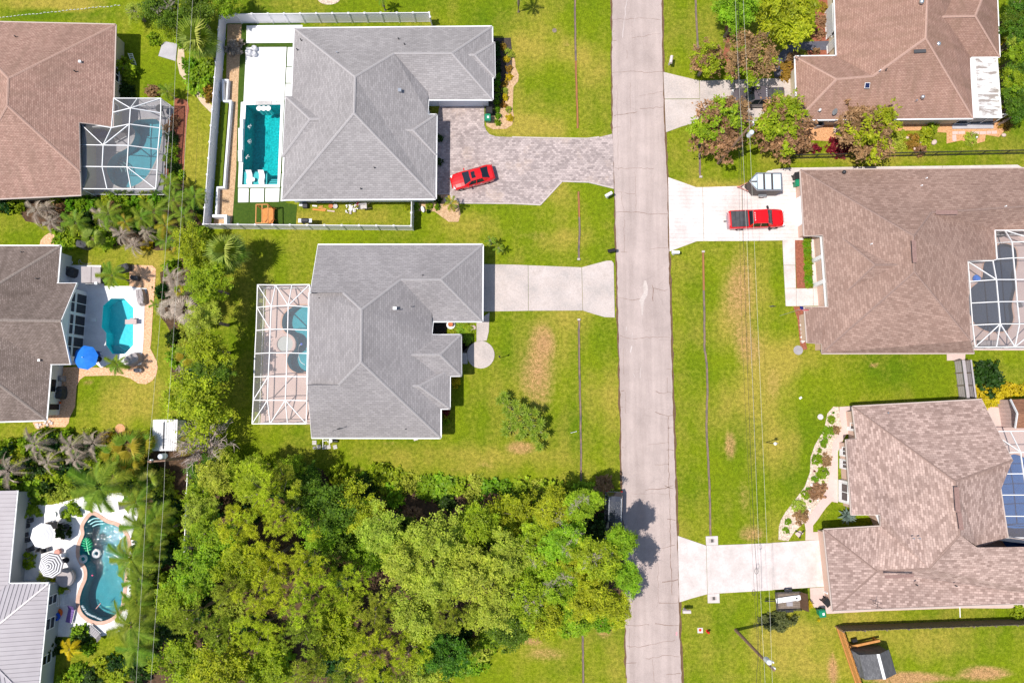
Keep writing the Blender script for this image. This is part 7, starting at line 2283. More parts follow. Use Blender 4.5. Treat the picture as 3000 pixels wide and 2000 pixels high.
def sedan(name, label, px, py, rz, paint):
 p = at(px, py, .7)
 t_ = thing(name, label, 'car', (p.x, p.y, .03), rz)
 S_ = [(2.36, half(.55, .32, .52, .58)), (2.25, half(.74, .22, .6, .68)), (1.95, half(.88, .18, .68, .77)), (1.4, half(.92, .17, .76, .88)), (.95, half(.92, .17, .82, .95)), (0, half(.92, .17, .86, .93)), (-1.0, half(.93, .17, .9, .97)), (-1.75, half(.92, .18, .94, 1.06)), (-2.15, half(.86, .25, .92, 1.07)), (-2.33, half(.72, .35, .85, .98))]
 loft(S_).build('body', paint, t_, local=True, smooth=False)
 cabin(t_, paint, (1.0, .74, .97), (.62, .84, .98), (-1.15, .82, 1.02), (-1.8, .68, 1.08), (.22, .58, 1.40), (-.95, .56, 1.41), True)
 for x in (1.45, -1.4):
  for s_ in (1, -1):
   wheel(t_, x, s_ * .82, .34)
 lamps(t_, 2.12, -2.28, .62, .66, .86)
 mirrors(t_, .68, .9, 1.0, paint)
 mb = MB()
 for s_ in (1, -1):
  for x in (.1, -.75):
   mb.box((x, s_ * .93, .82), (.2, .03, .04))
 for i, s_ in enumerate((1, -1)):
  for x in (.1, -.75):
   MB().box((x, s_ * .93, .82), (.2, .03, .04)).build('door_handle', 'steel', t_, local=True)
 MB().box((2.36, 0, .42), (.06, .9, .16)).build('grille', 'black_plastic', t_, local=True)
 return t_
def pickup(name, label, px, py, rz, paint, L=5.8, bed=2.0, cover='cover_dark', z=.03, chrome=True):
 p = at(px, py, .9)
 t_ = thing(name, label, 'pickup', (p.x, p.y, z), rz)
 f = L / 2
 S_ = [(f, half(.7, .45, .75, .82)), (f - .12, half(.9, .38, .85, 1.0)), (f - .5, half(.97, .35, .92, 1.1)), (f - 1.35, half(1.0, .35, 1.0, 1.16)), (f - 1.8, half(1.0, .35, 1.02, 1.1)), (-f + bed + .3, half(1.0, .38, 1.04, 1.1, .01)), (-f + bed, half(1.0, .4, 1.06, 1.12, 0)), (-f + .1, half(1.0, .45, 1.06, 1.12, 0)), (-f, half(.94, .5, 1.0, 1.08, 0))]
 loft(S_).build('body', paint, t_, local=True)
 rx = -f + bed
 cabin(t_, paint, (f - 1.3, .82, 1.17), (f - 1.75, .93, 1.14), (rx + .3, .93, 1.14), (rx + .06, .84, 1.16), (f - 2.05, .72, 1.78), (rx + .32, .70, 1.80))
 n = 4
 for k in range(n):
  x0 = -f + .14 + (bed - .2) * k / n
  MB().box((x0 + (bed - .2) / n / 2, 0, 1.15), ((bed - .2) / n - .025, 1.72, .06)).build('tonneau_panel', cover, t_, local=True)
 for x in (f - .95, -f + 1.15):
  for s_ in (1, -1):
   wheel(t_, x, s_ * .88, .4, .26)
 lamps(t_, f - .1, -f + .02, .72, .88, .95)
 mirrors(t_, f - 1.75, 1.0, 1.2, 'black_plastic', (.16, .28, .2))
 MB().box((-f - .1, 0, .55), (.2, 1.7, .18)).build('rear_bumper', 'steel', t_, local=True)
 MB().box((f + .03, 0, .55), (.14, 1.6, .2)).build('front_bumper', 'steel', t_, local=True)
 MB().box((-f - .32, 0, .45), (.3, .08, .08)).build('tow_hitch', 'metal_dark', t_, local=True)
 for y in (-.4, -.2, 0, .2, .4):
  MB().box((rx + .42, y, 1.86), (.09, .07, .04)).build('marker_light', 'lamp_clear', t_, local=True)
 return t_
def suv(name, label, px, py, rz, paint, roof='dark_paint', L=4.9, z=.03):
 p = at(px, py, .9)
 t_ = thing(name, label, 'suv', (p.x, p.y, z), rz)
 f = L / 2
 S_ = [(f, half(.66, .4, .7, .78)), (f - .15, half(.86, .3, .8, .92)), (f - .9, half(.95, .25, .92, 1.05)), (f - 1.35, half(.96, .25, .98, 1.08)), (-f + .5, half(.96, .25, 1.0, 1.06)), (-f + .08, half(.93, .3, 1.0, 1.1)), (-f, half(.86, .4, .95, 1.02))]
 loft(S_).build('body', paint, t_, local=True)
 cabin(t_, paint, (f - 1.25, .78, 1.1), (f - 1.65, .88, 1.08), (-f + .45, .86, 1.1), (-f + .06, .76, 1.12), (f - 2.0, .68, 1.7), (-f + .45, .66, 1.72))
 for k in range(9):
  y = -.48 + .12 * k
  MB().box((-.35, y, 1.79), (2.4, .05, .03)).build('roof_rib', roof, t_, local=True)
 for s_ in (1, -1):
  MB().beam((f - 2.1, s_ * .62, 1.8), (-f + .6, s_ * .62, 1.8), .05, .05).build('roof_rail', 'steel', t_, local=True)
 for x in (f - .95, -f + .95):
  for s_ in (1, -1):
   wheel(t_, x, s_ * .85, .37)
 lamps(t_, f - .15, -f + .02, .68, .8, .95)
 mirrors(t_, f - 1.6, .95, 1.12, paint)
 MB().box((f - .35, 0, .97), (.5, 1.3, .02)).build('bonnet_vent', roof, t_, local=True)
 return t_
sedan('red_sedan', 'shiny red sedan parked at an angle on the paver driveway', 1384, 520, math.radians(195), 'red_paint')
pickup('red_pickup', 'red crew cab pickup with dark bed cover on the white driveway', 2216, 641, math.radians(2.5), 'red_paint')
suv('dark_suv', 'dark suv with ribbed roof parked on the grass verge under the wood', 1798, 1510, math.radians(-92), 'dark_paint')
pickup('dark_pickup', 'dark grey pickup half hidden under the rust trees of the top right driveway', 2222, 284, math.radians(181), 'grey_paint', 5.5, 1.8)
p = at(2235, 541, 1.2)
t_ = thing('enclosed_trailer', 'black v nosed trailer with pale roof panels parked behind the red pickup', 'trailer', (p.x, p.y, .06), math.radians(0))
Lx, Wy, Ht = 1.62, .92, 2.1
out_ = [(Lx, -Wy), (Lx, Wy), (-1.0, Wy), (-1.75, .05), (-1.0, -Wy)]
MB().prism(out_, .35, Ht, bottom=True).build('body', mat('trailer_black', (.055, .045, .042), (.08, .065, .06), 2, .45), t_, local=True)
for k, (x0, x1) in enumerate(((.72, 1.52), (-.12, .5), (-.92, -.34))):
 mb = MB()
 mb.prism([(x1, -Wy + .1), (x1, Wy - .1), (x0, Wy - .1), (x0, -Wy + .1)], Ht, Ht + .05)
 mb.build('roof_panel', mat('roof_pane', (.55, .66, .72), (.62, .7, .76), 2, .25) if k == 0 else 'roof_pane', t_, local=True)
for s_ in (1, -1):
 MB().prism([(-1.0, s_ * (Wy - .12)), (-1.0, s_ * .08), (-1.62, s_ * .08)][::s_], Ht, Ht + .05).build('roof_panel', 'roof_pane', t_, local=True)
for a, b2 in zip(out_, out_[1:] + out_[:1]):
 MB().beam((a[0], a[1], Ht + .02), (b2[0], b2[1], Ht + .02), .07, .09).build('roof_trim', 'steel', t_, local=True)
for s_ in (1, -1):
 MB().box((.1, s_ * (Wy + .12), .62), (.85, .24, .14)).build('mudguard', 'steel', t_, local=True)
 wheel(t_, .1, s_ * (Wy + .12), .3, .2)
mb = MB()
mb.beam((-1.3, .5, .4), (-2.35, 0, .4), .08, .1)
mb.beam((-1.3, -.5, .4), (-2.35, 0, .4), .08, .1)
mb.box((-2.4, 0, .42), (.2, .14, .12))
mb.tube([(-2.2, 0, 0), (-2.2, 0, .75)], .04, 8)
mb.build('tongue', 'copper_cap', t_, local=True)
p = at(*tile(3, 3)(180, 810), .5)
t_ = thing('utility_trailer', 'open mesh sided utility trailer carrying a white chute on the lawn', 'trailer', (p.x, p.y, 0), math.radians(2))
X, Y = 1.22, .86
n_ = 9
for k in range(n_):
 MB().box((0, -Y + (2 * Y) * (k + .5) / n_, .5), (2 * X, 2 * Y / n_ - .015, .05)).build('plank', 'wood_grey', t_, local=True)
for z in (.62, .95):
 for a, b2 in (((-X, -Y), (X, -Y)), ((X, Y), (-X, Y)), ((-X, Y), (-X, -Y))):
  MB().beam((a[0], a[1], z), (b2[0], b2[1], z), .05, .05).build('rail', 'metal_dark', t_, local=True)
for k in range(5):
 for s_ in (1, -1):
  x = -X + 2 * X * k / 4
  MB().beam((x, s_ * Y, .45), (x, s_ * Y, .97), .045, .045).build('stanchion', 'metal_dark', t_, local=True)
MB().add([(X, -Y, .5), (X, Y, .5), (X + .42, Y, 1.6), (X + .42, -Y, 1.6)], [(0, 1, 2, 3), (3, 2, 1, 0)]).build('ramp_gate', mat('ramp_mesh', (.17, .1, .06), (.22, .13, .08), 8, .8), t_, local=True)
for s_ in (1, -1):
 MB().box((.1, s_ * (Y + .14), .6), (.75, .24, .06)).build('mudguard', 'metal_dark', t_, local=True)
 wheel(t_, .1, s_ * (Y + .14), .3, .18)
mb = MB()
mb.beam((-X, 0, .42), (-2.3, 0, .42), .08, .09)
mb.tube([(-2.1, .08, .1), (-2.1, .08, .8)], .04, 7)
mb.build('tongue', 'metal_dark', t_, local=True)
base = Vector(t_.location)
t2 = thing('white_chute', 'white open chute lying in the utility trailer', 'chute', (base.x, base.y + .2, .56), math.radians(8))
mb = MB()
for y in (-.2, .2):
 mb.beam((-1.2, y, .12), (1.2, y, .12), .09, .12)
mb.box((0, 0, .04), (2.4, .34, .04))
for x in (-1.2, -.62, 1.2):
 mb.box((x, 0, .12), (.1, .42, .12))
mb.lathe([(.26, .1), (.26, .24), (.12, .25), (.1, .1)], (.85, -.02, 0), 18)
mb.build('chute', 'white_cloth', t2, local=True)
t2 = tag(MB().box((0, 0, .06), (.62, .42, .12)).build('folded_mesh', 'cover_grey', None, base=(0, 0, 0)), 'small pale folded crate lying on the planks of the utility trailer', 'crate')
t2.location = (base.x + .15, base.y - .3, .525)
# POLES AND WIRES
def g(px, py):
 return at(px, py, 0)
def upole(label, base_px, top_px, H_, parts):
 b0 = at(*base_px, 0)
 t1 = at(*top_px, H_)
 o = thing('utility_pole', label, 'utility pole', (b0.x, b0.y, 0))
 MB().tube([b0 - UP * .1, b0.lerp(t1, .5), t1], [.17, .14, .11], 10).build('pole', 'pole_wood', o)
 for k, (dz, dx, dy, r_, h_) in enumerate(parts):
  c_ = b0.lerp(t1, dz / H_)
  q = MB()
  q.lathe([(r_ * .8, 0), (r_, .05), (r_, h_), (r_ * .8, h_ + .06), (.02, h_ + .1)], (c_.x + dx, c_.y + dy, c_.z - h_), 14)
  q.build('transformer' if h_ > .5 else 'insulator', 'trim_white' if h_ <= .5 else mat('transformer_grey', (.6, .64, .68), rough=.4), o)
  q = MB().beam(c_ - UP * h_ * .5, Vector((c_.x + dx, c_.y + dy, c_.z - h_ * .5)), .06)
  q.build('bracket', 'metal_dark', o)
 return o, b0, t1
upole('leaning looking wooden pole with white transformer between the rust trees', (2104, 478), (2204, 362), 9.5, [(8.2, .45, -.25, .24, .9), (9.4, .12, .15, .1, .3), (8.9, .35, .2, .1, .25)])
upole('wooden pole with white transformer on the lower right lawn', (2155, 1844), (2268, 1962), 9.5, [(9.0, -.2, .45, .24, .85), (9.4, .1, .1, .1, .3), (8.6, .3, .3, .09, .25)])
_, lb, lt = upole('wooden pole with transformer and long crossarm in the left jungle', (580, 1335), (440, 1352), 9.8, [(9.0, .5, .42, .25, .9), (9.7, 0, .12, .1, .3)])
o_ = MB().beam(at(433, 1351.5, 9.5), at(485, 1349, 9.5), .12, .14).build('crossarm', 'pole_wood', bpy.data.objects['utility_pole.002'])
def wire(label, pts, r_, m, group=None, name='overhead_wire'):
 P = [at(x, y, z) for x, y, z in pts]
 Q = smoothloop(P, 6, False)
 o = MB().tube(Q, r_, 5).build(name, m, None, base=(Q[0].x, Q[0].y, 0))
 return tag(o, label, 'wire', group)
t20, t21, t22, t23, t00, t01, t02 = (tile(*k) for k in ((2, 0), (2, 1), (2, 2), (2, 3), (0, 0), (0, 1), (0, 2)))
W9, W6 = 9.3, 6.6
wire('pale overhead wire passing over the red pickup bed and the right driveways', [(*t20(2050, -700), W9), (*t20(2052, 0), W9), (*t20(2088, 800), W9), (*t20(2130, 1568), W9), (*t21(2195, 1568), W9), (*t22(2255, 1568), W9), (*t23(2290, 900), W9), (*t23(2325, 1568), W9), (*t23(2350, 2400), W9)], .009, 'wire_white')
wire('pale overhead wire farthest east over the right lawns', [(*t20(2115, -700), W9), (*t20(2125, 0), W9), (*t20(2165, 800), W9), (*t20(2198, 1568), W9), (*t21(2265, 1568), W9), (*t22(2330, 1568), W9), (*tile(3, 3)(10, 700), W9), (*tile(3, 3)(40, 1568), W9), (*tile(3, 3)(60, 2400), W9)], .009, 'wire_white')
wire('thick black cable west of the pale wires over the right lawns', [(*t20(2060, -700), W6), (*t20(2075, 0), W6), (*t20(2105, 1300), W6), (*t21(2113, 100), W6), (*t21(2155, 1568), W6), (*t22(2215, 1568), W6), (*t23(2250, 600), W6), (*t23(2262, 1250), W6), (*t23(2245, 1568), W6), (*t23(2235, 2400), W6)], .018, 'wire_black')
wire('thin black cable beside the thick one over the right lawns', [(*t20(2040, -700), W6), (*t20(2060, 0), W6), (*t20(2085, 1300), W6), (*t21(2088, 300), W6), (*t21(2118, 1568), W6), (*t22(2190, 1568), W6), (*t23(2225, 700), W6), (*t23(2260, 1300), W6), (*t23(2285, 1568), W6), (*t23(2300, 2400), W6)], .01, 'wire_black')
for k, (x, y) in enumerate(((2245, 540), (2222, 735), (2238, 1040))):
 p = at(*t23(x, y), W6)
 ring = [p + Vector((.16 * math.cos(a), .26 * math.sin(a), 0)) for a in [q * .628 for q in range(11)]]
 tag(MB().tube(ring, .02, 5).build('cable_loop', 'wire_black', None, base=(p.x, p.y, 0)), ['coiled cable loop hanging over the lower right driveway', 'coiled cable loop hanging at the south edge of the lower right driveway', 'coiled cable loop hanging over the lawn near the lower right pole'][k], 'cable loop')
wire('pale overhead wire nearest the pools on the left side', [(*t00(1700, -800), 9.4), (*t00(1638, 0), 9.4), (*t00(1570, 1568), 9.4), (*t01(1455, 1568), 9.4), (*t02(1360, 1100), 9.5), (*t02(1345, 1480), 9.4), (*tile(0, 3)(1250, 1568), 9.4), (*tile(0, 3)(1200, 2400), 9.4)], .009, 'wire_white')
wire('pale overhead wire crossing the white shed roof on the left side', [(*t00(1840, -800), 9.4), (*t00(1770, 0), 9.4), (*t00(1690, 1568), 9.4), (*t01(1590, 1568), 9.4), (*t02(1540, 710), 9.4), (*t02(1516, 1098), 9.5), (*t02(1495, 1568), 9.4), (*tile(0, 3)(1385, 1568), 9.4), (*tile(0, 3)(1320, 2400), 9.4)], .009, 'wire_white')
wire('thin dark cable over the grass beside the west vinyl fence', [(*t00(1870, -800), 6.5), (*t00(1845, 0), 6.5), (*t00(1800, 1568), 6.5), (*t01(1700, 1568), 6.5), (*t02(1620, 1100), 6.5)], .008, 'wire_black')
# DRAIN CHANNELS ALONG BOTH VERGES
def drain(label, pts, m1, m2, cap0=False, cap1=False, split=.5, wd=.22):
 P = smoothloop([g(*p) for p in pts], 5, False)
 r_ = random.Random(int(pts[0][1]))
 P = [p + Vector((r_.uniform(-.025, .025), 0, 0)) for p in P]
 o = thing('drain_channel', label, 'drain', (P[0].x, P[0].y, 0))
 k = max(1, min(len(P) - 2, int(len(P) * split)))
 for seg, m in ((P[:k + 1], m1), (P[k:], m2)):
  mb = MB()
  n = len(seg)
  vs = []
  for i, p in enumerate(seg):
   d = (seg[min(i + 1, n - 1)] - seg[max(i - 1, 0)]).normalized()
   nr = Vector((-d.y, d.x, 0))
   for u, z in ((-1, .012), (-.8, .09), (-.55, .02), (0, .006), (.55, .02), (.8, .09), (1, .012)):
    vs.append(p + nr * u * wd / 2 + UP * z)
  fs = [(i * 7 + j, i * 7 + j + 1, (i + 1) * 7 + j + 1, (i + 1) * 7 + j) for i in range(n - 1) for j in range(6)]
  for q, (i0, i1, i2, i3) in enumerate(fs):
   a, b2, c_ = (Vector(vs[i]) for i in (i0, i1, i2))
   if (b2 - a).cross(c_ - b2).z < 0:
    fs[q] = (i3, i2, i1, i0)
  mb.add(vs, fs).build('liner', m, o)
 for c_, e in ((cap0, P[0]), (cap1, P[-1])):
  if c_:
   MB().box(e + UP * .08, (.3, .2, .2)).build('end_cap', 'concrete_grey', o)
 return o
drain('brown drain channel on the verge north of the paver driveway', [t20(578, 0), t20(580, 230), t20(585, 560), t20(595, 900), t20(602, 1180)], 'drain_pipe', 'drain_orange')
drain('drain channel on the verge between the paver and concrete driveways', [t21(610, 192), t21(620, 480), t21(617, 640), t21(612, 815)], 'drain_orange', 'drain_pipe', False, True, .25)
drain('long drain channel on the front lawn verge of the middle grey house', [t21(615, 1368), t21(616, 1568), t22(620, 300), t22(630, 800), t22(636, 1360)], 'drain_pipe', 'drain_pipe', True, False)
drain('drain channel on the south verge below the wood', [t23(648, 1070), t23(652, 1350), t23(656, 1600)], 'drain_pipe', 'drain_pipe', False, False)
drain('short drain channel at the top of the right verge', [t20(1684, -40), t20(1695, 200), t20(1706, 450)], 'drain_pipe', 'drain_pipe')
drain('drain channel on the right verge beside the pole at the rust trees', [t20(1720, 1250), t20(1724, 1400), t21(1725, 0), t21(1731, 60)], 'drain_pipe', 'drain_pipe', False, True)
drain('long drain channel down the right verge past the brown dry lawn', [t21(1757, 745), t21(1762, 1100), t21(1768, 1500), t22(1768, 60), t22(1786, 200), t22(1795, 460), t22(1788, 640), t22(1788, 840), t22(1802, 1100), t22(1815, 1400), t23(1820, 120), t23(1822, 212)], 'drain_orange', 'drain_pipe', True, False, .1)
for k, (a, b2, c_, d_) in enumerate([((1778, 218), (1888, 215), (1890, 298), (1782, 302)), ((1795, 748), (1902, 742), (1905, 828), (1797, 830))]):
 Pq = [g(*t23(*q)) for q in (a, b2, c_, d_)]
 o = thing('catch_basin', ['white concrete catch basin at the north side of the lower right driveway', 'white concrete catch basin at the south side of the lower right driveway'][k], 'catch basin', (Pq[0].x, Pq[0].y, 0))
 MB().prism([(p.x, p.y) for p in Pq][::-1] if False else [(p.x, p.y) for p in Pq], 0, .12).build('frame', 'concrete_white', o)
 I = inset(Pq, .28)
 fix(MB().poly([(p.x, p.y, .125) for p in I])).build('recess', 'concrete_grey', o)
 J = inset(Pq, .4)
 c0 = sum((Vector(p) for p in J), Vector((0, 0, 0))) / 4
 for q in range(4):
  MB().box(c0 + Vector((-.1 + .07 * q, 0, .15)), (.04, .32, .04)).build('grate_bar', 'metal_dark', o)
# STREET SIDE THINGS
def mailbox(label, px, py, rz, m, post=True, big=False):
 p = at(px, py, 1.0)
 o = thing('mailbox', label, 'mailbox', (p.x, p.y, 0), rz)
 s_ = 1.5 if big else 1.0
 w_, L_ = .11 * s_, .26 * s_
 pr = [(-w_, 0), (w_, 0), (w_, .13 * s_), (w_ * .7, .21 * s_), (0, .24 * s_), (-w_ * .7, .21 * s_), (-w_, .13 * s_)]
 vs = [(x, y, 1.0 + z) for x in (-L_, L_) for y, z in pr]
 n = 7
 MB().add(vs, [tuple(range(n))[::-1], tuple(range(n, 2 * n))] + [(i, (i + 1) % n, n + (i + 1) % n, n + i) for i in range(n)]).build('box', m, o, local=True)
 MB().box((0, 0, .5), (.1 * s_, .1 * s_, 1.0)).build('post', m if m != 'black_plastic' else 'metal_dark', o, local=True)
 MB().box((L_ * .3, w_ + .015, 1.0 + .17), (.04, .02, .14)).build('flag', 'red_flower', o, local=True)
 return o
mailbox('large pale mailbox on the verge by the top right driveway', *t20(1460, 555), math.radians(80), 'concrete_white', big=True)
mailbox('white mailbox at the road edge south of the paver driveway', *t21(886, 222), math.radians(30), 'trim_white', big=True)
mailbox('black mailbox at the road edge north of the concrete driveway', *t21(912, 735), math.radians(10), 'black_plastic', big=True)
mailbox('white mailbox at the foot of the white driveway opposite', *t21(1500, 752), math.radians(0), 'trim_white', big=True)
mailbox('pale mailbox on the lawn south of the lower right driveway', *t23(1602, 908), math.radians(0), 'concrete_white', big=True)
def simple(name, label, cat, mb, m, px, py, rz=0.0, z=0.0, h=0.0, group=None, smooth=False):
 p = at(px, py, z + h)
 o = mb.build(name, m, None, base=(0, 0, 0), smooth=smooth)
 o.location = (p.x, p.y, z)
 o.rotation_euler = (0, 0, rz)
 return tag(o, label, cat, group)
def disc(r, h):
 return MB().lathe([(r, 0), (r, h * .8), (r * .96, h), (.01, h)], (0, 0, 0), 24)
simple('septic_lid', 'round dark grey lid on the lawn at the corner of the right middle house', 'lid', disc(.5, .06), 'cover_grey', *f32(277, 80))
simple('septic_lid', 'round white lid on the lawn beside the pebble bed', 'lid', disc(.3, .08), 'concrete_white', *f32(480, 692))
simple('ground_plate', 'small round brown ground lid on the top lawn by the brown drain', 'lid', MB().lathe([(.25, 0), (.25, .02), (.01, .02)], (0, 0, 0), 20, sx=1), 'wood_grey', *t20(390, 282))
simple('lawn_sign', 'small white card lying on the right lawn', 'card', MB().box((0, 0, .02), (.3, .2, .03)), 'white_cloth', *f32(298, 518), .6)
o = thing('sign_board', 'white narrow sign board beside the long drain on the front lawn', 'sign', at(*t22(562, 829)), math.radians(15))
MB().box((0, 0, .75), (.62, .03, .28)).build('board', 'trim_white', o, local=True)
for s_ in (-.28, .28):
 MB().box((s_, 0, .4), (.05, .05, .8)).build('post', 'trim_white', o, local=True)
o = thing('lamp_post', 'white capped garden lamp post with a long shadow on the right lawn', 'lamp', at(*t22(2335, 926)), 0)
MB().tube([(0, 0, 0), (0, 0, 2.2)], .04, 8).build('post', 'metal_dark', o, local=True)
MB().lathe([(.09, 2.2), (.14, 2.45), (.16, 2.5), (.04, 2.6)], (0, 0, 0), 12).build('lantern', 'trim_white', o, local=True)
MB().box((.25, 0, 1.9), (.5, .05, .1)).build('name_arm', 'purple_cloth', o, local=True)
o = thing('lamp_post', 'thin dark lamp post at the circular slab of the middle grey house', 'lamp', at(*t11(2240, 1720)), 0)
MB().tube([(0, 0, 0), (0, 0, 2.0)], .035, 8).build('post', 'metal_dark', o, local=True)
MB().lathe([(.07, 2.0), (.11, 2.2), (.03, 2.32)], (0, 0, 0), 10).build('lantern', 'metal_dark', o, local=True)
simple('white_marker', 'square white marker with a red dot on the lower right lawn', 'marker', MB().box((0, 0, .03), (.55, .52, .06)), 'concrete_white', *t23(1728, 1082))
simple('red_dot', 'red round cap on the square white marker', 'cap', disc(.13, .05), 'red_flower', *t23(1728, 1080), 0, .06)
o = thing('red_hydrant', 'small red hydrant beside the square white marker', 'hydrant', at(*t23(1792, 1088)), 0)
MB().lathe([(.14, 0), (.14, .06), (.09, .08), (.1, .5), (.13, .52), (.11, .62), (.03, .7)], (0, 0, 0), 14).build('barrel', 'red_flower', o, local=True)
for s_ in (1, -1):
 MB().tube([(s_ * .08, 0, .42), (s_ * .17, 0, .42)], .05, 8).build('outlet_cap', 'red_flower', o, local=True)
o = thing('flagpole', 'thin flagpole with a striped flag at the front wall of the right middle house', 'flag', at(*f31(110, 1332)), 0)
b0 = at(*f31(110, 1332))
tpz = at(*f31(300, 1272), 4.2)
MB().tube([b0, tpz], .025, 7).build('pole', 'metal_grey', o)
d_ = Vector((.95, -.08, -.25))
for k in range(7):
 a = tpz - UP * (.12 + .09 * k) + Vector((.02, 0, 0))
 u0 = .4 if k < 4 else 0
 MB().add([a + d_ * u0, a + d_, a + d_ + Vector((.03, .1, -.09)), a + d_ * u0 + Vector((.03, .1, -.09))], [(0, 1, 2, 3)]).build('stripe', 'flag_red' if k % 2 == 0 else 'white_cloth', o)
a = tpz - UP * .12
MB().add([a, a + d_ * .4, a + d_ * .4 + Vector((.12, .4, -.36)), a + Vector((.12, .4, -.36))], [(0, 1, 2, 3)]).build('canton', 'flag_blue', o)
o = thing('bird_ornament', 'dark metal bird ornament on a brown patch of the right lawn', 'ornament', at(*f31(20, 1255)), 0)
mb = MB()
mb.tube([(0, 0, 0), (0, 0, .7)], .02, 6)
mb.tube([(-.4, 0, .7), (0, .02, .75), (.4, 0, .7)], [.02, .08, .02], 6)
mb.build('body', 'metal_dark', o, local=True)
o = thing('spotlight_stand', 'black tripod spotlight on a small slab beside the curved walk', 'lamp', at(*tile(3, 3)(290, 190)), .5)
mb = MB()
for a in (0, 2.1, 4.2):
 mb.tube([(0, 0, .5), (.45 * math.cos(a), .45 * math.sin(a), .02)], .03, 5)
 mb.ball((.45 * math.cos(a), .45 * math.sin(a), .06), .09, 8, 5)
mb.build('stand', 'black_plastic', o, local=True)
sheet('stone_slab', tp(3, 3, [(245, 195), (290, 165), (325, 190), (280, 230)]), .04, 'concrete_pink', .04)
def wheelie_bin(label, px, py, rz, m, lidsticker=True, tip=False):
 p = at(px, py, 1.0)
 o = thing('wheelie_bin', label, 'bin', (p.x, p.y, 0), rz)
 t0, t1 = .22, .3
 vs = [(-t0, -t0, .06), (t0, -t0, .06), (t0, t0, .06), (-t0, t0, .06), (-t1, -t1 * 1.1, .98), (t1, -t1 * 1.1, .98), (t1, t1 * 1.1, .98), (-t1, t1 * 1.1, .98)]
 MB().add(vs, [(3, 2, 1, 0), (0, 1, 5, 4), (1, 2, 6, 5), (2, 3, 7, 6), (3, 0, 4, 7), (4, 5, 6, 7)]).build('body', m, o, local=True)
 MB().add([(-.34, -.38, .98), (.34, -.38, .98), (.34, .36, 1.02), (-.34, .36, 1.02), (-.28, -.3, 1.07), (.28, -.3, 1.07), (.28, .28, 1.1), (-.28, .28, 1.1)], [(0, 1, 5, 4), (1, 2, 6, 5), (2, 3, 7, 6), (3, 0, 4, 7), (4, 5, 6, 7), (3, 2, 1, 0)]).build('lid', m, o, local=True)
 if lidsticker:
  MB().box((.05, -.02, 1.1), (.2, .24, .015)).build('sticker', 'white_cloth', o, local=True)
 for s_ in (1, -1):
  MB().lathe([(.12, -.03), (.12, .03), (.02, .03)], (0, 0, 0), 10).build('wheel', 'rubber', o, local=True)
  bpy.data.objects[o.children[-1].name].location = (s_ * .24, .26, .12)
  bpy.data.objects[o.children[-1].name].rotation_euler = (0, math.pi / 2, 0)
 MB().tube([(-.24, .4, .98), (.24, .4, .98)], .02, 6).build('handle', m, o, local=True)
 return o
wheelie_bin('green wheelie bin with white sticker at the corner of the paver driveway', *f10(2128, 1078), 0, 'green_plastic')
wheelie_bin('black wheelie bin in the mulch behind the green one at the paver driveway', *f10(2145, 1012), 0, 'black_plastic', False)
wheelie_bin('green wheelie bin with white sticker at the lower right house path', *tile(3, 3)(502, 930), math.radians(5), 'green_plastic')
wheelie_bin('black wheelie bin against the garage wall of the lower right house', *tile(3, 3)(548, 830), math.radians(40), 'black_plastic', False)
wheelie_bin('dark bin against the garage wall of the right middle house', *f31(275, 45), math.radians(10), 'black_plastic', False)
wheelie_bin('small teal bin next to the dark bin of the right middle house', *f31(282, 112), 0, 'green_plastic', False)
o = thing('air_conditioner', 'white air conditioning unit against the garage side wall of the lower right house', 'air conditioner', at(*tile(3, 3)(545, 725)), .5)
MB().box((0, 0, .4), (.7, .5, .8)).build('case', 'trim_white', o, local=True)
MB().lathe([(.2, .8), (.2, .83), (.02, .83)], (0, 0, 0), 14).build('fan_grille', 'metal_dark', o, local=True)
o = thing('white_pipe', 'white pipe running from the lower right house wall to the wooden fence', 'pipe', g(*tile(3, 3)(1760, 860)), 0)
MB().tube([g(*tile(3, 3)(1758, 855)) + UP * .06, g(*tile(3, 3)(1762, 962)) + UP * .06], .05, 7).build('pipe', 'trim_white', o)
o = thing('wood_beam', 'long orange timber beam resting behind the dark storage shed', 'timber', at(*f33(890, 1205)), 0)
a, b2 = at(*f33(748, 1235), .8), at(*f33(1025, 1175), .8)
MB().beam(a, b2, .22, .2).build('beam', 'wood_tan', o)
for q in (.08, .92):
 c_ = a.lerp(b2, q)
 MB().box((c_.x, c_.y, .35), (.2, .25, .7)).build('trestle', 'wood_tan', o)
o = thing('sawhorse', 'orange metal sawhorse frame beside the fence and timber beam', 'frame', at(*f33(790, 1210)), .5)
for q in ((-.4, .3), (.4, -.3)):
 MB().tube([(q[0], q[1], 0), (0, 0, .8), (-q[0] * .2, q[1] * .8, 0)], .03, 6).build('leg', 'orange_plastic', o, local=True)
MB().tube([(-.4, -.1, .8), (.4, .1, .8)], .03, 6).build('bar', 'orange_plastic', o, local=True)
simple('black_crate', 'black plastic crate in the corner of the wooden fence', 'crate', MB().box((0, 0, .2), (.5, .34, .4)), 'black_plastic', *f33(780, 1165), .2)
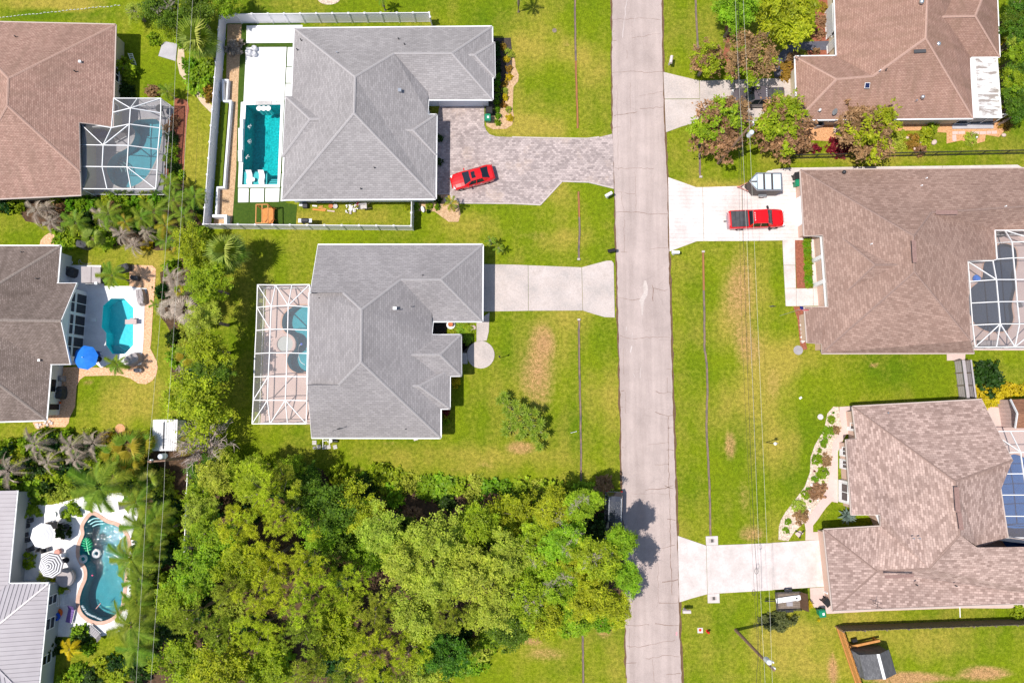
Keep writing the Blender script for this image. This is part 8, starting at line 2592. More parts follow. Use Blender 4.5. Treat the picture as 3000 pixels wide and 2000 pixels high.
# WHITE SHED, PARASOLS, FURNITURE ON THE LEFT
q = {k: at(*f02(x, y), z) for k, (x, y, z) in dict(a=(1408, 718, 2.1), b=(1508, 716, 2.45), c=(1632, 716, 2.1), d=(1622, 1003, 2.1), e=(1500, 1004, 2.45), f=(1400, 1003, 2.1)).items()}
c0 = (q['a'] + q['d']) / 2
o = thing('metal_shed', 'small shed with ribbed white metal roof under the bright green tree', 'shed', (c0.x, c0.y, 0))
for A_, B2, C_, D_ in (('a', 'b', 'e', 'f'), ('b', 'c', 'd', 'e')):
 for k in range(6):
  u0, u1 = k / 6 + .006, (k + 1) / 6 - .006
  pts = [q[A_].lerp(q[B2], u0), q[A_].lerp(q[B2], u1), q[D_].lerp(q[C_], u1), q[D_].lerp(q[C_], u0)]
  mb = MB().poly(pts if (pts[1] - pts[0]).cross(pts[2] - pts[0]).z > 0 else pts[::-1])
  mb.beam(pts[0] + UP * .02, pts[3] + UP * .02, .03, .05)
  mb.build('roof_panel', 'pad_white', o)
MB().beam(q['b'].lerp(q['e'], .08) + UP * .04, q['b'].lerp(q['e'], .94) + UP * .04, .1, .05).build('ridge_strip', 'cover_dark', o)
W_ = inset([q[k] for k in 'acdf'], .12)
mb = MB()
mb.add([(p.x, p.y, 0) for p in W_] + [(p.x, p.y, 2.05) for p in W_], [(i, (i + 1) % 4, 4 + (i + 1) % 4, 4 + i) for i in range(4)])
mb.build('wall', 'wall_white', o)
def parasol(label, px, py, rpx, z, mats, rings, tilt=0.0):
 p = at(px, py, z)
 R = rpx / (FPX / (CAM_H - z))
 o = thing('parasol', label, 'parasol', (p.x, p.y, 0), .2)
 n = 8
 for k in range(n):
  a0, a1 = 2 * math.pi * k / n, 2 * math.pi * (k + 1) / n
  mb = MB()
  for j in range(rings):
   r0, r1 = R * j / rings, R * (j + 1) / rings
   zz_ = lambda r_: z + .55 - .55 * (r_ / R) ** 1.15 - (.0)
   vs = [(r0 * math.cos(a0), r0 * math.sin(a0), zz_(r0)), (r1 * math.cos(a0), r1 * math.sin(a0), zz_(r1)), (r1 * math.cos(a1), r1 * math.sin(a1), zz_(r1)), (r0 * math.cos(a1), r0 * math.sin(a1), zz_(r0))]
   mb.add(vs, [(0, 1, 2, 3)], j % len(mats))
  mb.build('canopy_panel', list(mats), o, local=True)
  MB().beam((0, 0, z + .53), (R * math.cos(a0), R * math.sin(a0), z - .02), .025).build('rib', 'metal_grey', o, local=True)
 MB().tube([(0, 0, 0), (0, 0, z + .68)], .03, 7).build('pole', 'metal_grey', o, local=True)
 MB().lathe([(.3, 0), (.3, .06), (.05, .1)], (0, 0, 0), 14).build('base', 'metal_dark', o, local=True)
 return o
parasol('bright blue parasol beside the octagonal pool', *f02(790, 148), 36.5, 2.3, ('blue_cloth',), 2)
parasol('white parasol with faint rings by the guitar shaped pool', *f03(395, 215), 36.5, 2.4, ('white_cloth', mat('white_cloth_dim', (.7, .69, .69), rough=.8)), 9)
parasol('black and white ring striped parasol by the guitar shaped pool', *f03(470, 487), 37, 2.4, ('white_cloth', 'stripe_grey'), 12)
o = thing('round_daybed', 'large round grey covered daybed beside the striped parasol', 'daybed', at(*f03(617, 592), .5), 0)
MB().lathe([(.85, 0), (.88, .45), (.82, .52), (.02, .55)], (0, 0, 0), 28).build('cushion', 'cover_tan', o, local=True)
MB().lathe([(.9, .0), (.94, .1), (.94, .36), (.9, .38)], (0, 0, 0), 28).build('base', 'cover_grey', o, local=True)
o = thing('round_table', 'white round table on the white pad north of the ringed parasol', 'table', at(*f03(505, 18), .7), 0)
MB().lathe([(.55, .68), (.6, .7), (.6, .74), (.02, .75)], (0, 0, 0), 24).build('tabletop', 'white_cloth', o, local=True)
MB().lathe([(.3, 0), (.08, .1), (.08, .68)], (0, 0, 0), 14).build('pedestal', 'white_cloth', o, local=True)
simple('white_bowl', 'small white round bowl on the white round table', 'bowl', MB().lathe([(.1, 0), (.26, .12), (.28, .14), (.22, .05), (.02, .03)], (0, 0, 0), 18), 'trim_white', *f03(495, 12), 0, .75)
sheet('white_pad', tp(0, 3, [(490, 245), (560, 262), (610, 300), (560, 375), (480, 360)]), .075, 'pad_white', .02)
def lounger(label, px, py, rz, cushion, frame='trim_white', group=None):
 p = at(px, py, .35)
 o = thing('sun_lounger', label, 'lounger', (p.x, p.y, .06), rz, group)
 for k in range(6):
  MB().box((-.55 + .22 * k, 0, .32), (.2, .6, .09)).build('cushion', cushion, o, local=True)
 MB().add([(.62, -.3, .34), (.62, .3, .34), (1.1, .3, .72), (1.1, -.3, .72)], [(0, 1, 2, 3), (3, 2, 1, 0)]).build('backrest', cushion, o, local=True)
 for s_ in (1, -1):
  MB().beam((-.75, s_ * .33, .27), (.65, s_ * .33, .27), .05).build('rail', frame, o, local=True)
  for x in (-.7, .6):
   MB().beam((x, s_ * .33, 0), (x, s_ * .33, .27), .05).build('leg', frame, o, local=True)
 return o
lounger('northern grey cushioned lounger on the white deck by the coconut palms', *f02(1230, 1440), math.radians(10), 'cover_grey')
lounger('southern grey cushioned lounger on the white deck by the coconut palms', *f02(1150, 1510), math.radians(8), 'stripe_grey')
lounger('grey lounger at the south end of the guitar shaped pool', *f03(860, 1095), math.radians(-40), 'cover_grey')
lounger('lounger with a purple towel by the metal roofed house', *f03(645, 950), math.radians(80), 'purple_cloth')
o = thing('tubular_stand', 'white tubular frame beside the purple lounger', 'frame', at(*f03(580, 800)), 0)
for k in range(5):
 a, b2 = at(*f03(525 + 16 * k, 765 - k), .75), at(*f03(520 + 16 * k, 862 - k), .75)
 MB().tube([a, b2], .02, 5).build('bar', 'trim_white', o)
for y in (765, 862):
 MB().tube([at(*f03(520, y), .75), at(*f03(592, y - 5), .75)], .025, 5).build('rail', 'trim_white', o)
for x, y in ((522, 765), (590, 760), (520, 862), (590, 858)):
 p = at(*f03(x, y), .75)
 MB().tube([Vector((p.x, p.y, .06)), p], .025, 5).build('leg', 'trim_white', o)
def torus(r, t_, n=22, k=8, zs=1.0):
 mb = MB()
 vs = [((r + t_ * math.cos(b_)) * math.cos(a), (r + t_ * math.cos(b_)) * math.sin(a), t_ * math.sin(b_) * zs + t_ * zs) for a in [2 * math.pi * i / n for i in range(n)] for b_ in [2 * math.pi * j / k for j in range(k)]]
 fs = [(i * k + j, ((i + 1) % n) * k + j, ((i + 1) % n) * k + (j + 1) % k, i * k + (j + 1) % k) for i in range(n) for j in range(k)]
 return mb.add(vs, fs)
simple('inflatable_ring', 'orange inflatable ring leaning by the metal roofed house wall', 'inflatable', torus(.32, .16), 'orange_plastic', *f03(540, 920), 0, .06, smooth=True)
simple('inflatable_ring', 'blue inflatable ring stacked on the orange one', 'inflatable', torus(.28, .14), 'blue_plastic', *f03(525, 955), 0, .36, smooth=True)
m_clear = screen('clear_vinyl', (.8, .82, .85), .45)
simple('pool_ring', 'clear round pool ring beside the leaf float', 'inflatable', torus(.33, .14), 'clear_vinyl', *f03(895, 375), 0, -.08, smooth=True)
simple('pool_ring', 'clear round pool ring resting against the west coping', 'inflatable', torus(.32, .13), 'clear_vinyl', *f03(772, 425), 0, -.06, smooth=True)
o = thing('leaf_float', 'green leaf shaped inflatable float in the guitar shaped pool', 'inflatable', at(*f03(805, 298)), .25)
r_ = random.Random(3)
MB().tube([(.05, -1.0, .1), (0, -.7, .13), (0, .7, .1)], [.05, .05, .03], 6).build('midrib', mat('float_light', (.25, .7, .42), rough=.4), o, local=True)
for s_ in (1, -1):
 for k in range(6):
  y = -.55 + .22 * k
  L_ = .62 * math.sin(math.pi * (.25 + .12 * k))
  ang = .15 + .11 * k
  dx, dy = math.cos(ang), math.sin(ang)
  mb = MB()
  path = [Vector((0, y, .06)), Vector((s_ * L_ * .5 * dx, y + L_ * .5 * dy, .09)), Vector((s_ * L_ * dx, y + L_ * dy, .05))]
  mb.tube(path, [.07, .1, .05], 7)
  mb.build('lobe', mat('float_green', (.01, .3, .13), (.03, .42, .2), 5, .35) if 'float_green' not in MATS else 'float_green', o, local=True, smooth=True)
simple('pink_toy', 'small pink toy floating in the south lobe of the guitar shaped pool', 'toy', MB().ball((0, 0, .06), (.1, .08, .06), 8, 5), 'pink_plastic', *f03(852, 577), 0, -.06)
simple('pink_noodle', 'pink pool noodle floating over the south lobe', 'pool noodle', MB().tube([(-.3, -.2, .03), (.3, .2, .03)], .035, 6), mat('noodle_pink', (.7, .4, .35), rough=.6), *f03(905, 858), .3, -.05)
simple('pale_noodle', 'pale straight noodle floating near the pink one', 'pool noodle', MB().tube([(-.36, 0, .03), (.36, 0, .03)], .03, 6), 'float_light', *f03(1005, 865), 0, -.05)
o = thing('foam_float', 'long white crumpled float along the south west wall of the guitar shaped pool', 'inflatable', at(*f03(830, 930)), 0)
mb = MB()
pp = smoothloop([at(*f03(x, y), 0) for x, y in ((755, 860), (800, 925), (860, 955), (930, 985))], 4, False)
for k, p in enumerate(pp):
 mb.ball((p.x, p.y, -.02), (.12 + .03 * (k % 3), .1, .08), 8, 5)
mb.build('bead', 'clear_vinyl', o)
simple('copper_pot', 'round copper topped pot on the deck above the striped parasol', 'pot', MB().lathe([(.2, 0), (.3, .2), (.3, .45), (.02, .4)], (0, 0, 0), 16), 'copper_cap', *f03(548, 358), 0, .06)
simple('dark_pot', 'round black pot on the deck east of the striped parasol', 'pot', MB().lathe([(.16, 0), (.24, .3), (.24, .4), (.2, .36), (.02, .34)], (0, 0, 0), 16), 'black_plastic', *f03(607, 437), 0, .06)
simple('white_stool', 'round white stool just above the black pot', 'stool', disc(.22, .4), 'white_cloth', *f03(600, 388), 0, .06)
simple('tan_pot', 'dark soil filled cream pot by the swing frame', 'pot', MB().lathe([(.18, 0), (.24, .35), (.18, .33), (.02, .3)], (0, 0, 0), 16), 'concrete_white', *f03(632, 722), 0, .06)
for k, (x, y, rz) in enumerate([(430, 345, .3), (380, 350, -.4), (300, 330, .5), (560, 120, .2), (470, 110, -.2), (620, 130, 1.4)]):
 p = at(*f03(x, y), .4)
 o = thing('patio_chair', 'dark patio chair in the shade around the ringed parasol', 'chair', (p.x, p.y, .06), rz, 'patio chairs around the ringed parasol')
 MB().box((0, 0, .42), (.46, .46, .06)).build('seat', 'cover_dark', o, local=True)
 MB().box((-.22, 0, .7), (.05, .44, .5)).build('backrest', 'cover_dark', o, local=True)
 for a in (-1, 1):
  for b_ in (-1, 1):
   MB().box((a * .2, b_ * .2, .2), (.04, .04, .4)).build('leg', 'metal_dark', o, local=True)
o = thing('patio_table', 'dark rectangular table between the ringed parasol and the planter', 'table', at(*f03(520, 110), .7), .1)
MB().box((0, 0, .72), (1.1, .7, .05)).build('tabletop', 'wood_grey', o, local=True)
for a in (-1, 1):
 for b_ in (-1, 1):
  MB().box((a * .48, b_ * .28, .35), (.05, .05, .7)).build('leg', 'metal_dark', o, local=True)
for k, (x, y, L_, lab) in enumerate([(230, 80, 1.9, 'northern'), (200, 130, 1.8, 'second'), (190, 210, 1.7, 'third'), (200, 260, 1.9, 'southern')]):  # dark slats added where shadow stripes cross the patio
 p = at(*f03(x, y), .2)
 o = thing('shadow_slats', f'{lab} dark slatted stand-in for a shadow stripe beside the metal roofed house', 'shadow stripe', (p.x, p.y, .06), .15)
 for q in range(3):
  MB().box((0, -.16 + .16 * q, .42), (L_, .13, .04)).build('slat', 'cover_dark', o, local=True)
 for s_ in (1, -1):
  MB().box((s_ * L_ * .4, 0, .2), (.07, .4, .4)).build('leg', 'metal_dark', o, local=True)
o = thing('hot_tub', 'square spa with folding grey cover beside the coconut palm', 'hot tub', at(*f01(838, 965)), 0)
P = [at(*f01(x, y), .85) for x, y in [(748, 880), (838, 882), (836, 1030), (748, 1030)]]
Q = [at(*f01(x, y), .85) for x, y in [(844, 882), (925, 885), (925, 1032), (842, 1030)]]
for X_ in (P, Q):
 fix(MB().prism([(p.x, p.y) for p in X_], .78, .9, bottom=True)).build('cover_half', 'cover_tan', o)
B_ = inset([P[0], Q[1], Q[2], P[3]], .06)
MB().prism([(p.x, p.y) for p in B_], .05, .78).build('tub', 'cover_dark', o)
simple('towel_box', 'small white box on the corner of the spa cover', 'box', MB().box((0, 0, .06), (.28, .26, .12)), 'white_cloth', *f01(885, 1035), 0, .9)
def draped(label, px, py, sx, sy, h, rz, m, name='covered_furniture', z=.06):
 p = at(px, py, h * .6)
 mb = MB()
 n = 14
 r_ = random.Random(int(px * 7))
 ring = []
 levels = [(1.08, 0), (1.0, h * .55), (.93, h * .92), (.6, h * 1.0), (.05, h * .97)]
 for s_, zz_ in levels:
  for k in range(n):
   a = 2 * math.pi * k / n
   cx_, cy_ = math.cos(a), math.sin(a)
   mx = max(abs(cx_), abs(cy_)) ** .75
   j = 1 + r_.uniform(-.05, .05)
   ring.append((cx_ / mx * sx / 2 * s_ * j, cy_ / mx * sy / 2 * s_ * j, zz_ + (r_.uniform(-.05, .05) if zz_ else 0)))
 fs = [(i * n + k, i * n + (k + 1) % n, (i + 1) * n + (k + 1) % n, (i + 1) * n + k) for i in range(4) for k in range(n)]
 fs.append(tuple(4 * n + k for k in range(n)))
 o = mb.add(ring, fs).build(name, m, None, base=(0, 0, 0))
 o.location = (p.x, p.y, z)
 o.rotation_euler = (0, 0, rz)
 return tag(o, label, 'covered furniture')
draped('large grey covered chair at the south end of the octagonal pool', *f02(1220, 165), 1.6, 1.1, .8, .5, 'cover_tan')
draped('grey covered lounger on the east side of the octagonal pool deck', *f01(1295, 1160), .8, 1.7, .7, .2, 'cover_tan')
draped('black covered square table near the dark roofed house wall', *f01(645, 930), 1.2, 1.0, .75, -.35, 'cover_dark')
draped('dark covered grill on the grass north of the octagonal pool patio', *f01(760, 680), 1.2, .8, 1.0, -.2, 'cover_dark', z=0)
draped('dark grey covered chair just right of the coconut palm', *f01(1140, 895), 1.3, .8, .7, .3, 'cover_dark')
draped('dark covered planter on the rock bed at the north east deck corner', *f01(1240, 985), .9, .5, .5, -.1, 'cover_dark')
draped('grey covered box by the rock bed south of the covered chair', *f02(1270, 265), .9, .4, .4, 0, 'cover_grey')
draped('black covered barbecue beside the south wall of the dark roofed house', *f02(545, 470), 1.0, 1.3, .9, 0, 'cover_dark', z=.03)
draped('dark grey covered unit above the black barbecue at the dark roofed house', *f02(555, 340), .7, .6, .7, 0, 'cover_grey', z=.03)
simple('white_side_table', 'small white side table on the shaded deck near the octagonal pool', 'side table', MB().box((0, 0, .4), (.42, .38, .05)).box((0, 0, .2), (.1, .1, .4)), 'white_cloth', *f01(880, 1375), .05, .06)
o = thing('deck_chair', 'dark blue chair partly under the blue parasol', 'chair', at(*f02(920, 122), .4), .4)
MB().box((0, 0, .42), (.5, .5, .06)).build('seat', 'flag_blue', o, local=True)
MB().box((.25, 0, .68), (.05, .5, .5)).build('backrest', 'flag_blue', o, local=True)
for a in (-1, 1):
 for b_ in (-1, 1):
  MB().box((a * .22, b_ * .22, .22), (.04, .04, .4)).build('leg', 'metal_dark', o, local=True)
simple('orange_bucket', 'orange bucket by the south wall of the dark roofed house', 'bucket', MB().lathe([(.12, 0), (.17, .34), (.14, .32), (.02, .05)], (0, 0, 0), 14), 'orange_plastic', *f02(553, 562), 0, .03)
o = thing('garden_hose', 'pale garden hose curled on the grass by the dark roofed house', 'hose', at(*f01(740, 845)), 0)
mb = MB().tube(smoothloop([at(*f01(x, y), .03) for x, y in ((730, 865), (722, 835), (735, 818), (748, 845), (790, 855), (840, 850))], 5, False), .025, 5)
mb.build('hose', 'cover_tan', o)
simple('hose_reel', 'round pale hose reel at the dark roofed house corner', 'hose reel', torus(.14, .05), 'trim_white', *f01(655, 845), 0, .03)
for k, (x, y) in enumerate(((345, 760), (375, 765), (420, 745), (460, 735), (480, 750), (440, 765), (355, 785))):
 simple('paver_piece', 'loose white paver at the corner of the dark roofed house', 'paver', MB().box((0, 0, .08), (.3, .22, .12)), 'concrete_white', *f02(x, y), .4 * k, 0, group='loose white pavers at the dark roofed house')
draped('navy covered table under the top left screen cage', *tile(0, 0)(920, 1215), 1.3, 1.0, .75, .1, 'flag_blue')
lounger('dark lounger by the curved pool under the top left cage', *tile(0, 0)(1100, 1255), math.radians(30), 'stripe_grey')
simple('orange_cushion', 'round orange cushion under the top left cage', 'cushion', disc(.4, .25), 'terracotta', *tile(0, 0)(1065, 1075), 0, .06)
o = thing('round_fan', 'dark round table at the north east corner of the top left cage', 'table', at(*tile(0, 0)(1495, 1020), .6), 0)
MB().lathe([(.42, .66), (.42, .7), (.02, .7)], (0, 0, 0), 18).build('tabletop', 'cover_dark', o, local=True)
MB().tube([(0, 0, .06), (0, 0, .66)], .05, 7).build('pedestal', 'metal_dark', o, local=True)
o = thing('white_ladder', 'white slatted ladder leaning in the shade by the orange fruit shrub', 'ladder', at(*tile(0, 0)(1210, 540)), 0)
a, b2 = at(*tile(0, 0)(1195, 490), .9), at(*tile(0, 0)(1235, 600), .1)
for s_ in (-.22, .22):
 MB().beam(a + Vector((s_, 0, 0)), b2 + Vector((s_, 0, 0)), .05).build('rail', 'trim_white', o)
for k in range(7):
 c_ = a.lerp(b2, (k + .5) / 7)
 MB().beam(c_ + Vector((-.22, 0, 0)), c_ + Vector((.22, 0, 0)), .05).build('rung', 'trim_white', o)
# TOP GREY HOUSE YARD
o = thing('swing_daybed', 'orange wooden swing daybed under a square frame on the artificial turf', 'daybed', at(*tile(1, 1)(60, 460)), 0)
f = tile(1, 1)
x0, x1, y0, y1 = -24, 108, 312, 486
z_ = 2.1
cor = [at(*f(x, y), z_) for x, y in ((2, 312), (110, 310), (112, 480), (-2, 482))]
for p, q_ in zip(cor, cor[1:] + cor[:1]):
 MB().beam(p, q_, .09, .1).build('top_beam', 'wood_tan', o)
for p in cor:
 MB().beam(Vector((p.x, p.y, 0)), p, .09, .09).build('post', 'wood_orange', o)
MB().beam((cor[0] + cor[1]) / 2, (cor[3] + cor[2]) / 2, .08, .08).build('top_beam', 'wood_tan', o)
se = [at(*f(x, y), .5) for x, y in ((60, 343), (170, 343), (168, 445), (58, 445))]
for k in range(12):
 a, b2 = se[0].lerp(se[1], (k + .5) / 12), se[3].lerp(se[2], (k + .5) / 12)
 MB().beam(a, b2, .1, .04).build('slat', 'wood_orange', o)
bk = [at(*f(x, y), z) for x, y, z in ((57, 447, .5), (168, 447, .5), (150, 486, .95), (45, 486, .95))]
for k in range(6):
 a, b2 = bk[0].lerp(bk[3], (k + .1) / 6), bk[1].lerp(bk[2], (k + .1) / 6)
 MB().beam(a, b2, .12, .05).build('back_slat', 'wood_orange', o)
for p in (se[0], se[1], se[2], se[3]):
 MB().beam(Vector((p.x, p.y, 0)), p, .07, .07).build('leg', 'wood_orange', o)
 near = min(cor, key=lambda c_: (c_ - p).length)
 MB().tube([p, near], .012, 4).build('chain', 'metal_dark', o)
for k, (x, y, r_, lab) in enumerate([(748, 146, .34, 'northern grey white ball planter on the white pool pad'), (733, 158.5, .42, 'largest grey white ball planter on the white pool pad'), (747, 162, .32, 'south eastern grey white ball planter on the white pool pad')]):
 simple('ball_planter', lab, 'planter', MB().lathe([(r_ * .5, 0), (r_ * .95, r_ * .5), (r_, r_ * .9), (r_ * .75, r_ * 1.45), (r_ * .5, r_ * 1.55), (r_ * .4, r_ * 1.3), (.02, r_ * 1.2)], (0, 0, 0), 20), mat('planter_grey', (.55, .55, .57), (.62, .62, .64), 3, .6) if k == 0 else 'planter_grey', x, y, 0, .07, smooth=True)
for k, (x, y, sx, sy, h, m, lab, nm) in enumerate([(425, 318, .5, .3, .3, 'white_cloth', 'white box beside the heat pump by the light grey house', 'white_box'), (460, 330, .5, .5, .5, 'cover_dark', 'small dark heat pump by the south wall of the light grey house', 'heat_pump')]):
 simple(nm, lab, 'box', MB().box((0, 0, h / 2), (sx, sy, h)), m, *f(x, y))
for k, (x, y, L_, rz, m) in enumerate([(580, 362, 1.4, -.1, 'wood_orange'), (610, 348, .9, -.2, 'wood_tan'), (540, 325, .5, -.1, 'white_cloth'), (690, 372, .8, -.1, 'concrete_pink'), (600, 330, .4, .2, 'wood_tan')]):
 simple('scrap_board', ['long orange scrap board on the grass by the light grey house', 'tan scrap board above the long orange one', 'short white scrap board near the heat pump', 'pinkish scrap board right of the long orange one', 'shortest tan scrap board by the wall'][k], 'board', MB().box((0, 0, .04), (L_, .14, .06)), m, *f(x, y), rz)
simple('round_pot', 'pale round pot on the grass by the south wall', 'pot', MB().lathe([(.2, 0), (.26, .2), (.2, .18), (.02, .15)], (0, 0, 0), 16), 'stone_grey', *f(732, 332))
simple('round_pot', 'rust coloured round pot on the grass by the south wall', 'pot', MB().lathe([(.2, 0), (.25, .2), (.18, .18), (.02, .15)], (0, 0, 0), 16), 'terracotta', *f(690, 330))
o = thing('rubble_heap', 'heap of torn white sheeting on the grass by the south wall', 'rubble', at(*f(890, 345)), 0)
r_ = random.Random(12)
for k in range(34):
 x, y = r_.gauss(0, .42), r_.gauss(0, .26)
 MB().box((x, y, .06 + r_.uniform(0, .16)), (r_.uniform(.12, .34), r_.uniform(.08, .24), .05), mtx=Matrix.Rotation(r_.uniform(0, 3), 3, 'Z') @ Matrix.Rotation(r_.uniform(-.6, .6), 3, 'X')).build('chunk', ['white_cloth', 'concrete_white', 'white_cloth', 'trim_white'][k % 4], o, local=True)
simple('red_bucket', 'red bucket beside the heap of white sheeting', 'bucket', MB().lathe([(.12, 0), (.17, .32), (.14, .3), (.02, .05)], (0, 0, 0), 14), 'red_flower', *f(942, 312))
o = thing('wheelbarrow', 'grey wheelbarrow with debris right of the red bucket', 'wheelbarrow', at(*f(990, 340), .4), .1)
MB().add([(-.3, -.2, .3), (.25, -.2, .3), (.25, .2, .3), (-.3, .2, .3), (-.42, -.32, .6), (.45, -.32, .62), (.45, .32, .62), (-.42, .32, .6)], [(0, 1, 2, 3), (0, 4, 5, 1), (1, 5, 6, 2), (2, 6, 7, 3), (3, 7, 4, 0)]).build('tray', 'stone_grey', o, local=True)
wheel(o, -.52, 0, .18, .08)
for s_ in (1, -1):
 MB().tube([(-.5, s_ * .08, .2), (.4, s_ * .25, .35), (.95, s_ * .28, .6)], .022, 6).build('handle', 'wood_grey', o, local=True)
 MB().tube([(.3, s_ * .22, .34), (.35, s_ * .24, 0)], .022, 6).build('leg', 'metal_dark', o, local=True)
o = thing('barbecue', 'black and steel gas barbecue on the grass by the south vinyl fence', 'barbecue', at(*f(472, 478), .7), 0)
mb = MB()
vs = [(-.35, y_, z) for y_, z in ((-.25, .7), (.25, .7), (.25, .9), (.1, 1.05), (-.1, 1.05), (-.25, .9))] + [(.35, y_, z) for y_, z in ((-.25, .7), (.25, .7), (.25, .9), (.1, 1.05), (-.1, 1.05), (-.25, .9))]
mb.add(vs, [tuple(range(6))[::-1], tuple(range(6, 12))] + [(i, (i + 1) % 6, 6 + (i + 1) % 6, 6 + i) for i in range(6)]).build('hood', 'metal_dark', o, local=True)
for s_ in (1, -1):
 MB().box((s_ * .55, 0, .82), (.34, .42, .04)).build('side_shelf', 'steel', o, local=True)
 MB().box((s_ * .3, 0, .35), (.06, .45, .7)).build('leg', 'metal_dark', o, local=True)
simple('lying_pot', 'white oval pot lying outside the vinyl fence end', 'pot', MB().ball((0, 0, .2), (.2, .38, .2), 14, 8), 'white_cloth', *f(1535, 358), .3, smooth=True)
simple('wall_ring', 'white round stepping ring in the mulch at the paver driveway corner', 'ring', torus(.42, .08), 'concrete_white', *f(1770, 270))
o = thing('fountain_pot', 'white tiered pot with terracotta rim in the entry court', 'planter', at(*t11(1792, 1418)), 0)
MB().lathe([(.3, 0), (.42, .1), (.46, .35), (.36, .36), (.02, .3)], (0, 0, 0), 20).build('bowl', 'white_cloth', o, local=True)
MB().lathe([(.1, .3), (.1, .6), (.24, .72), (.26, .76), (.02, .7)], (0, 0, 0), 16).build('tier', 'terracotta', o, local=True)
simple('flat_rock', 'flat pinkish rock in the entry court of the middle grey house', 'rock', MB().ball((0, 0, .05), (.38, .3, .1), 9, 5), 'concrete_pink', *t11(1990, 1442))
for k, (x, y, s_) in enumerate([(537, 928, .44), (536, 975, .28), (577, 968, .42), (628, 970, .42), (668, 968, .4), (728, 968, .4)]):
 simple('stepping_stone', ['stepping stone nearest the south west corner of the middle grey house', 'smallest stepping stone south of the middle grey house', 'second stepping stone from the west in the south row', 'middle stepping stone behind the white pipes', 'fourth stepping stone in the south row', 'easternmost stepping stone in the south row'][k], 'stepping stone', MB().box((0, 0, .03), (s_, s_, .06)), 'stone_grey', *tile(1, 2)(x, y), .05 * k)
o = thing('pool_pump', 'white pool pump and pipes at the south wall of the middle grey house', 'pump', at(*tile(1, 2)(690, 920)), 0)
MB().tube([(-.8, .3, .2), (-.8, -.75, .2)], .045, 6).build('pipe', 'trim_white', o, local=True)
MB().tube([(-.1, .3, .25), (-.1, -.3, .25)], .04, 6).build('pipe', 'trim_white', o, local=True)
MB().tube([(-.7, .1, .3), (-.3, .15, .35), (-.2, -.1, .3)], .04, 6).build('pipe', 'trim_white', o, local=True)
MB().lathe([(.2, 0), (.22, .5), (.18, .6), (.02, .65)], (.1, .12, 0), 14).build('filter', 'trim_white', o, local=True)
MB().tube([(.3, .1, .2), (.75, .05, .2)], .13, 10).build('motor', 'black_plastic', o, local=True)
simple('white_downspout_block', 'white splash block at the south eave of the middle grey house', 'splash block', MB().box((0, 0, .05), (.45, .2, .1)), 'concrete_white', *tile(1, 2)(1470, 898), .3)
simple('blue_tub', 'round blue tub under the white cage at the right edge', 'tub', MB().lathe([(.3, 0), (.4, .3), (.36, .3), (.02, .08)], (0, 0, 0), 18), 'blue_cloth', *z4([(285, 660)])[0], 0, .06)
draped('black covered grill under the north end of the right edge cage', *z4([(560, 170)])[0], 1.0, .5, .8, 0, 'cover_dark')
o = thing('patio_sofa', 'grey sofa along the south wall of the right edge cage', 'sofa', at(*z4([(420, 1370)])[0], .4), 0)
for k in range(3):
 MB().box((-.7 + .7 * k, 0, .35), (.66, .6, .2)).build('cushion', 'cover_tan', o, local=True)
MB().box((0, -.32, .6), (2.1, .14, .5)).build('backrest', 'cover_dark', o, local=True)
MB().box((0, 0, .15), (2.1, .7, .2)).build('base', 'cover_dark', o, local=True)
o = thing('patio_chair', 'pale metal chair east of the dark pool under the right edge cage', 'chair', at(*z4([(760, 945)])[0], .4), .4)
MB().box((0, 0, .42), (.5, .5, .05)).build('seat', 'cover_grey', o, local=True)
MB().box((-.25, 0, .65), (.05, .5, .45)).build('backrest', 'cover_grey', o, local=True)
for a in (-1, 1):
 for b_ in (-1, 1):
  MB().box((a * .22, b_ * .22, .24), (.04, .04, .36)).build('leg', 'metal_grey', o, local=True)
for k, (x, y) in enumerate(((95, 830), (110, 900), (105, 960), (100, 1040), (95, 1180), (130, 1260), (62, 545))):
 pass
for k in range(7):
 simple('wall_block', 'pale block along the wall by the flagpole', 'block', MB().box((0, 0, .14), (.36, .32, .28)), ['concrete_white', 'concrete_pink', 'white_cloth'][k % 3], *f31(302 + 2 * k, 1350 + 36 * k), .1 * k, group='blocks along the front wall of the right middle house')
for k, (x, y, r_) in enumerate([(1275, 1268, .2), (1400, 1302, .22), (1345, 1370, .2), (2160, 1245, .26), (1520, 1312, .34), (1390, 1265, .18)]):
 simple('garden_rock', ['pale rock on the lawn near the croton shrub', 'pale rock in the middle of the rock row on the top right lawn', 'pale rock at the black fence', 'rounded rock east of the pink paving stones', 'largest hollow rock on the top right lawn', 'smallest rock of the row on the top right lawn'][k], 'rock', MB().ball((0, 0, r_ * .4), (r_, r_ * .8, r_ * .6), 9, 5), 'concrete_pink', *f30(x, y), k)
o = thing('garden_figure', 'small green and white garden figure on the round pebble patch', 'ornament', at(*f30(1885, 1280)), 0)
MB().lathe([(.12, 0), (.16, .3), (.08, .5), (.02, .55)], (0, 0, 0), 12).build('body', 'green_plastic', o, local=True)
MB().ball((0, 0, .6), .1, 10, 6).build('head', 'white_cloth', o, local=True)
o = thing('air_conditioner', 'grey air conditioning unit at the south wall of the top right house', 'air conditioner', at(*f30(450, 1160)), .2)
MB().box((0, 0, .4), (.8, .6, .8)).build('case', 'cover_grey', o, local=True)
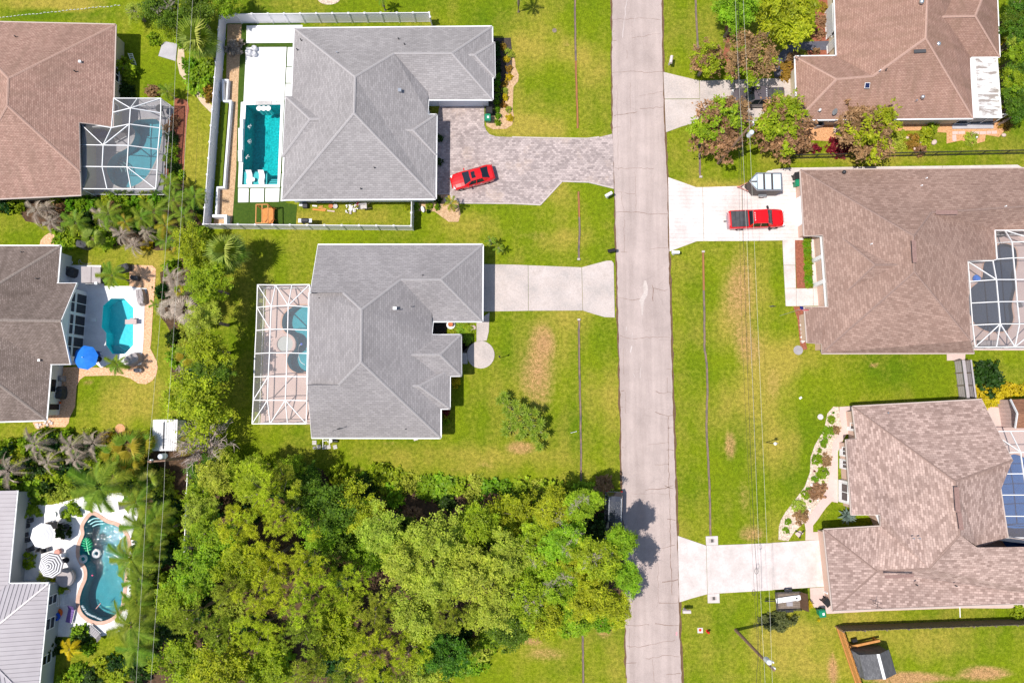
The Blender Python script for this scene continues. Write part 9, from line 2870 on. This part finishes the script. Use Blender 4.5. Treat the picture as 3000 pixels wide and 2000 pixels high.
MB().lathe([(.26, .8), (.26, .84), (.02, .84)], (0, 0, 0), 16).build('fan_grille', 'metal_dark', o, local=True)
for k, (x, y, r_) in enumerate([(398, 1315, .16), (375, 1542, .17), (452, 1452, .08), (570, 660, .07)]):
 simple('white_stone', ['white stone ball beside the largest rust shrub of the pebble bed', 'white stone ball at the south end of the pebble bed', 'tiny pale stone beside the curved walk', 'tiny pale stone at the north end of the pebble bed'][k], 'stone', MB().ball((0, 0, r_ * .7), r_, 10, 6), 'white_cloth', *f32(x, y), 0, .035)
o = thing('red_box', 'small red object showing between the branches near the road', 'object', at(*t23(895, 780), 1.0), .3)
MB().box((0, 0, .5), (.5, .28, 1.0)).build('case', 'lamp_red', o, local=True)
# LOOK-ALIKES ARE TOLD APART BY THEIR PLACE IN THEIR ROW
_ord = 'first second third fourth fifth sixth seventh eighth ninth tenth eleventh twelfth thirteenth fourteenth fifteenth sixteenth seventeenth eighteenth nineteenth twentieth'.split()
_by = {}
for o in S.objects:
 if o.parent is None and o.get('category') and o.get('label'):
  _by.setdefault(o['label'], []).append(o)
def _relabel(o, lab, tail):
 w = lab.split()
 keep = 16 - len(tail.split())
 o['label'] = ' '.join(w[:keep]).rstrip(',') + ', ' + tail if len(w) > keep else f"{lab}, {tail}"
for lab, L in _by.items():
 if len(L) < 2:
  continue
 dx = max(o.location.x for o in L) - min(o.location.x for o in L)
 dy = max(o.location.y for o in L) - min(o.location.y for o in L)
 if len(L) <= 8 or min(dx, dy) < 3:
  L.sort(key=(lambda o: o.location.x) if dx > dy else (lambda o: -o.location.y))
  for k, o in enumerate(L):
   _relabel(o, lab, f"{_ord[k]} from {'west' if dx > dy else 'north'}")
 else:
  L.sort(key=lambda o: -o.location.y)
  n = 3 if len(L) <= 30 else 5
  names = {3: ['north', 'middle', 'south'], 5: ['northernmost', 'northern', 'middle', 'southern', 'southernmost']}[n]
  for q in range(n):
   row = sorted(L[len(L) * q // n: len(L) * (q + 1) // n], key=lambda o: o.location.x)
   for k, o in enumerate(row):
    _relabel(o, lab, f"{_ord[k]} from west, {names[q]} row")
